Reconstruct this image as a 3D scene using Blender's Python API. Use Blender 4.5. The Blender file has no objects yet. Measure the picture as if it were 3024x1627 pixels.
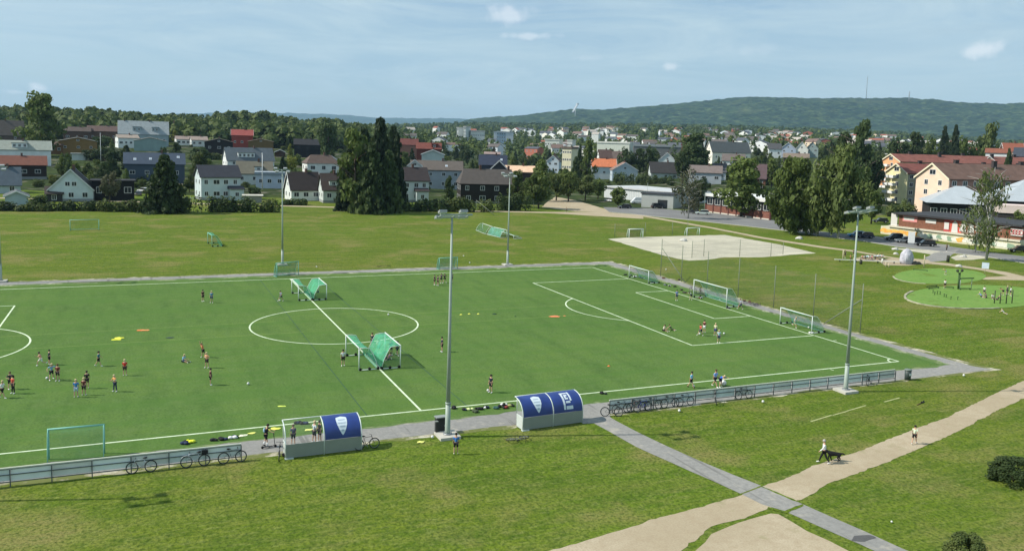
import bpy, bmesh, math, random
from mathutils import Vector, Matrix, Quaternion
from mathutils.noise import noise as mnoise, fractal
sc = bpy.context.scene
C = sc.collection
rnd = random.Random(7)
# ------------------------------------------------------------------ camera
CX, CY, CZ, YAW, PIT, ROLL, FP, SY = -69.5, -61.606, 21.0, 0.40956, 0.10715, 0.02863, 2525.3, -127.75
fwd = Vector((math.sin(YAW)*math.cos(PIT), math.cos(YAW)*math.cos(PIT), -math.sin(PIT)))
rt0 = Vector((math.cos(YAW), -math.sin(YAW), 0)); up0 = rt0.cross(fwd)
RT = rt0*math.cos(ROLL)+up0*math.sin(ROLL); UP = up0*math.cos(ROLL)-rt0*math.sin(ROLL)
camd = bpy.data.cameras.new('camera'); cam = bpy.data.objects.new('camera', camd); C.objects.link(cam)
m = Matrix.Identity(4)
for i in range(3):
    m[i][0] = RT[i]; m[i][1] = UP[i]; m[i][2] = -fwd[i]
m[0][3], m[1][3], m[2][3] = CX, CY, CZ
cam.matrix_world = m
camd.sensor_fit = 'HORIZONTAL'; camd.sensor_width = 36; camd.lens = FP/3024*36
camd.shift_y = SY/3024
camd.clip_start = 0.5; camd.clip_end = 60000
sc.camera = cam
# ------------------------------------------------------------------ sky and sun
SUN_EL = math.radians(43); SH = math.radians(-17.0)     # shadows fall towards SH (angle from +X)
sd = Vector((math.cos(SH)*math.cos(SUN_EL), math.sin(SH)*math.cos(SUN_EL), -math.sin(SUN_EL)))
sl = bpy.data.lights.new('sun', 'SUN'); sun = bpy.data.objects.new('sun', sl); C.objects.link(sun)
sl.energy = 4.3; sl.angle = math.radians(0.53); sl.color = (1.0, 0.94, 0.84)
sun.rotation_euler = sd.to_track_quat('-Z', 'Y').to_euler(); sun.location = (-100, 50, 200)
w = bpy.data.worlds.new('World'); sc.world = w; w.use_nodes = True
nt = w.node_tree; nt.nodes.clear()
def N(nt, t, **k):
    n = nt.nodes.new(t)
    for a, b in k.items(): setattr(n, a, b)
    return n
def L(nt, a, b): nt.links.new(a, b)
wo = N(nt, 'ShaderNodeOutputWorld'); bg = N(nt, 'ShaderNodeBackground'); bg.inputs['Strength'].default_value = 0.095
sky = N(nt, 'ShaderNodeTexSky', sky_type='NISHITA'); sky.sun_disc = False
sky.sun_elevation = SUN_EL
# towards the sun: -sd ; sun_rotation is clockwise from +Y
sky.sun_rotation = math.atan2(-sd.x, -sd.y)
sky.altitude = 100; sky.air_density = 1.0; sky.dust_density = 0.3; sky.ozone_density = 3.0
tc = N(nt, 'ShaderNodeTexCoord')
mp = N(nt, 'ShaderNodeMapping'); mp.inputs['Scale'].default_value = (1.0, 1.0, 4.5); mp.inputs['Rotation'].default_value = (0.1, 0.06, 0.3)
L(nt, tc.outputs['Generated'], mp.inputs['Vector'])
n1 = N(nt, 'ShaderNodeTexNoise'); n1.inputs['Scale'].default_value = 3.2; n1.inputs['Detail'].default_value = 9; n1.inputs['Roughness'].default_value = 0.56; n1.inputs['Distortion'].default_value = 0.5
L(nt, mp.outputs[0], n1.inputs['Vector'])
r1 = N(nt, 'ShaderNodeMapRange'); r1.inputs['From Min'].default_value = 0.36; r1.inputs['From Max'].default_value = 0.74; r1.inputs['To Min'].default_value = 0.34; r1.inputs['To Max'].default_value = 1.0
L(nt, n1.outputs['Fac'], r1.inputs['Value'])
mx = N(nt, 'ShaderNodeMix', data_type='RGBA'); mx.inputs[7].default_value = (3.6, 5.1, 6.1, 1)
L(nt, r1.outputs[0], mx.inputs[0]); L(nt, sky.outputs[0], mx.inputs[6])
# small fair weather clouds at fixed directions of the sky
def pixdir(px, py): return (fwd*FP + RT*(px-1512) - UP*(py-813.5-SY)).normalized()
mp2 = N(nt, 'ShaderNodeMapping'); mp2.inputs['Scale'].default_value = (1.4, 1.4, 9); mp2.inputs['Rotation'].default_value = (.12, -.05, .8); L(nt, tc.outputs['Generated'], mp2.inputs['Vector'])
n2 = N(nt, 'ShaderNodeTexNoise'); n2.inputs['Scale'].default_value = 2.6; n2.inputs['Detail'].default_value = 12; n2.inputs['Roughness'].default_value = .68; n2.inputs['Distortion'].default_value = 1.2; L(nt, mp2.outputs[0], n2.inputs['Vector'])
r2 = N(nt, 'ShaderNodeMapRange'); r2.inputs['From Min'].default_value = .38; r2.inputs['From Max'].default_value = .66; r2.inputs['To Min'].default_value = 0; r2.inputs['To Max'].default_value = .85; L(nt, n2.outputs['Fac'], r2.inputs['Value'])
mx2 = N(nt, 'ShaderNodeMix', data_type='RGBA'); mx2.inputs[7].default_value = (4.9, 6.2, 6.75, 1); L(nt, r2.outputs[0], mx2.inputs[0]); L(nt, mx.outputs[2], mx2.inputs[6])
prev = mx2.outputs[2]
for (px, py, wd, hg, amt) in [(1500, 45, 70, 26, .42), (1560, 108, 90, 10, .38), (2900, 150, 46, 22, .5), (1975, 200, 30, 13, .42), (120, 262, 26, 14, .7), (45, 272, 22, 5, .4), (2220,150,90,16,.1), (1740,172,60,10,.14), (2860,88,150,14,-.12), (1060,180,50,7,-.10), (620,170,120,10,-.07)]:
    d0 = pixdir(px, py)
    axr = RT; axu = UP
    def dotn(v, src):
        n = N(nt, 'ShaderNodeVectorMath', operation='DOT_PRODUCT'); n.inputs[1].default_value = v
        L(nt, src, n.inputs[0]); return n.outputs['Value']
    def mth(op, a, b=None, c=None):
        n = N(nt, 'ShaderNodeMath', operation=op)
        for i, v in enumerate((a, b, c)):
            if v is None: continue
            if isinstance(v, (int, float)): n.inputs[i].default_value = v
            else: L(nt, v, n.inputs[i])
        return n.outputs[0]
    sub = N(nt, 'ShaderNodeVectorMath', operation='SUBTRACT'); sub.inputs[1].default_value = d0; L(nt, tc.outputs['Generated'], sub.inputs[0])
    nz = N(nt, 'ShaderNodeTexNoise'); nz.inputs['Scale'].default_value = 75; nz.inputs['Detail'].default_value = 6; L(nt, tc.outputs['Generated'], nz.inputs['Vector'])
    u = mth('DIVIDE', dotn(axr, sub.outputs[0]), wd/FP); v = mth('DIVIDE', dotn(axu, sub.outputs[0]), hg/FP)
    rr = mth('SQRT', mth('ADD', mth('MULTIPLY', u, u), mth('MULTIPLY', v, v)))
    rr = mth('ADD', rr, mth('MULTIPLY', mth('SUBTRACT', nz.outputs['Fac'], 0.5), 2.0))
    mr = N(nt, 'ShaderNodeMapRange', interpolation_type='SMOOTHSTEP'); mr.inputs['From Min'].default_value = 1.25; mr.inputs['From Max'].default_value = 0.1
    mr.inputs['To Min'].default_value = 0; mr.inputs['To Max'].default_value = abs(amt)
    L(nt, rr, mr.inputs['Value'])
    m2 = N(nt, 'ShaderNodeMix', data_type='RGBA'); m2.inputs[7].default_value = (9.2, 9.3, 9.4, 1) if amt > 0 else (2.9, 4.1, 5.2, 1)
    L(nt, mr.outputs[0], m2.inputs[0]); L(nt, prev, m2.inputs[6]); prev = m2.outputs[2]
L(nt, prev, bg.inputs['Color']); L(nt, bg.outputs[0], wo.inputs['Surface'])
sc.view_settings.view_transform = 'Standard'; sc.view_settings.look = 'None'; sc.view_settings.gamma = 1
sc.view_settings.exposure = 0.36
sc.render.engine = 'CYCLES'
sc.cycles.max_bounces = 6; sc.cycles.transparent_max_bounces = 24; sc.cycles.volume_bounces = 0
# ------------------------------------------------------------------ projection helpers (photo pixel -> place)
def ray(px, py): return fwd + RT*((px-1512)/FP) - UP*((py-813.5-SY)/FP)
COLS = [-2500, 0, 1000, 1500, 1850, 2100, 2450, 3024, 6000]
DS = [0, 280, 340, 450, 560, 800, 1100, 1500, 2500, 3500, 4600, 9000]
TZ = [[0,0,1,7.5,11,22,26,30,34,40,50,50],
      [0,0,1,7.5,11,22,26,30,34,40,50,50],
      [0,0,.5,5,9,17,22,26,34,44,55,50],
      [0,0,0,0,0,2,7,22,45,70,60,50],
      [0,0,0,0,0,3,12,31,58,78,70,50],
      [0,0,1,5,9.5,15,22,33,60,80,70,50],
      [0,0,1,6,11,16,22,33,60,80,70,50],
      [0,0,0,2,5,10,14,22,40,60,70,50],
      [0,0,0,2,5,10,14,22,40,60,70,50]]
def lerpi(xs, v):
    if v <= xs[0]: return 0, 0.0
    for i in range(len(xs)-1):
        if v <= xs[i+1]: return i, (v-xs[i])/(xs[i+1]-xs[i])
    return len(xs)-2, 1.0
fh = Vector((math.sin(YAW), math.cos(YAW))); rh = Vector((math.cos(YAW), -math.sin(YAW)))
def T(x, y):
    dx, dy = x-CX, y-CY
    d = dx*fh.x+dy*fh.y; l = dx*rh.x+dy*rh.y
    if d < 280: return 0.0
    c = 1512+FP*l/d
    i, a = lerpi(COLS, c); j, b = lerpi(DS, d)
    a = a*a*(3-2*a)
    return (TZ[i][j]*(1-a)+TZ[i+1][j]*a)*(1-b)+(TZ[i][j+1]*(1-a)+TZ[i+1][j+1]*a)*b
def G(px, py, z=0.0):
    r = ray(px, py); t = (z-CZ)/r.z
    return Vector((CX+r.x*t, CY+r.y*t, z))
def M(px, py):
    r = ray(px, py); t = 20.0; o = Vector((CX, CY, CZ))
    while t < 9000:
        p = o+r*t
        if p.z < T(p.x, p.y): break
        t *= 1.01
    a, b = t/1.01, t
    for _ in range(14):
        t = (a+b)/2; p = o+r*t
        if p.z < T(p.x, p.y): b = t
        else: a = t
    p = o+r*a
    return Vector((p.x, p.y, T(p.x, p.y)))
def P(px, d):                        # ground point in column px at forward distance d
    x = CX+fh.x*d+rh.x*d*(px-1512)/FP; y = CY+fh.y*d+rh.y*d*(px-1512)/FP
    return Vector((x, y, T(x, y)))
def depth(p): return (Vector(p)-Vector((CX, CY, CZ))).dot(fwd)
def HT(base, pytop):                 # height of a vertical thing standing at base whose top is seen at row pytop
    lo, hi = 0.0, 400.0
    for _ in range(30):
        h = (lo+hi)/2; v = Vector(base)+Vector((0, 0, h))-Vector((CX, CY, CZ))
        y = 813.5+SY-FP*v.dot(UP)/v.dot(fwd)
        if y > pytop: lo = h
        else: hi = h
    return (lo+hi)/2
def FACE(p):                         # heading (rot z) so that local -Y looks at the camera position
    return math.atan2(-(CY-p[1]), -(CX-p[0])) - math.pi/2 if False else math.atan2(p[1]-CY, p[0]-CX)-math.pi/2
K = 3024/2576.0
def GD(x, y, z=0.0): return G(x*K, y*K, z)
# ------------------------------------------------------------------ object helpers
def tag(o, label=None, cat=None, group=None, kind=None):
    if label: o['label'] = label
    if cat: o['category'] = cat
    if group: o['group'] = group
    if kind: o['kind'] = kind
    return o
def empty(name, loc, rz=0, label=None, cat=None, group=None):
    o = bpy.data.objects.new(name, None); C.objects.link(o); o.location = loc; o.rotation_euler = (0, 0, rz)
    o.empty_display_size = 0.3
    return tag(o, label, cat, group)
class MB:
    """collects shapes, links them as ONE mesh object"""
    def __init__(s): s.v = []; s.f = []; s.m = []; s.sm = []
    def add(s, vs, fs, mi=0, smooth=False):
        b = len(s.v); s.v += [tuple(v) for v in vs]; s.f += [tuple(b+i for i in f) for f in fs]; s.m += [mi]*len(fs); s.sm += [smooth]*len(fs)
    def box(s, x0, x1, y0, y1, z0, z1, mi=0, mat=None):
        vs = [Vector((x, y, z)) for z in (z0, z1) for y in (y0, y1) for x in (x0, x1)]
        if mat is not None: vs = [mat @ v for v in vs]
        s.add(vs, [(0,2,3,1), (4,5,7,6), (0,1,5,4), (2,6,7,3), (0,4,6,2), (1,3,7,5)], mi)
    def tube(s, pts, r, seg=6, mi=0, closed=False, cap=True):
        pts = [Vector(p) for p in pts]; n = len(pts); rs = r if isinstance(r, (list, tuple)) else [r]*n
        rings = []; ref = None
        for i, p in enumerate(pts):
            if closed: t = pts[(i+1) % n]-pts[i-1]
            else: t = pts[min(i+1, n-1)]-pts[max(i-1, 0)]
            if t.length < 1e-9: t = Vector((0, 0, 1))
            t.normalize()
            if ref is None: ref = t.orthogonal().normalized()
            a = (ref-t*ref.dot(t))
            if a.length < 1e-6: a = t.orthogonal()
            a.normalize(); ref = a; b = t.cross(a)
            rings.append([p+(a*math.cos(2*math.pi*k/seg)+b*math.sin(2*math.pi*k/seg))*rs[i] for k in range(seg)])
        vs = [v for rg in rings for v in rg]; fs = []
        for i in range(n if closed else n-1):
            j = (i+1) % n
            for k in range(seg): fs.append((i*seg+k, i*seg+(k+1) % seg, j*seg+(k+1) % seg, j*seg+k))
        if cap and not closed:
            fs.append(tuple(range(seg-1, -1, -1))); fs.append(tuple((n-1)*seg+k for k in range(seg)))
        s.add(vs, fs, mi, True)
    def sphere(s, c, r, mi=0, u=10, v=7, sx=1, sy=1, sz=1):
        c = Vector(c); vs = [c+Vector((0, 0, r*sz))]
        for i in range(1, v):
            th = math.pi*i/v
            for k in range(u):
                ph = 2*math.pi*k/u; vs.append(c+Vector((r*sx*math.sin(th)*math.cos(ph), r*sy*math.sin(th)*math.sin(ph), r*sz*math.cos(th))))
        vs.append(c-Vector((0, 0, r*sz))); fs = [(0, 1+k, 1+(k+1) % u) for k in range(u)]
        for i in range(v-2):
            for k in range(u): a = 1+i*u; fs.append((a+k, a+u+k, a+u+(k+1) % u, a+(k+1) % u))
        a = 1+(v-2)*u; e = len(vs)-1; fs += [(a+k, e, a+(k+1) % u) for k in range(u)]
        s.add(vs, fs, mi, True)
    def quad(s, a, b, c, d, mi=0): s.add([a, b, c, d], [(0, 1, 2, 3)], mi)
    def poly(s, pts, mi=0): s.add(pts, [tuple(range(len(pts)))], mi)
    def prism(s, pts, ext, mi=0):
        """closed outline pts pushed along the vector ext"""
        n = len(pts); ext = Vector(ext); p2 = [Vector(p)+ext for p in pts]
        s.add([Vector(p) for p in pts]+p2, [tuple(range(n-1, -1, -1)), tuple(range(n, 2*n))]+[(i, (i+1) % n, n+(i+1) % n, n+i) for i in range(n)], mi)
    def mesh(s, name, mats):
        me = bpy.data.meshes.new(name); me.from_pydata(s.v, [], s.f)
        if not isinstance(mats, (list, tuple)): mats = [mats]
        for m_ in mats: me.materials.append(m_)
        me.polygons.foreach_set('material_index', s.m); me.polygons.foreach_set('use_smooth', s.sm)
        me.update(); return me
    def build(s, name, mats, parent=None):
        me = s.mesh(name, mats); o = bpy.data.objects.new(name, me); C.objects.link(o)
        if parent is not None: o.parent = parent
        return o
def part(name, me, parent, loc=(0, 0, 0), rz=0, scale=None):
    o = bpy.data.objects.new(name, me); C.objects.link(o); o.parent = parent; o.location = loc; o.rotation_euler = (0, 0, rz)
    if scale: o.scale = scale
    return o
def copy_tree(o, parent=None):
    c = o.copy(); C.objects.link(c); c.parent = parent
    for ch in list(o.children): copy_tree(ch, c)
    return c
# ------------------------------------------------------------------ materials
MATS = {}
def mat(name, col, rough=0.8, var=0.0, scale=4.0, col2=None, bump=0.0, metal=0.0, spec=0.3, detail=4, emit=None, coat=0.0):
    if name in MATS: return MATS[name]
    m_ = bpy.data.materials.new(name); m_.use_nodes = True; nt = m_.node_tree; b = nt.nodes['Principled BSDF']
    b.inputs['Roughness'].default_value = rough; b.inputs['Metallic'].default_value = metal; b.inputs['Specular IOR Level'].default_value = spec
    if coat: b.inputs['Coat Weight'].default_value = coat
    c1 = (*col, 1); c2 = (*(col2 if col2 else [max(0, c*(1-var)) for c in col]), 1)
    tc = N(nt, 'ShaderNodeTexCoord'); nz = N(nt, 'ShaderNodeTexNoise'); nz.inputs['Scale'].default_value = scale; nz.inputs['Detail'].default_value = detail
    L(nt, tc.outputs['Object'], nz.inputs['Vector'])
    mr = N(nt, 'ShaderNodeMapRange'); mr.inputs['From Min'].default_value = 0.3; mr.inputs['From Max'].default_value = 0.7; L(nt, nz.outputs['Fac'], mr.inputs['Value'])
    mx = N(nt, 'ShaderNodeMix', data_type='RGBA'); mx.inputs[6].default_value = c1; mx.inputs[7].default_value = c2
    L(nt, mr.outputs[0], mx.inputs[0]); L(nt, mx.outputs[2], b.inputs['Base Color'])
    if bump:
        bp = N(nt, 'ShaderNodeBump'); bp.inputs['Strength'].default_value = bump; bp.inputs['Distance'].default_value = 0.1
        L(nt, nz.outputs['Fac'], bp.inputs['Height']); L(nt, bp.outputs[0], b.inputs['Normal'])
    if emit: b.inputs['Emission Color'].default_value = (*emit[:3], 1); b.inputs['Emission Strength'].default_value = emit[3]
    MATS[name] = m_; return m_
def srgb(r, g, b):
    return tuple(((c/255)/12.92 if c/255 <= 0.04045 else ((c/255+0.055)/1.055)**2.4) for c in (r, g, b))
# ------------------------------------------------------------------ ground materials (object space = world space, metres)
def ground_mat(name, cols, layers, rough=0.95, bump=0.0, bscale=8.0):
    """cols: base colour; layers: (scale vec, noise scale, detail, lo, hi, colour, strength)"""
    m_ = bpy.data.materials.new(name); m_.use_nodes = True; nt = m_.node_tree; b = nt.nodes['Principled BSDF']
    b.inputs['Roughness'].default_value = rough; b.inputs['Specular IOR Level'].default_value = 0.04
    tc = N(nt, 'ShaderNodeTexCoord'); prev = None
    rgb = N(nt, 'ShaderNodeRGB'); rgb.outputs[0].default_value = (*cols, 1); prev = rgb.outputs[0]
    for k, (sv, rot, ns, det, lo, hi, col, st) in enumerate(layers):
        mp = N(nt, 'ShaderNodeMapping'); mp.inputs['Scale'].default_value = sv; mp.inputs['Rotation'].default_value = (0, 0, rot); mp.inputs['Location'].default_value = (k*13.7, k*7.1, 0)
        L(nt, tc.outputs['Object'], mp.inputs['Vector'])
        nz = N(nt, 'ShaderNodeTexNoise'); nz.inputs['Scale'].default_value = ns; nz.inputs['Detail'].default_value = det; nz.inputs['Roughness'].default_value = 0.62
        L(nt, mp.outputs[0], nz.inputs['Vector'])
        mr = N(nt, 'ShaderNodeMapRange'); mr.inputs['From Min'].default_value = lo; mr.inputs['From Max'].default_value = hi; mr.inputs['To Max'].default_value = st
        L(nt, nz.outputs['Fac'], mr.inputs['Value'])
        mx = N(nt, 'ShaderNodeMix', data_type='RGBA'); mx.inputs[7].default_value = (*col, 1)
        L(nt, mr.outputs[0], mx.inputs[0]); L(nt, prev, mx.inputs[6]); prev = mx.outputs[2]
    L(nt, prev, b.inputs['Base Color'])
    if bump:
        nz = N(nt, 'ShaderNodeTexNoise'); nz.inputs['Scale'].default_value = bscale; nz.inputs['Detail'].default_value = 5; L(nt, tc.outputs['Object'], nz.inputs['Vector'])
        bp = N(nt, 'ShaderNodeBump'); bp.inputs['Strength'].default_value = bump; bp.inputs['Distance'].default_value = 0.15
        L(nt, nz.outputs['Fac'], bp.inputs['Height']); L(nt, bp.outputs[0], b.inputs['Normal'])
    return m_
V1 = (1, 1, 1)
grass_m = ground_mat('grass', (0.118, 0.182, 0.018), [
    (V1, 0, .035, 3, .40, .62, (0.148, 0.175, 0.022), .8),
    ((.35, 1.6, 1), .25, .20, 4, .44, .66, (0.066, 0.118, 0.014), .85),
    ((.5, 1.9, 1), .35, .50, 5, .48, .70, (0.190, 0.195, 0.055), .8),
    (V1, 0, 1.1, 5, .44, .66, (0.060, 0.105, 0.013), .8),
    (V1, 0, .11, 5, .51, .64, (0.215, 0.190, 0.068), .85),
    ((.6, 1.6, 1), .2, 2.2, 4, .50, .68, (0.200, 0.225, 0.065), .7),
    ((.05, 1, 1), .42, .9, 3, .50, .62, (0.150, 0.185, 0.030), .45), ((.07, 1, 1), -1.1, .5, 3, .54, .64, (0.085, 0.135, 0.014), .45),
    (V1, 0, 4.5, 3, .46, .66, (0.038, 0.070, 0.010), .75)], bump=.9, bscale=3.5)
turf_m = ground_mat('artificial_turf', (0.094, 0.168, 0.040), [
    (V1, 0, .05, 4, .42, .60, (0.116, 0.186, 0.044), .9),
    ((1, .25, 1), 0, .5, 3, .45, .7, (0.062, 0.120, 0.030), .75),
    (V1, 0, 1.3, 5, .42, .66, (0.110, 0.178, 0.056), .8),
    (V1, 0, 6, 3, .45, .7, (0.046, 0.092, 0.024), .75), ((.02, .5, 1), 0, 1, 2, .52, .56, (0.070, 0.150, 0.030), .35), (V1, 0, .18, 5, .60, .72, (0.125, 0.175, 0.060), .5)])
asph_m = ground_mat('asphalt', (0.26, 0.255, 0.24), [
    (V1, 0, .12, 4, .45, .6, (0.31, 0.30, 0.28), .7), (V1, 0, 3, 4, .4, .7, (0.19, 0.188, 0.18), .7), (V1, 0, .8, 5, .56, .68, (0.40, 0.37, 0.31), .6), ((2.2, .12, 1), .5, .7, 3, .6, .64, (0.12, 0.12, 0.11), .5)])
road_m = ground_mat('road_asphalt', (0.19, 0.19, 0.19), [(V1, 0, .1, 4, .45, .6, (0.24, 0.24, 0.235), .7), (V1, 0, 3, 4, .4, .7, (0.15, 0.15, 0.15), .6)])
gravel_m = ground_mat('gravel', (0.39, 0.325, 0.225), [
    (V1, 0, .15, 4, .42, .62, (0.47, 0.40, 0.29), .8), (V1, 0, 1.4, 5, .45, .68, (0.35, 0.28, 0.19), .7), (V1, 0, 9, 3, .4, .7, (0.30, 0.24, 0.16), .6), (V1, 0, .5, 6, .60, .70, (0.26, 0.24, 0.13), .7)])
edge_m = ground_mat('worn_edge', (0.34, 0.31, 0.22), [(V1, 0, .8, 5, .5, .62, (0.55, 0.52, 0.42), .8), (V1, 0, .45, 5, .44, .52, (0.13, 0.15, 0.045), .95)])
edge2_m = ground_mat('worn_turf_margin', (0.20, 0.235, 0.12), [(V1, 0, .6, 5, .54, .62, (0.50, 0.48, 0.38), .8), (V1, 0, .35, 5, .42, .52, (0.10, 0.165, 0.05), .95)])
sand_m = ground_mat('pale_sand', (0.47, 0.44, 0.35), [(V1, 0, .12, 5, .42, .62, (0.40, 0.375, 0.30), .9), ((.4, 2, 1), .5, .35, 4, .5, .66, (0.62, 0.58, 0.44), .7)])
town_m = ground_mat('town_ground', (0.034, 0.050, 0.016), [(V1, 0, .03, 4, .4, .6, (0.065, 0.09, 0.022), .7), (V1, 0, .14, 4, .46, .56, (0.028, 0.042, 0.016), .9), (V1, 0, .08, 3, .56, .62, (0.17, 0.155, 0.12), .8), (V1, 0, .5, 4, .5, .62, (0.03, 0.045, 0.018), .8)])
rubber_m = ground_mat('green_play_surface', (0.155, 0.265, 0.062), [(V1, 0, .3, 4, .42, .62, (0.19, 0.29, 0.075), .8), (V1, 0, 2, 3, .4, .7, (0.09, 0.18, 0.04), .6), (V1, 0, .25, 5, .58, .68, (0.12, 0.16, 0.03), .8)])
line_m = mat('line_white', (0.72, 0.80, 0.60), 0.9, col2=(.46, .56, .36), scale=1.3, detail=6)
# ------------------------------------------------------------------ ground sheet (one sheet to the horizon)
def sheet():
    mb = MB(); ds = [-90, -20, 60, 130, 200, 240, 280, 310, 340, 370, 400, 450, 500, 560, 620, 700, 800, 900, 1000, 1100, 1300, 1500, 1800, 2100, 2500, 3000, 3500, 4200, 5200, 7000, 12000, 24000]
    ts = [-3.5, -2.2, -1.6, -1.1, -.85] + [-.7+i*.05 for i in range(29)] + [.85, 1.1, 1.6, 2.2, 3.5]
    for d in ds:
        for t in ts:
            dd = max(d, 120); x = CX+fh.x*d+rh.x*dd*t; y = CY+fh.y*d+rh.y*dd*t
            mb.v.append((x, y, T(x, y) if d > 0 else 0))
    n = len(ts)
    for i in range(len(ds)-1):
        for j in range(n-1):
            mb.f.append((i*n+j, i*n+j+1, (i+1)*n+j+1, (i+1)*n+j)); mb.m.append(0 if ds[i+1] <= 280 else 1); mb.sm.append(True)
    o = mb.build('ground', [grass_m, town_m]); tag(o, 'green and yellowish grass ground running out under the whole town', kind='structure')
sheet()
def flat(name, pts, z, m_, label):
    me = bpy.data.meshes.new(name); bm = bmesh.new()
    vs = [bm.verts.new((p[0], p[1], z)) for p in pts]
    f = bm.faces.new(vs)
    if f.normal.z < 0: f.normal_flip()
    bmesh.ops.triangulate(bm, faces=[f]); bm.to_mesh(me); bm.free(); me.materials.append(m_)
    o = bpy.data.objects.new(name, me); C.objects.link(o); return tag(o, label, kind='structure')
def jag(pts, step=1.2, amp=.14, seed=1, closed=True):
    """breaks straight edges into small irregular steps"""
    out = []; n = len(pts)
    for i in range(n if closed else n-1):
        a = Vector(pts[i][:2]); b = Vector(pts[(i+1) % n][:2]); k = max(1, int((b-a).length/step)); nn = (b-a).normalized() if (b-a).length else Vector((1, 0)); nn = Vector((-nn.y, nn.x))
        for j in range(k):
            q = a.lerp(b, j/k); f = (mnoise(Vector((q.x*.5, q.y*.5, seed)))+mnoise(Vector((q.x*2.1, q.y*2.1, seed+9))))*amp*1.3
            if j == 0: f = 0
            out.append(q+nn*f)
    if not closed: out.append(Vector(pts[-1][:2]))
    return out
def strip(left, right, name, z, m_, label):
    flat(name, list(left)+list(reversed(right)), z, m_, label)
# asphalt apron all round the pitch: outer outline then the turf on top of it
ap = [(-140, -5.35), (6.8, -5.2), (5.9, -3.6), (5.6, 11), (6.2, 40), (6.6, 69.6), (-140, 69.9)]
flat('worn_ground', jag([(-140, -5.9), (-30, -5.85), (7.6, -5.6), (6.9, -3.2), (6.35, 11), (7.0, 40), (7.4, 70.3), (-140, 70.5)], 1.0, .35, 3), .006, edge_m, 'pale worn sandy edge between the asphalt strip and the grass')
flat('asphalt_strip', jag(ap, 1.5, .12, 5), .012, asph_m, 'grey asphalt strip running round the artificial turf pitch')
flat('worn_turf_edge', jag([(-140, -2.75), (4.2, -2.6), (4.4, 66.6), (3.0, 67.4), (-140, 67.5)],   .8, .3, 9), .018, edge2_m, 'pale sandy margin along the edge of the artificial turf')
flat('artificial_pitch', jag([(-140, -2.6), (3.2, -2.3), (3.4, 10), (3.6, 40), (3.4, 66.0), (-140, 66.3)], 1.0, .22, 12), .024, turf_m, 'green artificial turf football pitch')
# ------------------------------------------------------------------ painted lines
def lines(name, segs, z, m_, wd, label):
    mb = MB()
    for s in segs:
        pts = [Vector((p[0], p[1])) for p in s]
        for i in range(len(pts)-1):
            a, b = pts[i], pts[i+1]; t = (b-a).normalized()*(wd/2); n = Vector((-t.y, t.x)); a2, b2 = (a-t if i == 0 else a), (b+t if i == len(pts)-2 else b)
            mb.quad((*(a2-n), z), (*(b2-n), z), (*(b2+n), z), (*(a2+n), z))
    return tag(mb.build(name, m_), label, kind='structure')
def arc(cx, cy, r, a0, a1, n=48): return [(cx+r*math.cos(math.radians(a0+(a1-a0)*i/n)), cy+r*math.sin(math.radians(a0+(a1-a0)*i/n))) for i in range(n+1)]
sg = [[(-100, 0), (0, 0), (0, 64), (-100, 64)], [(-50, 0.2), (-50, 63.8)],
      [(-.1, 52.16), (-16.5, 52.16), (-16.5, 11.84), (-.1, 11.84)], [(-.1, 41.16), (-5.5, 41.16), (-5.5, 22.84), (-.1, 22.84)],
      [(-100, 52.16), (-83.5, 52.16), (-83.5, 11.84), (-100, 11.84)]]
lines('pitch_lines', sg, .030, line_m, .17, 'white touchlines, goal line, halfway line and penalty boxes painted on the pitch')
lines('pitch_circles', [arc(-50, 32, 9.15, 0, 360, 90), arc(-11, 32, 9.15, 127, 233, 40), arc(-89, 32, 9.15, -53, 53, 40), arc(0, 0, 1, 90, 180, 12)], .034, line_m, .17, 'white centre circle and penalty arcs painted on the pitch')
sub_m = mat('line_dull_yellow', (0.19, 0.27, 0.06), .9, var=.25, scale=3); blue_m = mat('line_dark_blue', (0.018, 0.055, 0.05), .9)
lines('junior_lines', [[(-100, 29.3), (-54, 29.3)], [(-100, 35.4), (-56, 35.4)], [(-45.6, 35.4), (0, 35.4)], [(-43.4, 29.3), (0, 29.3)]], .027, sub_m, .10, 'thin dull yellow junior lines running along the pitch')
lines('junior_halfway_lines', [[(-54.2, 0), (-54.2, 64)], [(-46.2, 0), (-46.2, 64)]], .026, blue_m, .055, 'thin dark blue junior lines crossing the pitch beside the halfway line')
mb = MB()
for x in (-9.15,): mb.box(x-.05, x+.05, -.7, -.25, .026, .031)
for y in (9.15,): mb.box(.25, .7, y-.05, y+.05, .026, .031)
tag(mb.build('corner_distance_marks', line_m), 'short white marks outside the lines near the right corner', kind='structure')
# ------------------------------------------------------------------ paths
def gp(l): return [G(x, y) for x, y in l]
# asphalt footpath from the dugout down to the right; gravel path from bottom centre up to the right
R6 = lambda x, y: (2100+x*.4523, 1000+y*.4523)
R3 = lambda x, y: (1400+x*.34938, 1050+y*.34938)
foot_l = gp([R3(1010, 570), R3(1140, 640), R3(1370, 770), R3(1660, 900), R3(2000, 1050), R6(190, 1010), R6(480, 1125), R6(980, 1345), R6(1300, 1490), R6(1700, 1660)])
foot_r = gp([R3(1190, 545), R3(1400, 655), R3(1620, 760), R3(1900, 885), R3(2200, 1010), R6(330, 960), R6(610, 1085), R6(1000, 1255), R6(1240, 1365), R6(1800, 1600)])
flat('footpath', jag(foot_l+foot_r[::-1], 1.5, .06, 21), .014, asph_m, 'grey asphalt footpath running from the dugouts down across the grass')
flat('footpath_mouth', jag(gp([R3(915, 400), R3(1140, 400), R3(1150, 520), R3(1190, 545), R3(1010, 572), R3(915, 575)]), 1, .05, 22), .016, asph_m, 'asphalt apron between the right dugout and the bike fence')
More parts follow.
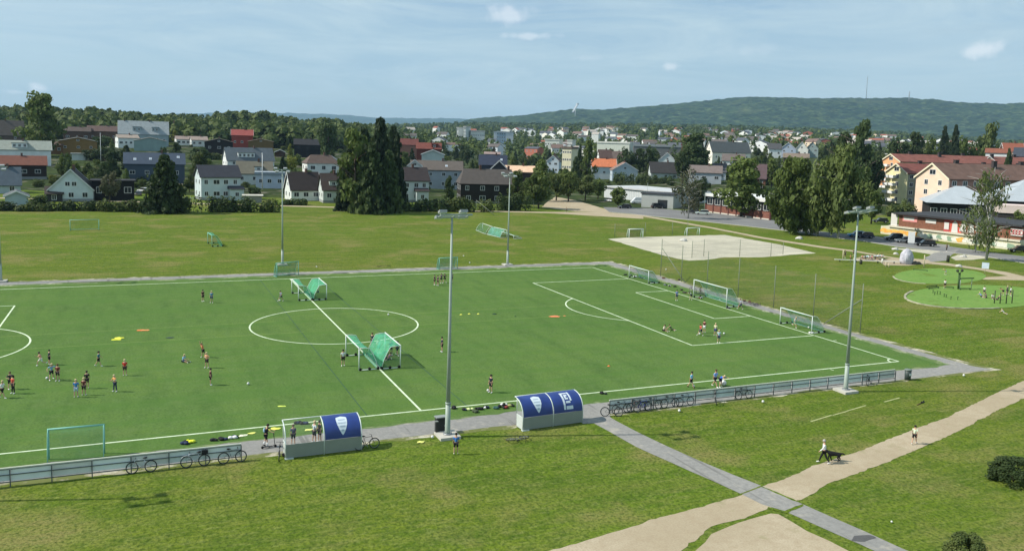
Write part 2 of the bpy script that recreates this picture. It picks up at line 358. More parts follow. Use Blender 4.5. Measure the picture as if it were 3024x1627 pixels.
grav_l = gp([(1150, 1740), (1618, 1627), R6(0, 1075), R6(200, 1020), R6(330, 965), R6(450, 925), R6(730, 810), R6(960, 735), R6(1300, 600), R6(1560, 505), R6(1880, 345), R6(2043, 275), (3300, 1010), (4300, 650)])
grav_r = gp([(1700, 1740), (2010, 1627), R6(0, 1225), R6(240, 1160), R6(370, 1110), R6(590, 1050), R6(760, 945), R6(1000, 865), R6(1360, 715), R6(1600, 610), R6(1930, 440), R6(2043, 390), (3300, 1085), (4330, 690)])
flat('gravel_path', jag(grav_l+grav_r[::-1], .35, .10, 23), .010, gravel_m, 'beige gravel path climbing from bottom centre to the right edge')
cross = gp([R6(190, 1010), R6(330, 960), R6(430, 1000), R6(595, 1080), R6(480, 1125), R6(330, 1080)])
flat('path_crossing', cross, .018, asph_m, 'grey asphalt patch where the footpath crosses the gravel path')
for sm in ([R6(372, 1098), R6(480, 1124), R6(598, 1080), R6(604, 1090), R6(484, 1140), R6(366, 1108)], [R6(186, 1012), R6(330, 958), R6(334, 964), R6(192, 1020)], [R6(330, 962), R6(450, 1010), R6(592, 1074), R6(598, 1080), R6(440, 1016), R6(328, 968)]):
    flat('grass_seam', jag(gp(sm), .3, .07, 44), .021, grass_m, 'thin seam of grass growing along the edge of the path crossing')
flat('gravel_yard', jag(gp([(1990, 1700), R6(0, 1275), R6(180, 1200), R6(390, 1140), R6(440, 1145), R6(520, 1190), R6(900, 1385), R6(1250, 1560)]), 1.0, .12, 25), .011, gravel_m, 'beige gravel yard at the bottom right below the path crossing')
# far pale paths and roads
flat('far_path', jag([P(-900, 246), P(0, 246.5), P(700, 247), P(1400, 248), P(1620, 250), P(1900, 240), G(1900, 636), G(1790, 627), P(1600, 254), P(1400, 251.5), P(700, 250.5), P(0, 250), P(-900, 249.5)], 4, .12, 31), .010, gravel_m, 'thin pale gravel path along the far side of the grass field')
Rr = lambda x, y: (2000+x*.2886, 250+y*.2886)
R5 = lambda x, y: (2424+x*.2886, 600+y*.2886)
fp_t = gp([(1890, 634), (2100, 671), (2250, 700), (2424, 727), R5(350, 485), R5(620, 535), R5(1000, 590), R5(1300, 615), R5(1600, 660), R5(1900, 705), (3024, 816), (3400, 850)])
fp_b = gp([(1880, 637), (2100, 675), (2250, 705), (2424, 732), R5(350, 500), R5(620, 548), R5(1000, 610), R5(1300, 640), R5(1600, 680), R5(1900, 740), (3024, 828), (3400, 868)])
flat('side_path', jag(fp_t+fp_b[::-1], 3, .12, 33), .011, gravel_m, 'pale gravel path running past the sand court and playground')
flat('side_path_branch', jag(gp([R5(1650, 760), R5(1900, 745), R5(2079, 745), R5(2079, 790), R5(1650, 780)]), 2, .1, 34), .013, gravel_m, 'short gravel branch path beside the green play surface')
flat('sand_court', jag(gp([(1795, 706), (1850, 702), (2010, 697), (2140, 694), (2300, 722), (2360, 736), (2410, 748), (2350, 752), (2290, 757), (2250, 760), (2140, 760), (2080, 768), (2035, 770), (2000, 764), (1950, 752), (1870, 728)]), 1.5, .25, 35), .012, sand_m, 'pale sandy football court beyond the right goal line')
gravel_wide = flat('gravel_lot', jag(gp([(1600, 612), (1615, 598), (1640, 582), (1660, 585), (1700, 592), (1790, 618), (1830, 628), (1700, 625)]), 3, .3, 36), .012, gravel_m, 'wide pale gravel lane coming out between the trees')
rd_t = gp([(1780, 612), (1850, 613), (1930, 615), (2050, 624), (2150, 634), (2300, 652), R5(0, 290), R5(560, 350), R5(900, 400), R5(1300, 440), R5(1700, 500), R5(2079, 545), (3400, 800)])
rd_b = gp([(1800, 627), (1860, 632), (1960, 643), (2080, 655), (2200, 668), (2330, 683), R5(0, 340), R5(430, 390), R5(800, 450), R5(1260, 500), R5(1750, 560), R5(2079, 615), (3400, 830)])
flat('road', rd_t+rd_b[::-1], .014, road_m, 'grey asphalt road passing in front of the shop and the trees')
mb = MB(); kb = [(p+Vector((0, 0, 0))) for p in rd_b[6:]]
for a, b in zip(rd_b[:-1], rd_b[1:]):
    t = (b-a).normalized(); n = Vector((-t.y, t.x, 0))*.12
    mb.prism([a-n, b-n, b+n, a+n], (0, 0, .12))
tag(mb.build('kerb', mat('kerb_stone', (.42, .41, .38), .9, var=.2)), 'pale stone kerb along the near side of the road', kind='structure')
flat('road_pavement', gp([R5(480, 330), R5(900, 385), R5(1320, 430), R5(1300, 455), R5(900, 408), R5(480, 352)]), .017, asph_m, 'light pavement strip in front of the shop')
flat('path_to_road', jag(gp([R5(1060, 560), R5(1160, 510), R5(1270, 490), R5(1420, 470), R5(1340, 530), R5(1280, 590), R5(1100, 605)]), 2, .1, 38), .016, asph_m, 'short asphalt path joining the playground to the road')
flat('pale_verge', jag(gp([R5(700, 455), R5(1200, 490), R5(1250, 510), R5(1130, 525), R5(800, 475)]), 2, .15, 39), .015, sand_m, 'pale gravel verge between road and playground')
flat('pale_gravel_spot', jag(gp([R5(1330, 560), R5(1400, 530), R5(1600, 535), R5(1760, 555), R5(1560, 580), R5(1380, 585)]), 2, .15, 40), .019, sand_m, 'pale gravel patch under the birch')
flat('playground_gravel', jag(gp([R5(330, 560), R5(650, 570), R5(830, 560), R5(1100, 580), R5(1140, 615), R5(900, 640), R5(650, 635), R5(600, 600), R5(330, 590)]), 1.5, .15, 41), .020, gravel_m, 'tan gravel around the boulder and benches')
def ell(cx, cy, rx, ry, n=40, rot=0): return [(cx+rx*math.cos(2*math.pi*i/n), cy+ry*math.sin(2*math.pi*i/n)) for i in range(n)]
def pell(x0, x1, yt, yb, n=40):
    return [G(*R5((x0+x1)/2+(x1-x0)/2*math.cos(2*math.pi*i/n), (yt+yb)/2+(yb-yt)/2*math.sin(2*math.pi*i/n))) for i in range(n)]
e1 = pell(750, 1690, 668, 828); e2 = pell(870, 2330, 838, 1080)
def rim(e, name, z, label, i0, i1):
    mb = MB(); c = sum((Vector(p) for p in e), Vector())/len(e)
    for i in range(i0, i1):
        a, b = e[i % len(e)], e[(i+1) % len(e)]; a2 = a+(a-c).normalized()*.35; b2 = b+(b-c).normalized()*.35
        mb.prism([a, b, b2, a2], (0, 0, z))
    return tag(mb.build(name, mat('pale_kerb', (.50, .48, .33), .9, var=.6, scale=1)), label, kind='structure')
flat('play_surface', e1, .022, rubber_m, 'oval green play surface farther back')
flat('play_surface', e2, .023, rubber_m, 'large oval green play surface nearer with a pale rim')
rim(e1, 'surface_edging', .05, 'pale edging on the left of the farther green oval', 12, 20); rim(e2, 'surface_edging', .12, 'pale stone edging round the nearer green oval', 8, 23)
mb = MB()
for a, b in ((R6(650, 540), R6(790, 497)), (R6(890, 470), R6(1010, 435)), (R6(1130, 412), R6(1230, 385)), (R6(790, 500), R6(890, 472))):
    a, b = G(*a), G(*b); t = (b-a).normalized(); n = Vector((-t.y, t.x, 0))*.07
    mb.quad(*[Vector((q.x, q.y, .004)) for q in (a-n, b-n, b+n, a+n)])
tag(mb.build('faded_grass_line', mat('faded_line', (.42, .44, .2), .9, var=.4, scale=2)), 'faded broken white line on the grass below the right floodlight mast', kind='structure')
# ------------------------------------------------------------------ wooded hills on the horizon
import numpy as np
def interp(pts, x): return float(np.interp(x, [p[0] for p in pts], [p[1] for p in pts]))
def hill(name, prof, d, dfront, label, cols, nx=160, ny=26, rough=1.0, base=45, amp=16):
    """prof: (px, py) skyline seen at distance d; slopes down to dfront"""
    mb = MB(); x0, x1 = prof[0][0], prof[-1][0]
    hs = []
    for i in range(nx+1):
        px = x0+(x1-x0)*i/nx; py = interp(prof, px); b = P(px, d); b.z = 0
        h = HT(b, py) if py < 457 else 0; hs.append((px, h))
    for i in range(nx+1):
        px, h = hs[i]
        for j in range(ny+1):
            t = j/ny; dd = dfront+(d-dfront)*min(1, t/.82) if t <= .82 else d+(t-.82)/.18*1500
            s = min(1, t/.82); f = s*s*(3-2*s); f = f*.75+s*.25
            if t > .82: f = 1-((t-.82)/.18)*.7
            x = CX+fh.x*dd+rh.x*dd*(px-1512)/FP; y = CY+fh.y*dd+rh.y*dd*(px-1512)/FP
            n = fractal(Vector((x/900, y/900, 3)), .9, 2.1, 5)*h*.10*math.sin(math.pi*min(1, s))
            n += mnoise(Vector((x/110, y/110, 9)))*amp*.55*rough+mnoise(Vector((x/45, y/45, 5)))*amp*.5*rough
            mb.v.append((x, y, base+(h-base)*f+n if h > base else base*f+n*.2))
    k = ny+1
    for i in range(nx):
        for j in range(ny): mb.f.append((i*k+j, (i+1)*k+j, (i+1)*k+j+1, i*k+j+1)); mb.m.append(0); mb.sm.append(False)
    o = mb.build(name, cols); return tag(o, label, kind='structure')
hill_m = ground_mat('hill_forest', (0.022, 0.046, 0.020), [
    (V1, 0, .0035, 5, .42, .60, (0.040, 0.070, 0.026), .9), ((1, 1, 1), 0, .012, 5, .45, .62, (0.010, 0.024, 0.014), .9), (V1, 0, .022, 5, .50, .62, (0.080, 0.115, 0.045), .9), (V1, 0, .034, 4, .50, .60, (0.008, 0.018, 0.012), .9), (V1, 0, .0012, 4, .58, .66, (0.085, 0.105, 0.045), .5)])
KK = K; HAZE = 0.00005
sk = [(1160, 304), (1200, 298), (1280, 293), (1330, 288), (1400, 279), (1440, 275), (1470, 277), (1500, 278), (1560, 273), (1600, 270), (1650, 266), (1700, 261), (1760, 255), (1800, 250), (1840, 247), (1870, 244), (1900, 246), (1950, 248), (2050, 250), (2120, 247), (2200, 248), (2260, 248), (2320, 252), (2380, 257), (2450, 261), (2500, 262), (2540, 260), (2600, 258), (2750, 262), (2900, 270)]
hill('near_hill', [(x*KK, y*KK) for x, y in sk], 6200, 4300, 'long wooded hill with a nearly flat top filling the right horizon', hill_m, nx=420, ny=70)
sk2 = [(-200, 296), (300, 290), (560, 284), (670, 283), (700, 283.5), (750, 286.5), (790, 286), (850, 289.5), (900, 293), (950, 297), (1000, 297), (1050, 299), (1100, 298), (1160, 299), (1250, 303), (1500, 306)]
hill('far_hill', [(x*KK, y*KK) for x, y in sk2], 16000, 13000, 'pale blue far hills on the left horizon', hill_m, nx=120, ny=20, amp=30)
hd = Vector((RT.x, RT.y, 0)).normalized()
# masts and ski jump on the hill
steel = mat('galvanised_steel', (.30, .32, .33), .5, var=.15, metal=.3)
def hmast(px, pytop, pyb, wd, label):
    b = P(px*KK, 5600); v = ray(px*KK, pyb*KK); t = 5700; b = Vector((CX, CY, CZ))+v*(t/v.dot(fwd)); h = HT(b, pytop*KK)
    o = empty('radio_mast', b-Vector((0, 0, 15)), 0, label, 'radio mast', 'radio masts on the hill')
    mb = MB(); q = [Vector((math.cos(a), math.sin(a), 0))*wd for a in (.3, 2.4, 4.5)]
    for a in q: mb.tube([a, a*.8+Vector((0, 0, h+15))], wd*.35, 4)
    n = int(h/14)
    for i in range(n):
        for a in range(3): mb.tube([q[a]+Vector((0, 0, (h+15)*i/n)), q[(a+1) % 3]+Vector((0, 0, (h+15)*(i+1)/n))], wd*.18, 3)
    mb.build('lattice', steel, o)
    mb = MB(); mb.tube([(0, 0, h+10), (0, 0, h+26)], wd*.5, 5); mb.build('antenna', steel, o)
hmast(2179, 195, 249, 2.0, 'tallest thin radio mast standing on top of the wooded hill')
hmast(2287, 234, 250, 4.0, 'short stout mast on the hill to the right of the tall thin mast')
b = Vector((CX, CY, CZ)); v = ray(1441*KK, 284*KK); b = b+v*(5400/v.dot(fwd)); v2 = ray(1453*KK, 264*KK); tp = Vector((CX, CY, CZ))+v2*(5450/v2.dot(fwd))
o = empty('ski_jump_tower', b-Vector((0, 0, 10)), 0, 'pale slanting ski jump tower on the left shoulder of the wooded hill', 'ski jump')
mb = MB(); d_ = tp-b; side = hd*5
base0 = Vector((0, 0, 10)); z3 = Vector((0, 0, 7))
mb.prism([base0-side, base0+side, base0+side+d_, base0-side+d_], z3); mb.build('inrun', mat('pale_concrete', (.55, .57, .58), .7, var=.1), o)
mb = MB(); mb.box(d_.x-6, d_.x+6, d_.y-6, d_.y+6, d_.z+10, d_.z+19); mb.build('judges_box', MATS['pale_concrete'], o)
mb = MB(); mb.tube([(d_.x*.55, d_.y*.55, -30), (d_.x*.55, d_.y*.55, d_.z*.55+10)], 2, 5); mb.build('leg', MATS['pale_concrete'], o)
# ------------------------------------------------------------------ trees
def leaf_mat(name, c1, c2, c3, sc_=.5):
    m_ = bpy.data.materials.new(name); m_.use_nodes = True; nt = m_.node_tree; b = nt.nodes['Principled BSDF']
    b.inputs['Roughness'].default_value = .7; b.inputs['Specular IOR Level'].default_value = .25
    tc = N(nt, 'ShaderNodeTexCoord'); nz = N(nt, 'ShaderNodeTexNoise'); nz.inputs['Scale'].default_value = sc_; nz.inputs['Detail'].default_value = 3
    L(nt, tc.outputs['Object'], nz.inputs['Vector'])
    rp = N(nt, 'ShaderNodeValToRGB'); e = rp.color_ramp.elements; e[0].position = .36; e[0].color = (*c1, 1); e[1].position = .66; e[1].color = (*c3, 1)
    e2 = e.new(.5); e2.color = (*c2, 1); L(nt, nz.outputs['Fac'], rp.inputs[0])
    oi = N(nt, 'ShaderNodeObjectInfo'); mr = N(nt, 'ShaderNodeMapRange'); mr.inputs['To Min'].default_value = .80; mr.inputs['To Max'].default_value = 1.18; L(nt, oi.outputs['Random'], mr.inputs['Value'])
    hs = N(nt, 'ShaderNodeHueSaturation'); L(nt, rp.outputs[0], hs.inputs['Color']); L(nt, mr.outputs[0], hs.inputs['Value'])
    L(nt, hs.outputs[0], b.inputs['Base Color'])
    tr = N(nt, 'ShaderNodeBsdfTranslucent'); L(nt, hs.outputs[0], tr.inputs['Color']); ms = N(nt, 'ShaderNodeMixShader'); ms.inputs[0].default_value = .3
    L(nt, b.outputs[0], ms.inputs[1]); L(nt, tr.outputs[0], ms.inputs[2]); L(nt, ms.outputs[0], nt.nodes['Material Output'].inputs['Surface'])
    MATS[name] = m_; return m_
LM = {'broad': leaf_mat('leaf_broad', (0.064, 0.094, 0.021), (0.105, 0.144, 0.032), (0.166, 0.210, 0.052)),
      'dark': leaf_mat('leaf_dark', (0.033, 0.058, 0.018), (0.058, 0.089, 0.028), (0.102, 0.138, 0.041)),
      'spruce': leaf_mat('leaf_spruce', (0.023, 0.041, 0.020), (0.038, 0.060, 0.025), (0.067, 0.090, 0.034), .8),
      'birch': leaf_mat('leaf_birch', (0.077, 0.106, 0.030), (0.118, 0.154, 0.044), (0.179, 0.216, 0.069), .7),
      'yellow': leaf_mat('leaf_yellow', (0.128, 0.150, 0.023), (0.192, 0.210, 0.034), (0.282, 0.282, 0.057)),
      'grey': leaf_mat('leaf_grey', (0.083, 0.090, 0.046), (0.128, 0.130, 0.069), (0.192, 0.180, 0.103)),
      'bush': leaf_mat('leaf_bush', (0.049, 0.074, 0.021), (0.084, 0.114, 0.030), (0.154, 0.180, 0.052), .9)}
bark_m = mat('bark', (.10, .080, .060), .95, var=.4, scale=3); birchbark_m = mat('birch_bark', (.55, .54, .50), .8, col2=(.12, .11, .10), scale=2.5)
def leaves(mb, c, r, n, size, R, flat_=.7, droop=0.0):
    for _ in range(n):
        while True:
            p = Vector((R.uniform(-1, 1), R.uniform(-1, 1), R.uniform(-1, 1)))
            if .05 < p.length < 1: break
        q = p.normalized()*(p.length**.45)
        pos = Vector(c)+Vector((q.x*r[0], q.y*r[1], q.z*r[2]))
        nrm = (q+Vector((R.uniform(-1, 1), R.uniform(-1, 1), R.uniform(-.4, 1)))*.8).normalized()
        a = nrm.orthogonal().normalized(); a.rotate(Quaternion(nrm, R.uniform(0, 6.28))); b = nrm.cross(a)
        s = size*R.uniform(.6, 1.35)
        if droop: b = (b+Vector((0, 0, -droop))).normalized()*1.3
        mb.v += [pos-a*s*.5-b*s*.25, pos+a*s*.1-b*s*.5, pos+a*s*.5+b*s*.1, pos-a*s*.1+b*s*.6]
        k = len(mb.v)-4; mb.f.append((k, k+1, k+2, k+3)); mb.m.append(0); mb.sm.append(False)
def crown(kind, seed):
    """unit tree: height 1, crown width about 1 at scale (1,1,1)"""
    R = random.Random(seed); mb = MB(); tk = MB()
    if kind in ('spruce',):
        n = 26
        for i in range(n):
            t = i/n; z = .06+t*.93; rr = .5*(1-t)**.66*(.85+.3*R.random())+.012
            k = max(3, int(10*(1-t)+3))
            for j in range(k):
                a = 6.283*j/k+R.random()*1.2; l = rr*R.uniform(.65, 1.12)
                for s in (.45, .75, 1.0):
                    leaves(mb, (math.cos(a)*l*s, math.sin(a)*l*s, z-.05*s*l*3), (.065+.03*(1-t), .065+.03*(1-t), .02), 7, .06+.02*(1-t), R)
        tk.tube([(0, 0, 0), (0, 0, .97)], [.018, .003], 6)
    elif kind == 'poplar':
        for i in range(34):
            t = i/34; z = .10+t*.87; rr = .42*math.sin(math.pi*min(1, (t*.85+.12)))**.7
            a = R.random()*6.28; leaves(mb, (math.cos(a)*rr*.5, math.sin(a)*rr*.5, z), (rr*.6+.05, rr*.6+.05, .06), 48, .075, R)
        tk.tube([(0, 0, 0), (0, 0, .8)], [.02, .006], 6)
    elif kind in ('birch', 'sparse'):
        sp = kind == 'sparse'
        tk.tube([(0, 0, 0), (.012, 0, .3), (-.01, .01, .62), (.01, 0, .97)], [.017, .014, .008, .003], 7)
        for i in range(40 if not sp else 34):
            t = i/26; z = .20+.74*R.random(); rr = .46*math.sin(math.pi*min(1, max(.08, (1.02-z)*1.0)))**.6*R.uniform(.35, 1)
            a = R.random()*6.28; end = Vector((math.cos(a)*rr, math.sin(a)*rr, z+.04)); st = Vector((0, 0, z-.12*R.random()-.05))
            tk.tube([st, st.lerp(end, .6)+Vector((0, 0, .03)), end], [.006, .0035, .0015], 4)
            for k in range(5 if not sp else 3):
                q = st.lerp(end, .45+.55*R.random())
                hh = R.uniform(.05, .11)
                leaves(mb, q-Vector((0, 0, hh*.6)), (.10, .10, hh*1.2), 44 if not sp else 13, .042 if not sp else .032, R, droop=1.1)
    elif kind == 'shrub':
        for i in range(70):
            a = R.random()*6.283; zz = R.random(); rr = .40*math.sqrt(max(0, 1-(zz*.95)**2.2))*R.uniform(.75, 1)
            leaves(mb, (math.cos(a)*rr, math.sin(a)*rr, .10+zz*.76), (.10, .10, .12), 130, .032, R)
        for i in range(6): tk.tube([(0, 0, 0), (math.cos(i)*.2, math.sin(i)*.2, .5)], [.012, .005], 4)
    elif kind == 'round' or kind == 'bush' or kind == 'hedge':
        nb = 30
        for i in range(nb):
            while True:
                p = Vector((R.uniform(-1, 1), R.uniform(-1, 1), R.uniform(-1, 1)))
                if .5 < p.length < 1: break
            if kind == 'round':
                c = (p.x*.38, p.y*.38, .57+p.z*.33); r = R.uniform(.10, .17)
            elif kind == 'bush':
                c = (p.x*.38, p.y*.38, .42+p.z*.38); r = R.uniform(.12, .2)
            else:
                c = (R.uniform(-.46, .46), R.uniform(-.42, .42), R.uniform(.15, .85)); r = .14
            leaves(mb, c, (r, r, r*.9), 64, .062, R)
        if kind == 'round':
            tk.tube([(0, 0, 0), (.01, 0, .3), (0, 0, .6)], [.028, .02, .01], 7)
            for i in range(7):
                a = i*.9; tk.tube([(0, 0, .22+.03*i), (math.cos(a)*.18, math.sin(a)*.18, .42+.03*i), (math.cos(a)*.3, math.sin(a)*.3, .58+.03*i)], [.012, .008, .003], 5)
        else:
            for i in range(5):
                a = i*1.3; tk.tube([(math.cos(a)*.04, math.sin(a)*.04, 0), (math.cos(a)*.2, math.sin(a)*.2, .5)], [.012, .005], 4)
    elif kind == 'oak':            # tall uneven leafy tree made of tiers
        for i in range(46):
            z = .16+.80*(i/45)**.9; env = .5*min(1, (z-.05)*3.2)*max(.05, (1.03-z))**.55*1.15
            a = R.random()*6.28; rr = env*R.uniform(.25, .85); r = R.uniform(.07, .12)
            leaves(mb, (math.cos(a)*rr, math.sin(a)*rr, z), (r*1.15, r*1.15, r*.75), 52, .052, R)
        tk.tube([(0, 0, 0), (.01, 0, .35), (0, 0, .8)], [.026, .018, .006], 7)
        for i in range(9):
            a = i*.8; z = .2+.06*i; tk.tube([(0, 0, z), (math.cos(a)*.15, math.sin(a)*.15, z+.09), (math.cos(a)*.28, math.sin(a)*.28, z+.15)], [.011, .007, .003], 5)
    return mb, tk
PROTO = {}
def proto(kind, seed, leaf, bark):
    k = (kind, seed, leaf)
    if k not in PROTO:
        a, b = crown(kind, seed); PROTO[k] = (a.mesh('crown', LM[leaf]), b.mesh('trunk', bark))
    return PROTO[k]
TREES = []; tcount = [0]
KINDS = {'spruce': ('spruce_tree', 'spruce'), 'poplar': ('poplar_tree', 'tree'), 'birch': ('birch_tree', 'birch'), 'sparse': ('birch_tree', 'birch'), 'round': ('leafy_tree', 'tree'), 'oak': ('leafy_tree', 'tree'), 'bush': ('bush', 'bush'), 'shrub': ('bush', 'shrub'), 'hedge': ('hedge', 'hedge')}
def plant(kind, leaf, base, h, w_, label, group=None, rz=None, w2=None):
    tcount[0] += 1; s = tcount[0] % 3 if kind != 'hedge' else 0
    c, t = proto(kind, s, leaf, birchbark_m if kind in ('birch', 'sparse') else bark_m)
    nm, cat = KINDS[kind]
    o = empty(nm, base, rz if rz is not None else rnd.uniform(0, 6.28), label, cat, group)
    cr = part('crown', c, o); cr.scale = (w_, w2 or w_, h)
    if kind != 'hedge':
        tr = part('trunk', t, o); f = h*.9 if kind not in ('bush', 'shrub') else h; tr.scale = (f, f, h)
    return o
def tree(kind, leaf, px, pyb, pyt, wpx, label, group=None, d=None):
    b = P(px, d) if d else M(px, pyb); h = HT(b, pyt); w_ = wpx*depth(b)/FP
    b = b-Vector((0, 0, .1)); TREES.append((px, wpx, pyt, pyb, depth(b)))
    return plant(kind, leaf, b, h, w_, label, group)
# ------------------------------------------------------------------ houses
def wall_m(rgb, nm=None):
    k = 'wall_%d_%d_%d' % rgb
    return MATS.get(k) or mat(k, srgb(*rgb), .85, var=.14, scale=.5)
def roof_m(rgb):
    k = 'roof_%d_%d_%d' % rgb
    if k in MATS: return MATS[k]
    m_ = mat(k, srgb(*rgb), .8, var=.22, scale=.8, bump=.2); return m_
trim_m = mat('white_trim', (.72, .73, .72), .7, var=.08); glass_m = mat('dark_glass', (.020, .026, .032), .12, spec=.6); brick_m = mat('chimney_brick', (.16, .09, .07), .9, var=.3, scale=4); black_m = mat('black_metal', (.012, .012, .014), .5)
WIN = {}
def winmesh(w_, h_, frame=None):
    k = (round(w_, 1), round(h_, 1), frame.name if frame else '')
    if k not in WIN:
        mb = MB(); f = .12; a, b = w_/2, h_/2
        mb.box(-a, a, -.03, .03, -b, b, 1)
        for x0, x1, z0, z1 in ((-a-f, -a, -b-f, b+f), (a, a+f, -b-f, b+f), (-a, a, b, b+f), (-a, a, -b-f, -b)): mb.box(x0, x1, -.07, .03, z0, z1)
        mb.box(-.04, .04, -.06, -.025, -b, b)
        WIN[k] = mb.mesh('window', [frame or trim_m, glass_m])
    return WIN[k]
HOUSES = []; HN = []
def gable_house(p, rz, Lr, Dp, he, hr, axis, wall, roof, label, group=None, name='house', cat='house', win=(3, 2), over=.45, chim=1, trim=None, hip=0.0, wfr=None, lwin=True, porch=None, dormer=None, solar=None, gwin=1, base=None, ww=1.25, wh=1.25, flatr=False):
    """p: ground point at the middle; local x = width Lr seen from the front, local y = depth Dp; axis 'x' or 'y' = ridge direction"""
    o = empty(name, p, rz, label, cat, group)
    a, b = Lr/2, Dp/2; rise = hr-he; mb = MB(); z0 = -2.5
    if flatr:
        mb.box(-a, a, -b, b, z0, he)
    elif axis == 'x':
        pr = [(-a, -b, z0), (-a, b, z0), (-a, b, he), (-a, 0, hr-.05), (-a, -b, he)] if not hip else None
        if pr: mb.prism(pr, (Lr, 0, 0))
        else: mb.box(-a, a, -b, b, z0, he)
    else:
        pr = [(-a, -b, z0), (a, -b, z0), (a, -b, he), (0, -b, hr-.05), (-a, -b, he)]
        if not hip: mb.prism(pr, (0, Dp, 0))
        else: mb.box(-a, a, -b, b, z0, he)
    wl = mb.build('wall', wall, o)
    mb = MB(); t = .22; ov = over
    if flatr:
        mb.box(-a-ov, a+ov, -b-ov, b+ov, he+.003, hr)
    elif hip:
        hx = a+ov; hy = b+ov; kx = hx-hip*hy if axis == 'x' else .01; ky = hy-hip*hx if axis == 'y' else .01; kx = max(kx, .05); ky = max(ky, .05)
        B = [(-hx, -hy, he-.1), (hx, -hy, he-.1), (hx, hy, he-.1), (-hx, hy, he-.1)]; T_ = [(-kx, -ky, hr), (kx, -ky, hr), (kx, ky, hr), (-kx, ky, hr)]
        mb.add(B+T_, [(0, 3, 2, 1), (4, 5, 6, 7), (0, 1, 5, 4), (1, 2, 6, 5), (2, 3, 7, 6), (3, 0, 4, 7)])
    else:
        s = rise/(b if axis == 'x' else a)
        for sg in (-1, 1):
            if axis == 'x':
                e = b+ov; q = [(-a-ov, sg*e, he-s*ov), (-a-ov, 0, hr), (-a-ov, 0, hr+t), (-a-ov, sg*e, he-s*ov+t)]
                mb.prism(q if sg > 0 else q[::-1], (Lr+2*ov, 0, 0))
            else:
                e = a+ov; q = [(sg*e, -b-ov, he-s*ov), (0, -b-ov, hr), (0, -b-ov, hr+t), (sg*e, -b-ov, he-s*ov+t)]
                mb.prism(q if sg < 0 else q[::-1], (0, Dp+2*ov, 0))
    rf = mb.build('roof', roof, o)
    if chim:
        for c in range(chim):
            mb = MB(); cx = (c-(chim-1)/2)*Lr*.5+Lr*.12; cy = 0 if axis == 'x' else Dp*.1
            if axis == 'y': cx = .3; cy = (c-(chim-1)/2)*Dp*.5
            mb.box(cx-.35, cx+.35, cy-.4, cy+.4, (he if flatr else hr-.9), hr+1.1); mb.box(cx-.42, cx+.42, cy-.47, cy+.47, hr+1.1, hr+1.22)
            mb.build('chimney', brick_m, rf)
    if trim and not flatr and not hip:           # white barge boards, one per slope and end
        s = rise/(b if axis == 'x' else a)
        for sg in (-1, 1):
            for en in (-1, 1):
                mb = MB()
                if axis == 'x':
                    x0 = en*(a+ov+.004); q = [(x0, sg*(b+ov), he-s*ov-.1), (x0, 0, hr-.1), (x0, 0, hr+t+.05), (x0, sg*(b+ov), he-s*ov+t+.05)]; mb.prism(q, (en*.08, 0, 0))
                else:
                    y0 = en*(b+ov+.004); q = [(sg*(a+ov), y0, he-s*ov-.1), (0, y0, hr-.1), (0, y0, hr+t+.05), (sg*(a+ov), y0, he-s*ov+t+.05)]; mb.prism(q, (0, en*.08, 0))
                mb.build('barge_board', trim, o)
    nx, nz = win
    if nz:
        fl = he/max(nz, 1)
        for r_ in range(nz):
            zc = fl*(r_+.55)
            for c in range(nx):
                xc = -a+Lr*(c+.5)/nx+rnd.uniform(-.06, .06)*Lr/nx
                part('window', winmesh(min(ww*rnd.choice((.8, 1, 1, 1.4)), Lr/nx*.6), min(wh, fl*.5), wfr), o, (xc, -b, zc))
            if lwin:
                ny = max(1, int(Dp/3.6))
                for c in range(ny):
                    part('window', winmesh(min(1.1, Dp/ny*.5), min(wh, fl*.5), wfr), o, (-a, -b+Dp*(c+.5)/ny, zc), -math.pi/2)
    if axis == 'y' and gwin and not flatr and not hip and rise > 1.6:
        for c in range(gwin): part('window', winmesh(1.1, min(1.1, rise*.4), wfr), o, ((c-(gwin-1)/2)*1.7, -b, he+rise*.28))
    if axis == 'x' and lwin and rise > 1.8 and not hip and not flatr: part('window', winmesh(.9, 1.0, wfr), o, (-a, 0, he+rise*.3), -math.pi/2)
    if dormer:
        for (dx, dw, dh) in dormer:
            mb = MB(); zb = he+rise*.18; mb.box(dx-dw/2, dx+dw/2, -b*.80, 0, zb, zb+dh); dd = mb.build('dormer', wall, o)
            mb = MB(); mb.box(dx-dw/2-.3, dx+dw/2+.3, -b*.80-.35, .3, zb+dh+.003, zb+dh+.2); mb.build('dormer_roof', roof, dd)
            k = max(1, int(dw/1.7))
            for c in range(k): part('window', winmesh(.9, dh*.5, wfr), dd, (dx-dw/2+dw*(c+.5)/k, -b*.80, zb+dh*.5))
    if solar:                                    # roof windows
        s = rise/b
        for (sx, f) in solar:
            mb = MB(); mb.box(-.5, .5, -.6, .6, 0, .08, 0); mb.box(-.4, .4, -.5, .5, .081, .10, 1)
            q = mb.build('roof_window', [trim_m, mat('sky_glass', (.35, .42, .5), .1, spec=.8)], o)
            q.location = (sx, -b*(1-f), he+rise*f+t+.02); q.rotation_euler = (math.atan(s), 0, 0)
    if porch:                                    # (x0, x1, depth, height) lean-to on the front
        x0, x1, pd, ph = porch; mb = MB(); mb.box(x0, x1, -b-pd, -b-.002, -2, ph); pp = mb.build('porch', wall, o)
        mb = MB(); mb.prism([(x0-.3, -b-pd-.4, ph+.003), (x0-.3, -b, ph+.003), (x0-.3, -b, ph+1.0), (x0-.3, -b-pd-.4, ph+.2)][::-1], (x1-x0+.6, 0, 0)); mb.build('porch_roof', roof, pp)
        part('window', winmesh(1.0, 1.1, wfr), pp, ((x0+x1)/2, -b-pd, ph*.55))
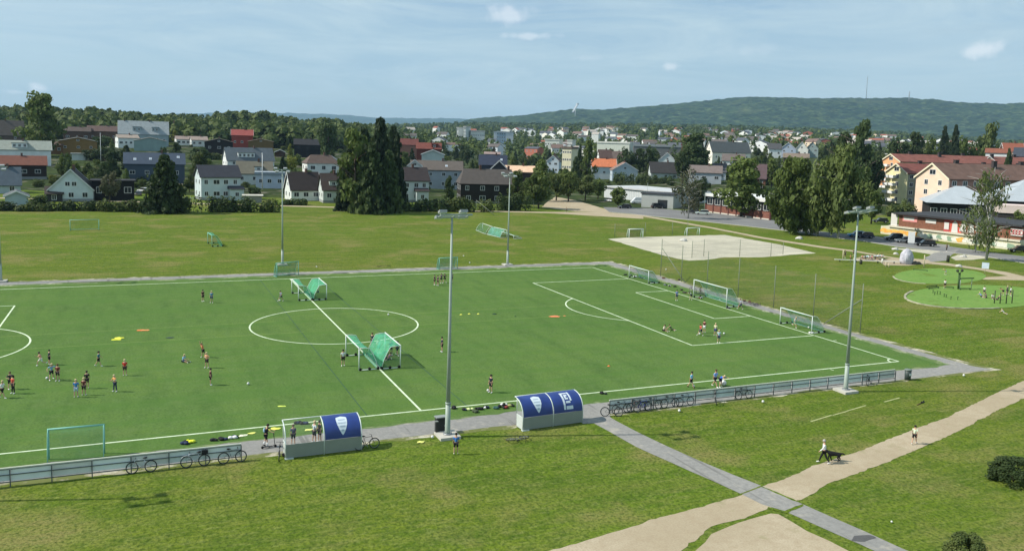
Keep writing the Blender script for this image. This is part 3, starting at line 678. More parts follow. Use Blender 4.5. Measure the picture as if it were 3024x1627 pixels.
    if base is not None:
        mb = MB(); mb.box(-a-.02, a+.02, -b-.02, b+.02, -2.6, base); mb.build('foundation', mat('grey_plinth', (.30, .31, .31), .9, var=.15), o)
    return o
def H(px0, px1, pyb, pye, pyr, style, rot, Dm, wall, roof, label, d=None, group=None, **kw):
    pc = (px0+px1)/2; b = P(pc, d) if d else M(pc, pyb); dd = depth(b); w_ = (px1-px0)*dd/FP; r = math.radians(rot)
    he = HT(b, pye); hr = HT(b, pyr)
    if d is not None and pyb is None: pass
    Lx = max(2.5, (w_-Dm*abs(math.sin(r)))/max(.3, math.cos(r)))
    rz = FACE(b)+r; n = Vector((-math.sin(rz), math.cos(rz), 0))
    vd = Vector((b.x-CX, b.y-CY, 0)).normalized()
    back = (Dm*math.cos(r)+Lx*abs(math.sin(r)))/2; p = b+vd*back; z = b.z
    p.z = z
    # heights measured at the front edge, ridge sits further back
    ridge_back = Dm/2 if style in ('S',) else 0
    f2 = (dd+ridge_back)/dd
    hr2 = HT(b+vd*ridge_back, pyr) if ridge_back else hr
    kw.setdefault('win', (max(1, int(Lx/3.2)), 2 if he > 4.3 else 1))
    o = gable_house(p, rz, Lx, Dm, max(2, he), max(he+.3, hr2), 'x' if style in ('S', 'F') else 'y', wall_m(wall), roof_m(roof), label, group, flatr=(style == 'F'), **kw)
    HOUSES.append((px0, px1, pyr, pyb if pyb else pye+20, dd)); HN.append((pc, (pyr+(pyb or pye))/2, dd, label)); return o
W1, W2, PG = (226, 230, 228), (208, 214, 212), (176, 190, 192)
# far left
H(-60, 62, 418, 398, 356, 'S', 0, 12, (96, 80, 70), (92, 84, 78), 'big dull brown roofed house cut by the left edge below the tall leafy tree', win=(3, 1))
H(47, 74, 415, 398, 366, 'G', 0, 8, PG, (90, 84, 80), 'narrow pale steep gable beside the dull brown roof at far left', win=(0, 0), chim=0)
H(-50, 139, 492, 442, 416, 'S', 0, 11, W1, (150, 156, 146), 'long white house with a pale grey roof standing above the rusty roofed house', win=(5, 1), trim=trim_m, dormer=[(2, 6, 2.2)])
H(-40, 127, 530, 487, 461, 'S', 0, 10, (52, 42, 38), (120, 76, 62), 'dark brown house with a rusty red tiled roof at the left edge', win=(4, 1), trim=None, base=1.0, ww=1.8)
H(-30, 55, 572, 545, 495, 'S', 0, 9, PG, (84, 96, 106), 'pale house with a steep blue grey roof cut by the left edge', win=(2, 1))
H(20, 80, 607, 580, 566, 'G', 0, 6, (170, 186, 188), (96, 98, 100), 'small pale garage with a low gable behind the bushes at far left', win=(0, 0), chim=0, gwin=0, trim=trim_m)
H(153, 280, 596, 560, 502, 'G', -6, 10, (205, 216, 218), (52, 46, 46), 'white steep gabled house with a dark roof, first large one from the left', win=(3, 1), trim=trim_m, gwin=2, base=.8)
H(140, 182, 596, 572, 552, 'S', 0, 6, (60, 60, 60), (70, 62, 58), 'low dark annexe hugging the left side of the white gabled house', win=(1, 1), chim=0)
H(278, 392, 593, 536, 533, 'F', 0, 8, (30, 30, 32), (40, 40, 42), 'black timber flat roofed house half hidden behind a grey green tree', win=(3, 1), chim=0, wh=1.6)
H(376, 540, 541, 484, 453, 'S', 0, 10, (72, 84, 98), (66, 78, 94), 'slate grey two storey house with roof windows', win=(4, 1), solar=[(-7, .35), (-1.5, .4), (2.5, .4), (8.5, .6)], base=None)
H(180, 282, 456, 418, 407, 'G', 0, 12, (140, 112, 66), (150, 148, 138), 'mustard yellow house with a very low gable below the tall leafy tree', win=(3, 1), gwin=1, wh=1.0)
H(146, 184, 456, 428, 420, 'S', 0, 8, (124, 90, 54), (110, 90, 80), 'small ochre wing left of the mustard yellow house', win=(2, 1), chim=0)
H(214, 250, 474, 456, 453, 'F', 0, 5, (190, 200, 196), (150, 155, 150), 'small pale garage with a flat roof below the mustard house', win=(0, 0), chim=0)
H(357, 493, 432, 396, 359, 'S', 0, 14, (150, 166, 170), (150, 158, 160), 'large grey metal roofed block with dormers crowning the left slope', win=(6, 1), chim=3, dormer=[(-4, 5, 3), (7, 4, 3)])
H(343, 408, 438, 408, 399, 'S', 12, 9, W1, (160, 146, 134), 'white low house in front of the grey metal roofed block', win=(4, 1))
H(400, 488, 447, 417, 407, 'G', 0, 12, (138, 160, 158), (165, 160, 150), 'grey green low gabled house below the metal roofed block', win=(0, 0), gwin=0, chim=0)
H(190, 262, 402, 388, 376, 'S', 0, 10, (90, 70, 60), (90, 78, 72), 'brown low roof among trees above the mustard house, left of two', win=(3, 1), d=560)
H(262, 345, 402, 388, 373, 'S', 0, 10, (96, 76, 64), (102, 82, 76), 'reddish brown low roof among trees left of the metal roofed block', win=(3, 1), d=570)
H(517, 562, 430, 412, 403, 'S', 8, 9, W1, (150, 134, 126), 'white terrace unit with a flat brown roof, farther left of two', win=(3, 1))
H(562, 612, 434, 414, 404, 'S', 8, 9, W2, (156, 140, 130), 'white terrace unit with a flat brown roof, beside the black gabled house', win=(3, 1))
H(607, 686, 456, 420, 410, 'G', 0, 12, (40, 36, 36), (132, 122, 112), 'black timber house with a low gable and white windows', win=(3, 1), gwin=1, wh=1.1)
H(690, 742, 440, 420, 411, 'S', 8, 9, (232, 216, 160), (156, 140, 124), 'cream low house joined to the ochre gable', win=(3, 1))
H(735, 806, 450, 419, 411, 'G', 0, 12, (118, 96, 58), (160, 140, 120), 'ochre brown low gable beside the cream house', win=(0, 0), gwin=1)
H(682, 742, 412, 400, 384, 'S', 0, 10, (150, 70, 60), (150, 76, 70), 'bright red tiled roof among the trees', win=(3, 1), d=560, trim=trim_m)
H(660, 808, 494, 474, 438, 'S', 14, 10, W1, (98, 106, 112), 'white house with a light slate roof and a wide white dormer', win=(4, 1), dormer=[(-2, 8, 2.6)])
H(702, 802, 546, 512, 478, 'S', 0, 9, W2, (112, 108, 94), 'white house with a mossy brown roof behind the tall white flagpole', win=(3, 1), dormer=[(1.5, 3, 1.8)])
H(757, 838, 557, 517, 509, 'F', 0, 9, (196, 206, 220), (150, 160, 170), 'bluish white flat roofed house beside the mossy brown roof', win=(3, 1), chim=0)
H(578, 708, 592, 523, 490, 'S', 13, 9, (196, 208, 210), (56, 58, 66), 'white two storey house with a charcoal roof and a low porch', win=(4, 2), porch=(2.2, 6.4, 2.2, 3.4), base=.8, chim=0)
H(720, 772, 600, 588, 582, 'S', 0, 5, (150, 150, 145), (196, 192, 180), 'small shed with a pale roof right of the white charcoal roofed house', win=(0, 0), chim=0)
H(841, 946, 594, 560, 510, 'S', 14, 9, (218, 222, 218), (56, 48, 46), 'white cottage with a big dark brown roof beside the far floodlight mast', win=(3, 1), trim=trim_m, ww=1.4)
H(940, 1018, 600, 560, 514, 'S', 10, 9, (196, 204, 200), (66, 56, 52), 'white cottage with a dark roof touching the dark spruces', win=(2, 1), dormer=[(0, 2.6, 1.8)], base=.8)
H(893, 1000, 512, 483, 458, 'S', 14, 10, (220, 222, 218), (96, 80, 72), 'white bungalow with a brown hipped roof', hip=.6, win=(3, 1), ww=2.0, wh=1.6, base=None)
H(950, 998, 500, 476, 462, 'G', 0, 6, (220, 222, 218), (110, 84, 76), 'small white trimmed gable behind the brown hipped roof', win=(0, 0), chim=0, gwin=0, d=420, trim=trim_m)
H(870, 946, 466, 428, 412, 'S', 0, 10, (30, 30, 34), (44, 44, 48), 'black modern house with a sloping roof among the trees', win=(3, 2), wfr=black_m)
H(812, 842, 464, 450, 443, 'G', 0, 7, (70, 50, 36), (80, 70, 60), 'small brown gable with white edges above the mossy roof', win=(0, 0), gwin=0, chim=0, trim=trim_m)
# centre
H(1144, 1266, 598, 533, 496, 'S', 13, 9, (206, 214, 214), (62, 54, 54), 'white two storey house with a dark brown roof right of the dark spruces', win=(4, 2), porch=(1.2, 5.2, 2.4, 3.6), base=.7)
H(1213, 1364, 558, 502, 476, 'S', 0, 11, (160, 168, 176), (98, 90, 84), 'pale grey house with a wide brown roof behind the white two storey house', win=(4, 2), trim=None, solar=[(4, .4)])
H(1240, 1306, 476, 457, 444, 'G', 0, 9, (178, 190, 186), (140, 140, 130), 'pale green grey gable with two square windows over the wide brown roof', win=(2, 1), gwin=0, d=400, trim=trim_m)
H(1200, 1240, 512, 490, 474, 'G', 0, 6, (220, 220, 216), (96, 84, 78), 'small white sharp gable left of the wide brown roof', win=(0, 0), gwin=1, d=330, trim=trim_m, chim=0)
H(1173, 1228, 440, 428, 411, 'S', 0, 10, (150, 110, 96), (104, 60, 54), 'dull red roof among trees above the spruces, left of two', win=(2, 1), d=480)
H(1225, 1296, 450, 440, 423, 'S', 0, 10, (110, 60, 50), (116, 64, 54), 'orange red roof with a dark gable, right of two', win=(2, 1), d=450, dormer=[(3, 3, 2)])
H(1345, 1530, 602, 544, 500, 'S', 8, 12, (44, 38, 34), (84, 78, 74), 'dark brown timber house with a wide grey brown roof', win=(4, 2), hip=.3, chim=2, base=.6)
H(1433, 1505, 520, 512, 476, 'G', 0, 8, (60, 62, 66), (90, 88, 86), 'dark gable with white edges behind the dark brown timber house', win=(0, 0), d=320, gwin=0, trim=trim_m, chim=0)
H(1410, 1490, 500, 487, 459, 'S', 0, 10, (60, 66, 80), (48, 56, 74), 'dark blue roofed house behind the dark gable', win=(3, 1), d=400, solar=[(4, .5)])
H(1488, 1572, 524, 508, 491, 'S', 0, 9, (70, 56, 50), (226, 190, 160), 'long low house with a bright pale peach roof', win=(3, 1), d=340)
H(1425, 1470, 470, 456, 450, 'S', 0, 9, (150, 120, 110), (150, 130, 124), 'low brownish house behind the dark blue roof', win=(2, 1), d=470)
H(1614, 1657, 512, 476, 460, 'G', -10, 10, (200, 212, 220), (84, 76, 70), 'white narrow gabled house among trees left of the cream block', win=(2, 2), trim=trim_m)
H(1653, 1699, 492, 440, 434, 'F', -22, 12, (226, 218, 186), (110, 96, 84), 'cream three storey block with a flat roof', win=(4, 3), chim=0, d=600, name='apartment_building', cat='building')
H(1743, 1818, 530, 492, 470, 'S', 6, 9, (198, 206, 208), (206, 122, 84), 'white house with a bright orange tiled roof', win=(3, 1), trim=trim_m, dormer=None)
H(1800, 1882, 537, 503, 481, 'G', 8, 10, (176, 190, 200), (140, 110, 96), 'pale grey gabled house joined to the orange roofed one', win=(2, 1), trim=trim_m)
H(1755, 1800, 478, 466, 443, 'S', 14, 9, (226, 228, 224), (96, 76, 70), 'house with a brown roof and sharp white gable above the orange roof', win=(1, 1), d=640)
H(1795, 1835, 482, 468, 448, 'S', 0, 9, (150, 146, 140), (104, 90, 84), 'house with a grey brown roof behind the orange roofed house', win=(2, 1), d=660)
H(1913, 2006, 534, 510, 480, 'S', 10, 9, (190, 198, 196), (62, 60, 60), 'white house with a stepped charcoal roof right of the dark green hedge', win=(3, 1))
H(1935, 1990, 490, 476, 452, 'G', 0, 9, (206, 214, 214), (80, 66, 60), 'white house with a spreading dark gable between the two round dark trees', win=(3, 1), trim=trim_m, d=600)
H(2031, 2128, 542, 510, 490, 'S', 0, 10, (176, 184, 190), (122, 110, 106), 'pale house with a patched grey and rust roof behind the bare birch', win=(3, 1))
H(2104, 2142, 532, 508, 484, 'S', 0, 9, (200, 206, 210), (84, 84, 88), 'small house with a dark grey roof beside the patched rusty roof', win=(2, 1))
H(2082, 2214, 482, 450, 420, 'S', 24, 12, (236, 232, 216), (78, 84, 86), 'tall white gabled hall with a long dark grey roof', win=(5, 1), trim=trim_m, ww=1.0, lwin=True)
H(2133, 2197, 493, 475, 456, 'S', 0, 9, (226, 228, 226), (112, 102, 98), 'white low house with a brown roof in front of the dark grey hall roof', win=(4, 1))
H(2262, 2306, 467, 440, 424, 'S', 12, 9, (232, 234, 232), (84, 84, 86), 'white house with a dark roof, left of the blue grey gable on the hill', win=(2, 1))
H(2304, 2348, 466, 440, 422, 'G', 0, 10, (176, 188, 204), (72, 72, 76), 'blue grey gable facing the pitch between the white houses on the hill', win=(2, 2), trim=trim_m)
H(2348, 2384, 466, 442, 419, 'G', 0, 10, (236, 236, 226), (96, 90, 86), 'bright white steep gable on the hill', win=(2, 1), trim=trim_m)
H(2380, 2414, 466, 438, 420, 'G', 0, 9, (150, 166, 164), (70, 76, 78), 'grey green steep gable next to the bright white one', win=(2, 2))
H(2314, 2385, 490, 466, 454, 'S', 0, 9, (66, 60, 60), (130, 116, 104), 'low dark house with a pale brown roof below the hill gables', win=(4, 1))
H(2211, 2258, 562, 526, 486, 'S', 0, 10, (120, 84, 66), (96, 78, 80), 'brick house with a steep plum coloured roof between the big roadside trees', win=(2, 2), chim=0)
H(1754, 1862, 446, 424, 419, 'F', -14, 16, (214, 218, 204), (226, 226, 216), 'long pale low building in the middle distance', win=(10, 1), chim=0, d=760, name='long_building', cat='building', base=None)
H(1862, 2000, 456, 434, 428, 'F', 0, 16, (110, 112, 112), (150, 156, 158), 'long grey low building with dark openings in the middle distance', win=(8, 1), chim=0, d=740, name='long_building', cat='building', wh=2.5)
H(1601, 1654, 432, 415, 411, 'F', -16, 14, (206, 210, 200), (200, 202, 192), 'pale flat block in the middle distance, left of two short ones', win=(6, 2), chim=0, d=900, name='apartment_building', cat='building')
H(1667, 1692, 434, 417, 413, 'F', -16, 14, (214, 214, 206), (200, 202, 192), 'pale flat block in the middle distance, right of two short ones', win=(4, 2), chim=0, d=900, name='apartment_building', cat='building')
H(1342, 1360, 412, 380, 376, 'F', -20, 18, (212, 216, 212), (190, 190, 186), 'slim white tower block on the horizon, left of two joined ones', win=(3, 5), chim=0, d=1150, name='tower_block', cat='tower block')
H(1361, 1382, 414, 377, 373, 'F', -20, 18, (196, 204, 202), (180, 180, 176), 'slim white tower block on the horizon, right of two joined ones', win=(3, 6), chim=0, d=1140, name='tower_block', cat='tower block')
H(1382, 1424, 408, 390, 386, 'F', 0, 18, (214, 216, 210), (190, 190, 186), 'white slab block right of the two joined tower blocks', win=(8, 2), chim=0, d=1150, name='apartment_building', cat='building')
H(1459, 1486, 424, 392, 388, 'F', 0, 18, (150, 172, 190), (180, 186, 190), 'bluish tower block standing alone in the distance', win=(4, 6), chim=0, d=1050, name='tower_block', cat='tower block')
H(1450, 1508, 398, 392, 389, 'F', 0, 18, (196, 204, 210), (170, 178, 186), 'long pale roofed building behind the bluish tower block', win=(0, 0), chim=0, d=1200, name='long_building', cat='building')
# warehouse and low buildings by the road
def blockbox(name, label, cat, pa, pb, D_, h, wall, roof, wins=0, wf=None, ww=1.4, wh=1.2, zc=None, over=.3, rt_=.35):
    """flat roofed building whose front runs from ground point pa to pb"""
    pa = Vector(pa); pb = Vector(pb); u = (pb-pa); Lx = u.length; rz = math.atan2(u.y, u.x); n = Vector((-u.y, u.x, 0)).normalized()
    o = empty(name, (pa+pb)/2+n*D_/2, rz, label, cat); mb = MB(); mb.box(-Lx/2, Lx/2, -D_/2, D_/2, -1, h); mb.build('wall', wall, o)
    mb = MB(); mb.box(-Lx/2-over, Lx/2+over, -D_/2-over, D_/2+over, h+.003, h+rt_); mb.build('roof', roof, o)
    for c in range(wins): part('window', winmesh(ww, wh, wf), o, (-Lx/2+Lx*(c+.5)/wins, -D_/2, zc or h*.6))
    return o, Lx, D_
a = P(1781, 330); b = P(1985, 300)
o, Lx, Dp = blockbox('warehouse', 'long white warehouse with a pale corrugated roof beside the road', 'warehouse', a, b, 18, HT(a, 552)-.2, wall_m((196, 202, 204)), mat('corrugated_roof', (.55, .56, .56), .6, var=.25, scale=.3), 0, over=.6, rt_=.5)
mb = MB()
for i in range(40): mb.box(-Lx/2+Lx*(i+.3)/40, -Lx/2+Lx*(i+.5)/40, -Dp/2-.06, -Dp/2+.01, 0, HT(a, 552)-.4)
mb.build('cladding', wall_m((228, 230, 228)), o)
a = P(1892, 285); b = P(1986, 280)
o, Lx, Dp = blockbox('garage_building', 'low grey building with a dark gateway in front of the white warehouse', 'garage', a, b, 10, HT(a, 572), wall_m((172, 176, 172)), roof_m((60, 62, 66)), 0)
mb = MB(); mb.box(Lx*.02, Lx*.32, -Dp/2-.05, -Dp/2+.02, 0, 2.8); mb.build('gateway', glass_m, o)
a = P(2084, 288); b = P(2276, 262)
o, Lx, Dp = blockbox('low_shop_building', 'low dark fronted building with a white roof edge behind the red brick wall', 'building', a, b, 14, HT(a, 578), wall_m((46, 46, 48)), wall_m((222, 224, 222)), 8, over=1.0, rt_=1.0, wh=1.8, ww=2.4)
a = P(2084, 272); b = P(2275, 248); u = (b-a); Lx = u.length
o = empty('brick_wall', (a+b)/2, math.atan2(u.y, u.x), 'low red brick wall with brick posts along the far side of the road', 'wall')
mb = MB(); mb.box(-Lx/2, Lx/2, -.12, .12, .35, 2.3); mb.build('brick_panel', mat('red_brick_wall', (.24, .10, .07), .9, var=.35, scale=2), o)
mb = MB(); mb.box(-Lx/2, Lx/2, -.2, .2, -.3, .345); mb.build('plinth', mat('pale_plinth', (.62, .58, .50), .9, var=.1), o)
for i in range(9): mb = MB(); x = -Lx/2+Lx*i/8; mb.box(x-.25, x+.25, -.25, .25, -.3, 2.6); mb.build('post', mat('dark_brick', (.13, .05, .04), .9, var=.3, scale=3), o)
# ------------------------------------------------------------------ apartment blocks on the right
def balcony(o, x, y, z, w_, dep, rz, m1, m2):
    c, s = math.cos(rz), math.sin(rz)
    mb = MB(); R_ = Matrix.Translation((x, y, z)) @ Matrix.Rotation(rz, 4, 'Z')
    mb.box(-w_/2, w_/2, -dep, 0, -.1, .08, 0, R_); mb.box(-w_/2, w_/2, -dep-.05, -dep, .05, 1.05, 0, R_); mb.box(-w_/2-.05, -w_/2, -dep, 0, .05, 1.05, 0, R_); mb.box(w_/2, w_/2+.05, -dep, 0, .05, 1.05, 0, R_)
    mb.build('balcony', m1, o)
def slab(px_near, d_near, dirdeg, Lr, Wd, pye, pyr, wall, side, roof, label, storeys=4, chims=6, balc=0, gw=2):
    """gabled apartment block: near corner at column px_near; ridge direction dirdeg (world), gable end faces back along it"""
    c0 = P(px_near, d_near); a = math.radians(dirdeg); u = Vector((math.cos(a), math.sin(a), 0)); v = Vector((-u.y, u.x, 0))
    ctr = c0+u*Lr/2+v*Wd/2; he = HT(c0, pye); g = c0+v*Wd/2; hr = HT(g, pyr)
    o = empty('apartment_building', ctr, a, label, 'apartment block', 'gabled apartment blocks')
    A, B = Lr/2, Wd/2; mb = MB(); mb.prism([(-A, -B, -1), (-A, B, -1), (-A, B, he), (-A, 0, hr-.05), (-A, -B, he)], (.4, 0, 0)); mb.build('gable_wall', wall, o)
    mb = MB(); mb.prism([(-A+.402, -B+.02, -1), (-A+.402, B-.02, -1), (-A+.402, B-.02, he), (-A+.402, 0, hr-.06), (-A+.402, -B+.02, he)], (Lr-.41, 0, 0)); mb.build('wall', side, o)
    s = (hr-he)/B; ov = .5; t = .3; mb = MB()
    for sg in (-1, 1):
        q = [(-A-ov, sg*(B+ov), he-s*ov), (-A-ov, 0, hr), (-A-ov, 0, hr+t), (-A-ov, sg*(B+ov), he-s*ov+t)]; mb.prism(q if sg > 0 else q[::-1], (Lr+2*ov, 0, 0))
    rf = mb.build('roof', roof, o)
    for sg in (-1, 1):
        mb = MB(); q = [(-A-ov-.1, sg*(B+ov+.1), he-s*ov-.25), (-A-ov-.1, 0, hr-.25), (-A-ov-.1, 0, hr+t+.03), (-A-ov-.1, sg*(B+ov+.1), he-s*ov+t+.03)]; mb.prism(q, (.09, 0, 0))
        mb.build('barge_board', mat('cream_trim', (.72, .66, .48), .8), o)
    for c in range(chims):
        mb = MB(); x = -A+Lr*(c+.7)/chims; y = (-.25 if c % 2 else .05)*B; mb.box(x-.7, x+.7, y-.5, y+.5, hr-2.2, hr+1.3); mb.box(x-.8, x+.8, y-.6, y+.6, hr+1.3, hr+1.45); mb.build('chimney', mat('dark_chimney', (.05, .042, .042), .8), rf)
    fl = he/storeys
    for r_ in range(storeys):
        for c in range(gw):
            part('window', winmesh(1.5, 1.5), o, (-A, -B+Wd*(c+.62)/(gw+.4), fl*(r_+.55)), -math.pi/2)
        n = int(Lr/4)
        for c in range(n): part('window', winmesh(1.5, 1.4), o, (-A+Lr*(c+.5)/n, -B+.02, fl*(r_+.55)))
    part('window', winmesh(2.6, 1.5), o, (-A, 0, he+(hr-he)*.42), -math.pi/2)
    if balc:
        for r_ in range(storeys):
            for k in range(balc): balcony(o, -A-.01, B-1.6-k*3.4, fl*r_+.9, 2.8, 1.4, -math.pi/2, mat('white_balcony', (.74, .74, .72), .6), None)
    HOUSES.append((px_near-110, px_near+500, pyr, pye+100, d_near)); HN.append((px_near, pye, d_near, label)); return o
# directions: axis runs to the right and slightly away
dr = math.degrees(math.atan2(rh.y, rh.x))
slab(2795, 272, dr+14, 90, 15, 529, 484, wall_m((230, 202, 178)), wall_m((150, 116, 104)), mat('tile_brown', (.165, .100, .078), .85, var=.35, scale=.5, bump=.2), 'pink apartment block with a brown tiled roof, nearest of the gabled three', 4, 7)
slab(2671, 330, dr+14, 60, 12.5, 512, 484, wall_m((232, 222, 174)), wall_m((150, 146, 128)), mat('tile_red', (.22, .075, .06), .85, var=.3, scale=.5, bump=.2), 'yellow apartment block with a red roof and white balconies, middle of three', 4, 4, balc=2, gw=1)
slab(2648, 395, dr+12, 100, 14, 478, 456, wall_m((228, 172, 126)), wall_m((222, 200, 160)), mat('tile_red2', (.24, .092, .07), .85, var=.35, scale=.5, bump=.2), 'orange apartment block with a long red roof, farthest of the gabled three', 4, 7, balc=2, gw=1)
def hipblock(p0, p1, D_, he, hr, wall, roof, label, wins=6, deck=None):
    u = p1-p0; Lx = u.length; n = Vector((-u.y, u.x, 0)).normalized(); rz = math.atan2(u.y, u.x)
    return gable_house((p0+p1)/2+n*D_/2, rz, Lx, D_, he, hr, 'x', wall, roof, label, name='building', cat='building', win=(wins, 1), hip=.9, over=1.2, chim=0, ww=1.6, wh=1.6, lwin=False)
a = P(2744, 262); b = P(2945, 256)
metal_roof = mat('pale_metal_roof', (.40, .44, .47), .45, var=.12, scale=.4)
hipblock(a, b, 18, HT(a, 597), HT(a+(b-a)*.3, 552), wall_m((40, 36, 36)), metal_roof, 'black walled building with a pale metal hipped roof in front of the pink block', 7)
a = P(2960, 240); b = P(3170, 236)
hipblock(a, b, 20, HT(a, 592), HT(a+(b-a)*.3, 530), wall_m((44, 40, 42)), metal_roof, 'dark building with a pale metal roof cut by the right edge', 6)
a = P(2948, 232); b = P(3150, 226)
blockbox('building', 'low building with a pinkish white fascia band at the right edge', 'building', a, b, 6, HT(a, 628), wall_m((60, 56, 56)), wall_m((226, 206, 200)), 0, rt_=2.2)
H(2900, 2965, 470, 452, 440, 'S', 0, 10, W1, (136, 84, 66), 'red roofed house behind the orange block, left of two with white gable', win=(3, 1), d=440)
H(2893, 2925, 488, 478, 463, 'G', 0, 8, (236, 228, 196), (150, 90, 70), 'small cream gable peeping over the long red roof', win=(1, 1), d=410, chim=0, trim=trim_m)
H(2940, 3004, 470, 446, 424, 'S', 12, 11, (214, 196, 176), (140, 84, 66), 'big house with a rust red roof at the upper right', win=(4, 1), d=450, trim=trim_m)
H(2985, 3060, 480, 462, 438, 'S', 0, 10, (70, 72, 80), (66, 72, 82), 'dark grey roofed house at the right edge behind the apartment blocks', win=(3, 1), d=420)
# ------------------------------------------------------------------ red brick shop
sa = P(2600, 212); sa = M(2600, 690); sb = M(3012, 742); su = sb-sa; sL = su.length; srz = math.atan2(su.y, su.x); sn = Vector((-su.y, su.x, 0)).normalized()
ztop = HT(sa, 626)
shop = empty('shop_building', (sa+sb)/2, srz, 'red brick shop with white signs above a yellow graffiti painted ground floor', 'shop')
hg = HT(sa, 667)
mb = MB(); mb.box(-sL/2, sL/2, .0, 14, -.5, hg); mb.build('ground_floor_wall', mat('graffiti_wall', (.60, .55, .33), .9, col2=(.62, .60, .50), scale=.9), shop)
gm = [mat('graffiti_orange', (.78, .30, .06), .9, col2=(.75, .55, .15), scale=1.2), mat('graffiti_white', (.75, .74, .66), .9, var=.1), mat('graffiti_green', (.30, .42, .30), .9, var=.3)]
R_ = random.Random(5)
for i in range(26):
    x = -sL/2+1+(sL-2)*i/26; mb = MB(); pts = []
    for k in range(9):
        a_ = 6.283*k/9; r_ = R_.uniform(.5, 1.0); pts.append((x+math.cos(a_)*r_*1.3, -.012, hg*.45+math.sin(a_)*r_*hg*.36))
    mb.prism(pts, (0, -.006-.001*i, 0)); mb.build('painted_mural', gm[0 if i < 8 else R_.choice((0, 1, 1, 2))], shop)
mb = MB(); mb.box(-sL/2+2.5, sL/2, -.35, 14, hg+.003, hg+.45); mb.build('cornice', mat('pale_cornice', (.66, .62, .50), .9, var=.15), shop)
mb = MB(); mb.box(-sL/2+5, sL/2, .0, 14, hg+.453, ztop-.2); mb.build('brick_wall', mat('shop_brick', (.26, .115, .070), .9, var=.3, scale=1.5), shop)
mb = MB(); mb.box(-sL/2+4, sL/2+.5, -.9, 15, ztop-.197, ztop+.25); mb.build('roof', mat('black_roof', (.045, .046, .050), .8, var=.2), shop)
red_m = mat('sign_red', (.46, .07, .07), .5); white_m = mat('sign_white', (.66, .64, .60), .5); pink_m = mat('sign_pink', (.75, .30, .28), .5)
def text_part(body, size, loc, rz, m_, parent, ext=.02, rx=math.pi/2, name='lettering', align='CENTER', spin=0):
    cu = bpy.data.curves.new(name, 'FONT'); cu.body = body; cu.size = size; cu.extrude = ext; cu.align_x = align; cu.align_y = 'CENTER'; cu.offset = size*.018
    to = bpy.data.objects.new('t', cu); C.objects.link(to); dg = bpy.context.evaluated_depsgraph_get(); dg.update()
    me = bpy.data.meshes.new_from_object(to.evaluated_get(dg)); bpy.data.objects.remove(to); me.materials.clear(); me.materials.append(m_)
    o = bpy.data.objects.new(name, me); C.objects.link(o); o.parent = parent; o.location = loc; o.rotation_euler = (rx, spin, rz); return o
def board(x, z, w_, h_, m_, y=-.08):
    mb = MB(); mb.box(x-w_/2, x+w_/2, y, -.003, z-h_/2, z+h_/2); return mb.build('sign_board', m_, shop)
zm = (hg+ztop)/2+.1
def sx(px): return -sL/2+sL*((G(px, 700)-sa).dot(su)/sL/sL) if False else None
def shop_x(px):                                # where column px meets the shop front
    r = ray(px, 690); n = sn; t = (sa-Vector((CX, CY, CZ))).dot(n)/r.dot(n); p = Vector((CX, CY, CZ))+r*t
    return (p-(sa+sb)/2).dot(su.normalized())
x = shop_x(2638); b_ = board(x, zm, 1.8, 3.2, white_m)
x0, x1 = shop_x(2663), shop_x(2706); b_ = board((x0+x1)/2, zm+.7, x1-x0, 1.5, pink_m); mb = MB(); mb.box((x0+x1)/2-(x1-x0)*.42, (x0+x1)/2+(x1-x0)*.3, -.1, -.082, zm+.3, zm+1.1); mb.build('sign_panel', white_m, b_)
x0, x1 = shop_x(2731), shop_x(2762); board((x0+x1)/2, zm+.6, x1-x0, .95, white_m); text_part('Shop', .01, (0, 0, -3), 0, white_m, shop) if False else None
x0, x1 = shop_x(2786), shop_x(2802); b_ = board((x0+x1)/2, zm, (x1-x0), 3.4, red_m); mb = MB(); mb.box((x0+x1)/2-.6, (x0+x1)/2+.6, -.1, -.082, zm-.9, zm+.8); mb.build('sign_panel', white_m, b_)
x0, x1 = shop_x(2803), shop_x(2838); b_ = board((x0+x1)/2, zm, (x1-x0), 3.6, mat('sign_brick_red', (.55, .10, .07), .8), -.04)
for k in range(3):
    xx = x0+1.3+k*2.0; mb = MB(); h_ = 1.4 if k == 0 else 1.0; mb.prism([(xx-.8, -.06, zm-h_), (xx+.8, -.06, zm-h_), (xx+.6, -.06, zm+h_*.6), (xx, -.06, zm+h_), (xx-.6, -.06, zm+h_*.5)], (0, -.03, 0)); mb.build('sign_emblem', white_m, b_)
x0, x1 = shop_x(2880), shop_x(2900); board((x0+x1)/2, zm, x1-x0, 1.1, white_m)
x0, x1 = shop_x(2986), shop_x(3022); b_ = board((x0+x1)/2, zm+.2, x1-x0, 1.6, white_m, -.3)
for k in range(4): mb = MB(); xx = x0+(x1-x0)*(k+.5)/4; mb.tube([(xx+.5*math.cos(t), -.33, zm+.2+.5*math.sin(t)) for t in [i*.628 for i in range(10)]], .09, 4, closed=True); mb.build('sign_emblem', red_m, b_)
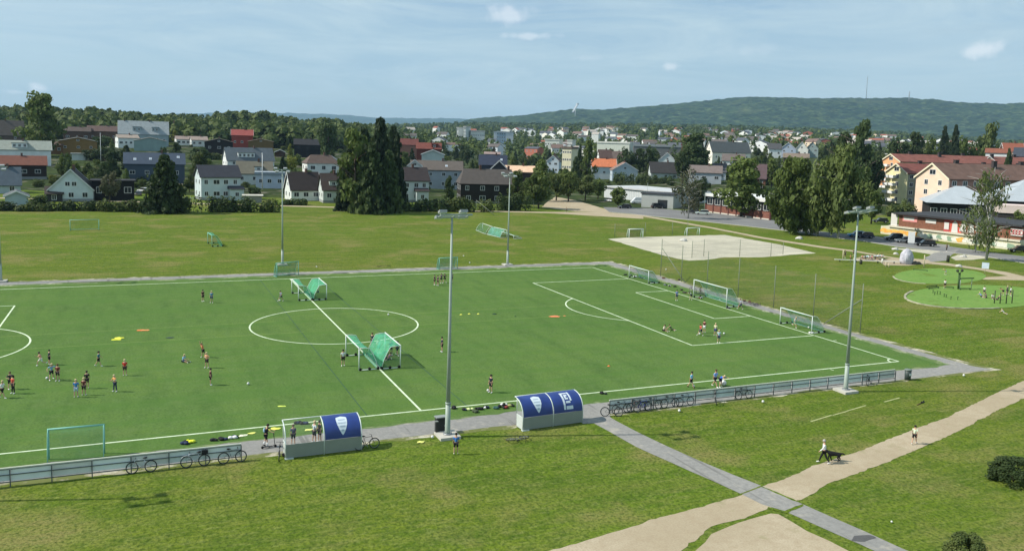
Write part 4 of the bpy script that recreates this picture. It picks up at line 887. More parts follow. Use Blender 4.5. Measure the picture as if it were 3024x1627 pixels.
# ------------------------------------------------------------------ trees one can tell apart (column, base row, top row, width px)
tree('oak', 'broad', 118, 440, 277, 153, 'tallest broad leafy tree rising above the skyline at far left', d=430)
tree('spruce', 'dark', 488, 629, 452, 120, 'dark spruce with wide skirts in front of the slate grey house')
tree('round', 'grey', 324, 598, 500, 62, 'grey green tree in front of the black timber house')
tree('poplar', 'dark', 326, 560, 474, 20, 'thin columnar juniper behind the grey green tree')
tree('bush', 'dark', 112, 618, 566, 66, 'big dark bush beside the small pale garage')
tree('bush', 'dark', 20, 622, 585, 66, 'dark bush at the far left edge')
tree('bush', 'bush', 300, 515, 478, 50, 'yellowish bush at the foot of the thin flagpole')
tree('bush', 'yellow', 296, 512, 484, 34, 'bright yellow green bush beside the thin flagpole')
tree('round', 'dark', 590, 500, 430, 82, 'round dark tree between the slate house and the charcoal roofed house')
for i, (x, t, w_) in enumerate([(272, 432, 66), (318, 426, 70), (362, 434, 60), (300, 398, 60)]):
    tree('bush' if i < 3 else 'round', 'dark', x, 474 if i < 3 else 440, t, w_, ['dark clipped shrub left below the grey metal roofed block', 'middle dark shrub below the grey metal roofed block', 'right dark shrub below the grey metal roofed block', 'round dark tree beside the thin flagpole top'][i])
tree('round', 'yellow', 862, 510, 456, 40, 'yellow green tree beside the brown hipped bungalow')
tree('poplar', 'yellow', 857, 470, 424, 18, 'narrow yellow green tree left of the black modern house')
tree('round', 'dark', 965, 470, 347, 70, 'tall dark tree above the brown hipped bungalow', d=470)
tree('oak', 'broad', 1046, 627, 383, 143, 'tall leafy tree at the front left of the dark spruce group')
tree('spruce', 'spruce', 1072, 620, 372, 126, 'dark spruce, second from the left in the tall group')
tree('spruce', 'spruce', 1120, 612, 342, 112, 'tallest spruce of the dark group in the middle')
tree('spruce', 'spruce', 1160, 606, 366, 88, 'spruce at the right of the dark group')
tree('spruce', 'dark', 1096, 630, 415, 112, 'lower spruce filling the front of the dark group')
tree('spruce', 'dark', 1146, 628, 440, 84, 'low spruce at the front right of the dark group')
tree('spruce', 'spruce', 1030, 622, 412, 80, 'slender spruce at the left edge of the dark group')
tree('poplar', 'dark', 1326, 604, 518, 34, 'dark columnar tree between the white and the dark brown houses')
tree('oak', 'broad', 1526, 612, 505, 67, 'leafy tree right of the dark brown timber house')
tree('round', 'broad', 1590, 617, 500, 100, 'wide leafy tree at the left end of the gravel lot')
tree('oak', 'broad', 1592, 600, 472, 75, 'tall leafy tree behind the wide one left of the gravel lot', d=300)
tree('round', 'birch', 1640, 590, 500, 58, 'pale leafy tree left above the gravel lot', d=305)
tree('round', 'broad', 1676, 584, 495, 66, 'leafy tree in the middle above the gravel lot', d=300)
tree('round', 'birch', 1728, 592, 508, 78, 'leafy tree right above the gravel lot')
tree('round', 'broad', 1766, 588, 522, 52, 'small leafy tree at the left corner of the white warehouse')
tree('round', 'broad', 1825, 614, 548, 58, 'leafy tree standing in front of the white warehouse')
tree('poplar', 'dark', 1706, 524, 426, 20, 'thin dark poplar right of the cream block', d=420)
tree('oak', 'broad', 1732, 520, 415, 57, 'tall narrow leafy tree left of the orange roof', d=410)
tree('poplar', 'dark', 1694, 520, 462, 26, 'short dark poplar below the cream block', d=380)
tree('round', 'dark', 1848, 500, 430, 66, 'round dark tree left above the dark hedge', d=520)
tree('round', 'dark', 1900, 500, 424, 76, 'larger round dark tree above the dark hedge', d=520)
tree('oak', 'dark', 2040, 500, 395, 130, 'wide dark tree left of the tall white hall', d=430)
tree('round', 'dark', 2010, 500, 440, 50, 'dark tree in front of the long grey building', d=400)
tree('sparse', 'grey', 2032, 645, 486, 105, 'thin bare greyish birch beside the parked cars')
tree('round', 'dark', 2062, 615, 520, 70, 'dark tree behind the bare birch', d=290)
tree('round', 'dark', 2000, 615, 540, 44, 'dark shrub tree at the end of the white warehouse', d=290)
tree('oak', 'broad', 2188, 640, 468, 189, 'big drooping leafy roadside tree with a stout trunk, left of three')
tree('birch', 'broad', 2333, 690, 462, 176, 'big weeping birch, middle of the three roadside trees')
tree('birch', 'birch', 2475, 704, 430, 214, 'largest weeping birch, right of the three roadside trees')
tree('birch', 'broad', 2415, 690, 500, 130, 'weeping birch filling the gap between the two big ones', d=206)
tree('oak', 'dark', 2532, 560, 357, 98, 'tall dark tree rising over the big roadside trees', d=330)
tree('oak', 'dark', 2478, 540, 395, 91, 'dark tree behind the big roadside birch', d=340)
tree('round', 'dark', 2565, 540, 440, 90, 'wide dark tree between the big birch and the orange block', d=330)
tree('round', 'broad', 2575, 640, 550, 70, 'leafy tree in front of the yellow block', d=245)
tree('bush', 'birch', 2672, 622, 578, 36, 'pale green bush between the yellow and pink blocks', d=290)
for i, (x, t, w_, kd, lf) in enumerate([(2640, 400, 70, 'round', 'dark'), (2690, 392, 80, 'oak', 'dark'), (2735, 398, 60, 'round', 'broad'), (2772, 368, 42, 'spruce', 'spruce'), (2803, 364, 40, 'spruce', 'spruce'), (2842, 396, 80, 'round', 'broad'), (2909, 366, 78, 'oak', 'birch'), (2878, 404, 60, 'oak', 'dark'), (2960, 410, 60, 'round', 'dark'), (2790, 400, 70, 'round', 'dark')]):
    tree(kd, lf, x, 460, t, w_, ['dark tree above the orange block, first from the left', 'dark tall tree above the orange block, second from the left', 'leafy tree left of the twin spruces', 'left one of the twin spruces above the long red roof', 'right one of the twin spruces above the long red roof', 'round leafy tree right of the twin spruces', 'tall pointed pale tree above the red roofed houses', 'dark tree between the round leafy and the pointed pale trees', 'dark tree above the rust red roof at upper right', 'dark tree behind the twin spruces'][i], d=470+i*6)
tree('spruce', 'dark', 2965, 500, 434, 36, 'small dark conifer in front of the rust red roof', d=400)
tree('sparse', 'birch', 2912, 768, 484, 150, 'nearest tall thin birch with a pale trunk in front of the shop')
tree('sparse', 'birch', 2880, 745, 600, 120, 'small sparse birch left of the nearest birch')
tree('bush', 'broad', 3018, 735, 690, 60, 'leafy bush at the right edge beside the road')
tree('round', 'broad', 3015, 720, 615, 90, 'leafy tree cut by the right edge beside the road')
b = M(2965, 1395); s = 5.6
# foreground shrubs
bl = G(2992, 1424); plant('shrub', 'dark', bl, 1.75, 3.5, 'dense rounded dark shrub on the lawn at the right edge'); TREES.append((2968, 100, 1360, 1420, 60))
bl = G(2850, 1690); plant('shrub', 'bush', bl, HT(bl, 1578)/.95, 2.8, 'green shrub cut by the bottom edge at right')
# hedges along the far path
def hedge(px0, px1, pyb, pyt, leaf, label):
    a = M(px0, pyb); b = M(px1, pyb); u = b-a; h = HT((a+b)/2, pyt); c = (a+b)/2; rz = math.atan2(u.y, u.x)
    n = max(1, int(u.length/9)); o = empty('hedge', c, rz, label, 'hedge', 'hedges and bushes along the far path'); R = random.Random(int(px0)); mb = MB()
    for i in range(int(u.length/.55)):
        x = -u.length/2+u.length*R.random(); hh = h*R.uniform(.75, 1.2)
        leaves(mb, (x, R.uniform(-.9, .9), hh*.5), (1.3, 1.1, hh*.62), 95, .5, R)
    mb.build('foliage', LM[leaf], o)
    mb = MB()
    for i in range(int(u.length/2)): x = -u.length/2+2*i; mb.tube([(x, 0, 0), (x+.1, 0, h*.6)], [.08, .03], 4)
    mb.build('stems', bark_m, o)
hedge(150, 300, 623, 598, 'dark', 'dark hedge below the white steep gabled house')
hedge(300, 440, 625, 596, 'bush', 'hedge below the black timber house')
hedge(523, 735, 627, 588, 'dark', 'tall black green hedge below the charcoal roofed white house')
hedge(440, 523, 627, 600, 'bush', 'low hedge right of the wide skirted spruce')
hedge(60, 150, 624, 604, 'bush', 'low hedge right of the small pale garage')
hedge(735, 815, 627, 594, 'bush', 'brownish bushes right of the tall black green hedge')
hedge(-80, 60, 622, 606, 'bush', 'low hedge at the far left edge')
hedge(1180, 1330, 625, 594, 'dark', 'dark bushes below the white two storey house')
hedge(1330, 1460, 626, 590, 'bush', 'bushes below the left half of the dark brown timber house')
hedge(1460, 1560, 622, 580, 'dark', 'taller bushes below the right half of the dark brown timber house')
hedge(1815, 1985, 543, 519, 'dark', 'clipped dark hedge behind the white warehouse')
hedge(840, 900, 606, 590, 'dark', 'small dark bush row in front of the dark roofed cottage')
hedge(560, 700, 472, 456, 'bush', 'hedge on the bank below the black gabled house')
hedge(2100, 2210, 498, 488, 'bush', 'hedge below the tall white hall')
hedge(2620, 2700, 640, 610, 'bush', 'shrubs at the foot of the yellow block')
# ------------------------------------------------------------------ garden trees filled between the houses
def blocked(px, wpx, top, bot, d):
    for (a, b, t, bt, hd) in HOUSES:
        if hd > d-4:
            ox = min(px+wpx/2, b)-max(px-wpx/2, a); oy = min(bot, bt)-max(top, t)
            if ox > 3 and oy > max(5, .38*(bt-t)): return True
        elif a < px < b and hd+18 > d: return True
    return False
R = random.Random(11); made = 0; tries = 0
zone = [(280, 340, -100, 1560), (340, 460, -200, 3100), (460, 620, -200, 3100), (620, 760, -200, 3100)]
names = {'round': 'round leafy tree', 'oak': 'tall leafy tree', 'spruce': 'dark spruce', 'bush': 'bush', 'poplar': 'slim columnar tree', 'birch': 'birch'}
HN.append((2188, 560, 230, 'big drooping roadside tree')); HN.append((1960, 560, 300, 'white warehouse'))
def short(l):
    for c in (' with ', ' below ', ' beside ', ' in front', ' behind', ' standing', ' cut by', ' among', ' left of', ' right of', ' half hidden', ' joined', ' touching', ' crowning', ' hugging', ' facing', ' above', ' between', ' on the hill', ' next to', ' peeping', ' at the', ' over ', ' in the', ' on the', ','):
        if c in l and l.index(c) > 8: l = l[:l.index(c)]
    return l
HS = [(a, b, d, short(l)) for a, b, d, l in HN]; cnt_ = {}
for h in HS: cnt_[h[3]] = cnt_.get(h[3], 0)+1
HS = [h for h in HS if cnt_[h[3]] == 1]
LEAFW = {'broad': '', 'dark': 'dark ', 'birch': 'pale ', 'bush': '', 'yellow': 'yellow green ', 'spruce': '', 'grey': 'grey '}
def near_label(px, py, d, nm):
    h = min(HS, key=lambda q: abs(q[0]-px)+2.2*abs(q[1]-py)+.12*abs(q[2]-d)); dx = px-h[0]
    rel = 'left of' if dx < -22 else ('right of' if dx > 22 else ('behind' if d > h[2]+8 else 'in front of'))
    if abs(dx) > 130: rel = 'well '+rel
    return nm+' '+rel+' the '+h[3]
ORD = ['first', 'second', 'third', 'fourth', 'fifth', 'sixth', 'seventh', 'eighth', 'ninth', 'tenth', 'eleventh', 'twelfth']
def settle(items):
    """items: (object, px, wanted label) -> repeats get an ordinal from the left"""
    g = {}
    for o, px, l in items: g.setdefault(l, []).append((px, o))
    for l, v in g.items():
        v.sort(key=lambda q: q[0])
        for i, (px, o) in enumerate(v):
            o['label'] = ' '.join(l.split()[:16]) if len(v) == 1 else (ORD[min(i, 11)]+' '+' '.join(l.split()[:12])+', from the left')
GT = []
while made < 760 and tries < 45000:
    tries += 1; z = R.choice(zone); d = R.uniform(z[0], z[1]); px = R.uniform(z[2], z[3])
    if made > 600: d = R.uniform(325, 620); px = R.uniform(1850, 2650)
    if 1560 < px < 2300 and d < 320: continue
    kd = R.choice(['round', 'round', 'oak', 'oak', 'bush', 'bush', 'spruce', 'birch', 'poplar']); h = {'round': 8, 'oak': 11, 'bush': 3.2, 'spruce': 12, 'birch': 10, 'poplar': 8}[kd]*R.uniform(.7, 1.25)
    if d > 600 and kd == 'bush': continue
    w_ = h*{'round': .85, 'oak': .62, 'bush': 1.3, 'spruce': .42, 'birch': .6, 'poplar': .3}[kd]
    b = P(px, d); f = FP/depth(b); q = Vector(b)-Vector((CX, CY, CZ)); bot = 813.5+SY-FP*q.dot(UP)/q.dot(fwd); top = bot-h*f; wp = w_*f
    if blocked(px, wp, top, bot, depth(b)): continue
    if 1600 < px < 1990 and 560 < bot < 640: continue
    side = 'left' if px < 1000 else ('middle' if px < 1900 else 'right'); lf = R.choice(['broad', 'broad', 'dark', 'dark', 'birch', 'bush']) if kd not in ('spruce',) else 'spruce'
    if R.random() < .05: lf = 'yellow'
    o = plant(kd, lf, b-Vector((0, 0, .1)), h, w_, 'x', group='%s of the gardens, %s part' % ({'round': 'round leafy trees', 'oak': 'tall leafy trees', 'spruce': 'dark spruces', 'bush': 'bushes', 'poplar': 'slim columnar trees', 'birch': 'birches'}[kd], side)); made += 1
    GT.append((o, px, near_label(px, (top+bot)/2, d, LEAFW[lf]+names[kd])))
settle(GT)
#
# ------------------------------------------------------------------ woods that read as one mass
def mass(name, label, leaf, pts, nq, seed):
    """pts: (point, height, width); crowns of a few dozen leaf clumps each, one object"""
    R = random.Random(seed); mb = MB()
    for (p, h, w_, con) in pts:
        for i in range(nq):
            t = R.random()
            z = h*(.25+.75*t); env = w_/2*((1-t)**.8 if con else math.sin(math.pi*min(1, .15+.8*t))**.6)
            a = R.random()*6.283; rr = env*math.sqrt(R.random()); s = w_*R.uniform(.16, .34)*(1 if not con else .7)
            pos = Vector((p.x+math.cos(a)*rr, p.y+math.sin(a)*rr, p.z+z))
            nrm = Vector((math.cos(a)*rr/env*.9 if env > 0 else 0, math.sin(a)*rr/env*.9 if env > 0 else 0, .5+R.uniform(-.5, .6))).normalized()
            u = nrm.orthogonal().normalized(); u.rotate(Quaternion(nrm, R.uniform(0, 6.28))); v = nrm.cross(u)
            k = len(mb.v); mb.v += [pos-u*s*.5-v*s*.3, pos+u*s*.15-v*s*.55, pos+u*s*.5+v*s*.1, pos-u*s*.1+v*s*.6]; mb.f.append((k, k+1, k+2, k+3)); mb.m.append(0); mb.sm.append(False)
    o = mb.build(name, LM[leaf]); return tag(o, label, kind='stuff')
def sky_py(px): return float(np.interp(px, [-200, 0, 60, 120, 210, 300, 400, 520, 600, 700, 760, 830, 900, 950, 1000, 1060, 1200], [318, 313, 312, 316, 318, 318, 332, 337, 336, 328, 328, 342, 352, 348, 352, 366, 372]))
R = random.Random(3); A = []; B_ = []
for i in range(1150):
    px = R.uniform(-260, 1150); d = R.choice((R.uniform(600, 700), R.uniform(690, 900), R.uniform(760, 960))); b = P(px, d); h0 = HT(b, sky_py(px)+3)
    far = d > 800
    h = min(h0*R.uniform(.72, 1.06), 34) if far else min(R.uniform(9, 16), h0*.95)
    if px > 1050 and not far: h *= .8
    if not far and blocked(px, 30, 300, 420, d): continue
    (A if R.random() < .6 else B_).append((b, h, R.uniform(9, 17), R.random() < .08))
mass('left_wood', 'dense mixed wood forming the skyline at left', 'broad', A, 110, 1); mass('left_wood', 'darker trees mixed into the wood on the left skyline', 'dark', B_, 110, 2)
TOWNTREES = []
A = []; B_ = []
for i in range(3600):
    px = R.uniform(1000, 3250); d = 700*(2.6**R.random())*1.0+R.uniform(0, 300)
    if R.random() < .30: d = R.uniform(1900, 3600)
    b = P(px, d); h = R.uniform(7, 15) if d < 1900 else R.uniform(10, 20)
    (A if R.random() < .5 else B_).append((b, h, R.uniform(7, 13) if d < 1900 else R.uniform(12, 24), R.random() < .3))
mass('town_trees', 'countless leafy trees between the far houses of the town', 'broad', A, 46, 4); mass('town_trees', 'countless dark trees between the far houses of the town', 'dark', B_, 46, 5)
A = []
for i in range(2600):
    px = R.uniform(1150, 3300); d = R.uniform(2600, 4700); b = P(px, d)
    A.append((b, R.uniform(14, 24), R.uniform(22, 40), False))
mass('far_forest', 'dark forest belt at the foot of the long wooded hill', 'dark', A, 18, 6)
# ------------------------------------------------------------------ far small houses of the town
R = random.Random(21); FH = 0
fw = [(236, 238, 236), (226, 228, 222), (240, 236, 222), (214, 222, 230), (226, 206, 180), (180, 110, 90), (206, 196, 160)]; frr = [((96, 90, 88), 'grey'), ((120, 100, 92), 'brown'), ((150, 92, 76), 'rusty'), ((84, 88, 96), 'slate'), ((176, 168, 160), 'pale')]
fn = ['bright white', 'off white', 'cream', 'bluish white', 'beige', 'rust walled', 'sandy']
LAND = [(1200, 'dull red roof'), (1290, 'orange red roof'), (1362, 'two joined tower blocks'), (1472, 'bluish tower block'), (1540, 'peach roofed house'), (1627, 'left pale flat block'), (1680, 'cream three storey block'), (1730, 'tall narrow tree by the orange roof'), (1790, 'orange roofed house'), (1850, 'left round dark tree'), (1905, 'larger round dark tree'), (1970, 'stepped charcoal roof'), (2040, 'wide dark tree'), (2100, 'white gabled hall end'), (2170, 'dark grey hall roof'), (2235, 'plum coloured roof'), (2290, 'blue grey hill gable'), (2366, 'bright white hill gable'), (2440, 'weeping birches'), (2530, 'tall dark roadside tree'), (2600, 'yellow block'), (2700, 'orange block'), (2787, 'twin spruces'), (2850, 'round tree by the twin spruces'), (2910, 'tall pointed pale tree'), (3000, 'rust red roof')]
seen = []; GH = []
while FH < 190:
    px = R.uniform(1180, 2640) if R.random() < .82 else R.uniform(2500, 3000); t = R.random(); d = 820*(2.5**t)
    if px < 1500 and R.random() < .6: continue
    if any(abs(px-a)*max(d, b)/FP < 14 and abs(d-b) < 25 for a, b in seen): continue
    seen.append((px, d)); b = P(px, d); k = R.choice((0, 0, 0, 0, 0, 1, 1, 1, 2, 3, 4, 5)); w_ = R.uniform(9, 16)*(1+d/6000); D_ = R.uniform(8, 10); he = R.uniform(5, 8)+d/300; hr = he+R.uniform(1.5, 4)
    rz = FACE(b)+R.uniform(-.9, .3); ax = R.choice('xxy'); rc = R.choice(frr+[frr[0], frr[3], frr[1]]); ln = min(LAND, key=lambda q: abs(q[0]-px))[1]
    o = gable_house(b, rz, w_, D_, he, hr, ax, wall_m(fw[k]), roof_m(rc[0]), 'x', group='%s houses far off among the town trees' % fn[k], win=(3, 2) if d < 1200 else (0, 0), chim=0, lwin=False, gwin=0, over=.3)
    GH.append((o, px, '%s %s house with %s roof above the %s' % ('nearer' if d < 1150 else ('distant' if d < 1600 else 'very distant'), fn[k], rc[1], ln))); FH += 1
settle(GH)
# ------------------------------------------------------------------ floodlight masts
mast_m = mat('mast_paint', (.34, .40, .35), .55, var=.1, scale=1.5, metal=.1); conc_m = mat('concrete', (.52, .50, .44), .9, var=.2, scale=2); lampbox_m = mat('lamp_housing', (.30, .32, .32), .45, var=.1); lens_m = mat('lamp_lens', (.75, .78, .80), .15, spec=.8)
def mast(x, y, h, label, slab=True, big=True):
    o = empty('floodlight_mast', (x, y, 0), 0, label, 'floodlight mast', 'floodlight masts round the pitch')
    mb = MB(); n = 12; mb.tube([(0, 0, .2), (0, 0, .5), (0, 0, 2.4)], [.19, .19, .18], n); mb.tube([(0, 0, 2.4), (0, 0, 2.5)], [.205, .205], n); mb.tube([(0, 0, 2.5), (0, 0, h*.5), (0, 0, h)], [.155, .11, .065], n); mb.build('pole', mast_m, o)
    mb = MB(); mb.box(-.75, .75, -.75, .75, -.2, .20); mb.build('base', conc_m, o)
    mb = MB(); mb.tube([(0, 0, .2), (0, 0, .26)], [.33, .33], 10)
    for k in range(6): a = k*1.047; mb.tube([(math.cos(a)*.27, math.sin(a)*.27, .2), (math.cos(a)*.27, math.sin(a)*.27, .34)], .025, 5)
    mb.build('flange', steel, o)
    s = 1 if y < 30 else -1                       # lamps look at the pitch
    mb = MB()
    for yy, zz in ((0, h), (-.9*s, h+.25)): mb.box(-1.15, 1.15, yy-.06, yy+.06, zz-.06, zz+.06)
    for xx in (-1.0, 0, 1.0): mb.tube([(xx, 0, h), (xx, -.9*s, h+.25)], .045, 5)
    mb.build('crossarm', mast_m, o)
    for xx, yy, zz in ((-.85, .28*s, h-.02), (.85, .28*s, h-.02), (-.95, -.75*s, h+.45), (.55, -.75*s, h+.45)):
        mb = MB(); R_ = Matrix.Translation((xx, yy, zz)) @ Matrix.Rotation(-.35*s, 4, 'X')
        mb.box(-.26, .26, -.22, .22, -.08, .10, 0, R_); l = mb.build('lamp_head', lampbox_m, o)
        mb = MB(); mb.box(-.22, .22, -.19, .19, -.105, -.083, 0, R_); mb.build('lens', lens_m, l)
    return o
mast(-49.94, -6.11, 15.6, 'nearest floodlight mast, between the two dugouts')
mast(-13.36, -6.47, 15.7, 'floodlight mast behind the right panelled fence')
mast(-13.1, 69.85, 15.0, 'floodlight mast on the far side, behind the goals left of the sand court')
_p = G(834, 783); mast(_p.x, _p.y, 15.0, 'floodlight mast on the far side in line with the halfway goals')
mast(-87.3, 70.4, 15.2, 'floodlight mast on the far side at the left edge')
tip = G(412, 1471); mast(tip.x-16.4*math.cos(SH), tip.y-16.4*math.sin(SH), 15.6, 'floodlight mast out of view at left, seen only by its shadow on the grass')
# cabinet and bins
o = empty('electrical_cabinet', G(1300, 1277), .05, 'black electrical cabinet beside the nearest floodlight mast', 'cabinet'); cab_m = mat('cabinet_black', (.03, .032, .033), .5, var=.2)
mb = MB(); mb.box(-.35, .35, -.22, .22, 0, 1.15); mb.build('body', cab_m, o); mb = MB(); mb.box(-.4, .4, -.27, .27, 1.152, 1.22); mb.build('lid', mat('cabinet_grey', (.25, .27, .26), .5), o); mb = MB(); mb.box(-.31, .31, -.245, -.222, .1, 1.05); dr_ = mb.build('door', cab_m, o); mb = MB(); mb.box(.2, .25, -.275, -.247, .5, .65); mb.build('handle', steel, dr_)
o = empty('post_box', G(1289, 1283), 0, 'narrow dark post left of the black cabinet', 'post'); mb = MB(); mb.box(-.08, .08, -.08, .08, 0, .95); mb.build('post', cab_m, o); mb = MB(); mb.box(-.1, .1, -.1, .1, .952, 1.0); mb.build('cap', MATS['cabinet_grey'], o)
bin_m = mat('bin_green_grey', (.055, .075, .07), .5, var=.15)
o = empty('litter_bin', G(2680, 1121), 0, 'dark green litter bin on the asphalt near the right pitch corner', 'litter bin')
mb = MB(); mb.tube([(0, 0, .02), (0, 0, .9)], [.27, .30], 14); mb.build('body', bin_m, o); mb = MB(); mb.tube([(0, 0, .902), (0, 0, .98), (0, 0, 1.02)], [.33, .33, .2], 14); mb.build('lid', mat('bin_lid', (.16, .19, .17), .5), o)
mb = MB(); mb.box(-.12, .12, -.31, -.295, .45, .65); mb.build('sticker', mat('sticker_white', (.6, .65, .65), .5), o)
# ------------------------------------------------------------------ panelled fences
pan_m = mat('panel_back', (.76, .82, .80), .7, var=.10, scale=.7); rail_m = mat('rail_dark', (.10, .12, .12), .6, var=.1); cap_m = mat('panel_cap', (.60, .62, .52), .6, var=.1)
def adfence(x0, x1, y0, y1, h, label, nb, tilt=0.0):
    a = Vector((x0, y0, 0)); b = Vector((x1, y1, 0)); u = b-a; Lx = u.length
    o = empty('panelled_fence', (a+b)/2, math.atan2(u.y, u.x), label, 'fence', 'panelled fences along the near side of the pitch')
    for i in range(nb):
        xa = -Lx/2+Lx*i/nb; xb = xa+Lx/nb; sag = rnd.uniform(0, .05); mb = MB()
        mb.box(xa+.03, xb-.03, -.012, .012, .30+sag, h-.08); mb.build('panel', rnd.choice((pan_m, pan_m, mat('panel_back_worn', (.66, .74, .73), .75, var=.25, scale=1.5), mat('panel_back_grey', (.70, .72, .68), .75, var=.2, scale=.9))), o)
    mb = MB(); mb.box(-Lx/2, Lx/2, -.045, .045, h-.075, h); mb.build('top_cap', cap_m, o)
    for z in (h*.60, .24):
        mb = MB(); mb.box(-Lx/2, Lx/2, -.07, -.016, z, z+.045); mb.build('rail', rail_m, o)
    mb = MB(); mb.box(-Lx/2, Lx/2, -.05, -.016, h-.115, h-.08); mb.build('rail', rail_m, o)
    for i in range(nb+1):
        xa = -Lx/2+Lx*i/nb; mb = MB(); mb.box(xa-.03, xa+.03, -.13, -.073, 0, h-.08); mb.build('post', rail_m, o)
    return o
adfence(-92, -63.94, -5.55, -6.0, 1.13, 'long grey panelled fence at left with a few bicycles leaning on it', 13)
adfence(-36.3, -6.25, -5.15, -5.2, 1.08, 'long grey panelled fence at right with many bicycles leaning on it', 15)
# ------------------------------------------------------------------ dugouts
blue_d = mat('dugout_blue', (.024, .056, .245), .4, col2=(.012, .030, .15), scale=.9, detail=7, spec=.5); alu = mat('dugout_frame', (.62, .68, .66), .4, var=.06, metal=.1); low_m = mat('dugout_panel', (.25, .275, .245), .6, var=.08, scale=1.5)
clear_m = bpy.data.materials.new('clear_sheet'); clear_m.use_nodes = True; bb = clear_m.node_tree.nodes['Principled BSDF']; bb.inputs['Base Color'].default_value = (.55, .62, .6, 1); bb.inputs['Alpha'].default_value = .18; bb.inputs['Roughness'].default_value = .15
crest_m = mat('crest_white', (.62, .70, .76), .6, var=.05); crest_g = mat('crest_grey', (.38, .47, .56), .6)
PROF = [(0, .98), (.03, 1.25), (.12, 1.52), (.28, 1.76), (.50, 1.95), (.78, 2.08), (1.10, 2.15), (1.42, 2.17)]
def prof_at(t):
    Ls = [0]
    for i in range(len(PROF)-1): Ls.append(Ls[-1]+math.dist(PROF[i], PROF[i+1]))
    s = t*Ls[-1]
    for i in range(len(PROF)-1):
        if s <= Ls[i+1] or i == len(PROF)-2:
            f = (s-Ls[i])/(Ls[i+1]-Ls[i]); a, b = PROF[i], PROF[i+1]; y = a[0]+(b[0]-a[0])*f; z = a[1]+(b[1]-a[1])*f
            dx, dz = b[0]-a[0], b[1]-a[1]; l = math.hypot(dx, dz); return y, z, -dz/l, dx/l
def onarc(x, t, lift): y, z, ny, nz = prof_at(t); return Vector((x, y+ny*lift, z+nz*lift))
def patch(pts, lift, m_, parent, name, thick=.012):
    """flat outline in (x along the dugout, t up the curve) wrapped onto the curved sheet"""
    out = []; n = len(pts)
    for i in range(n):
        a, b = pts[i], pts[(i+1) % n]
        for k in range(4): out.append((a[0]+(b[0]-a[0])*k/4, a[1]+(b[1]-a[1])*k/4))
    bm = bmesh.new(); vs = [bm.verts.new((p[0], p[1]*2, 0)) for p in out]; f = bm.faces.new(vs)
    if f.normal.z > 0: f.normal_flip()
    bmesh.ops.triangulate(bm, faces=[f]); bmesh.ops.subdivide_edges(bm, edges=bm.edges[:], cuts=1)
    for v in bm.verts: v.co = onarc(v.co.x, v.co.y/2, lift)
    me = bpy.data.meshes.new(name); bm.to_mesh(me); bm.free(); me.materials.append(m_); o = bpy.data.objects.new(name, me); C.objects.link(o); o.parent = parent; return o
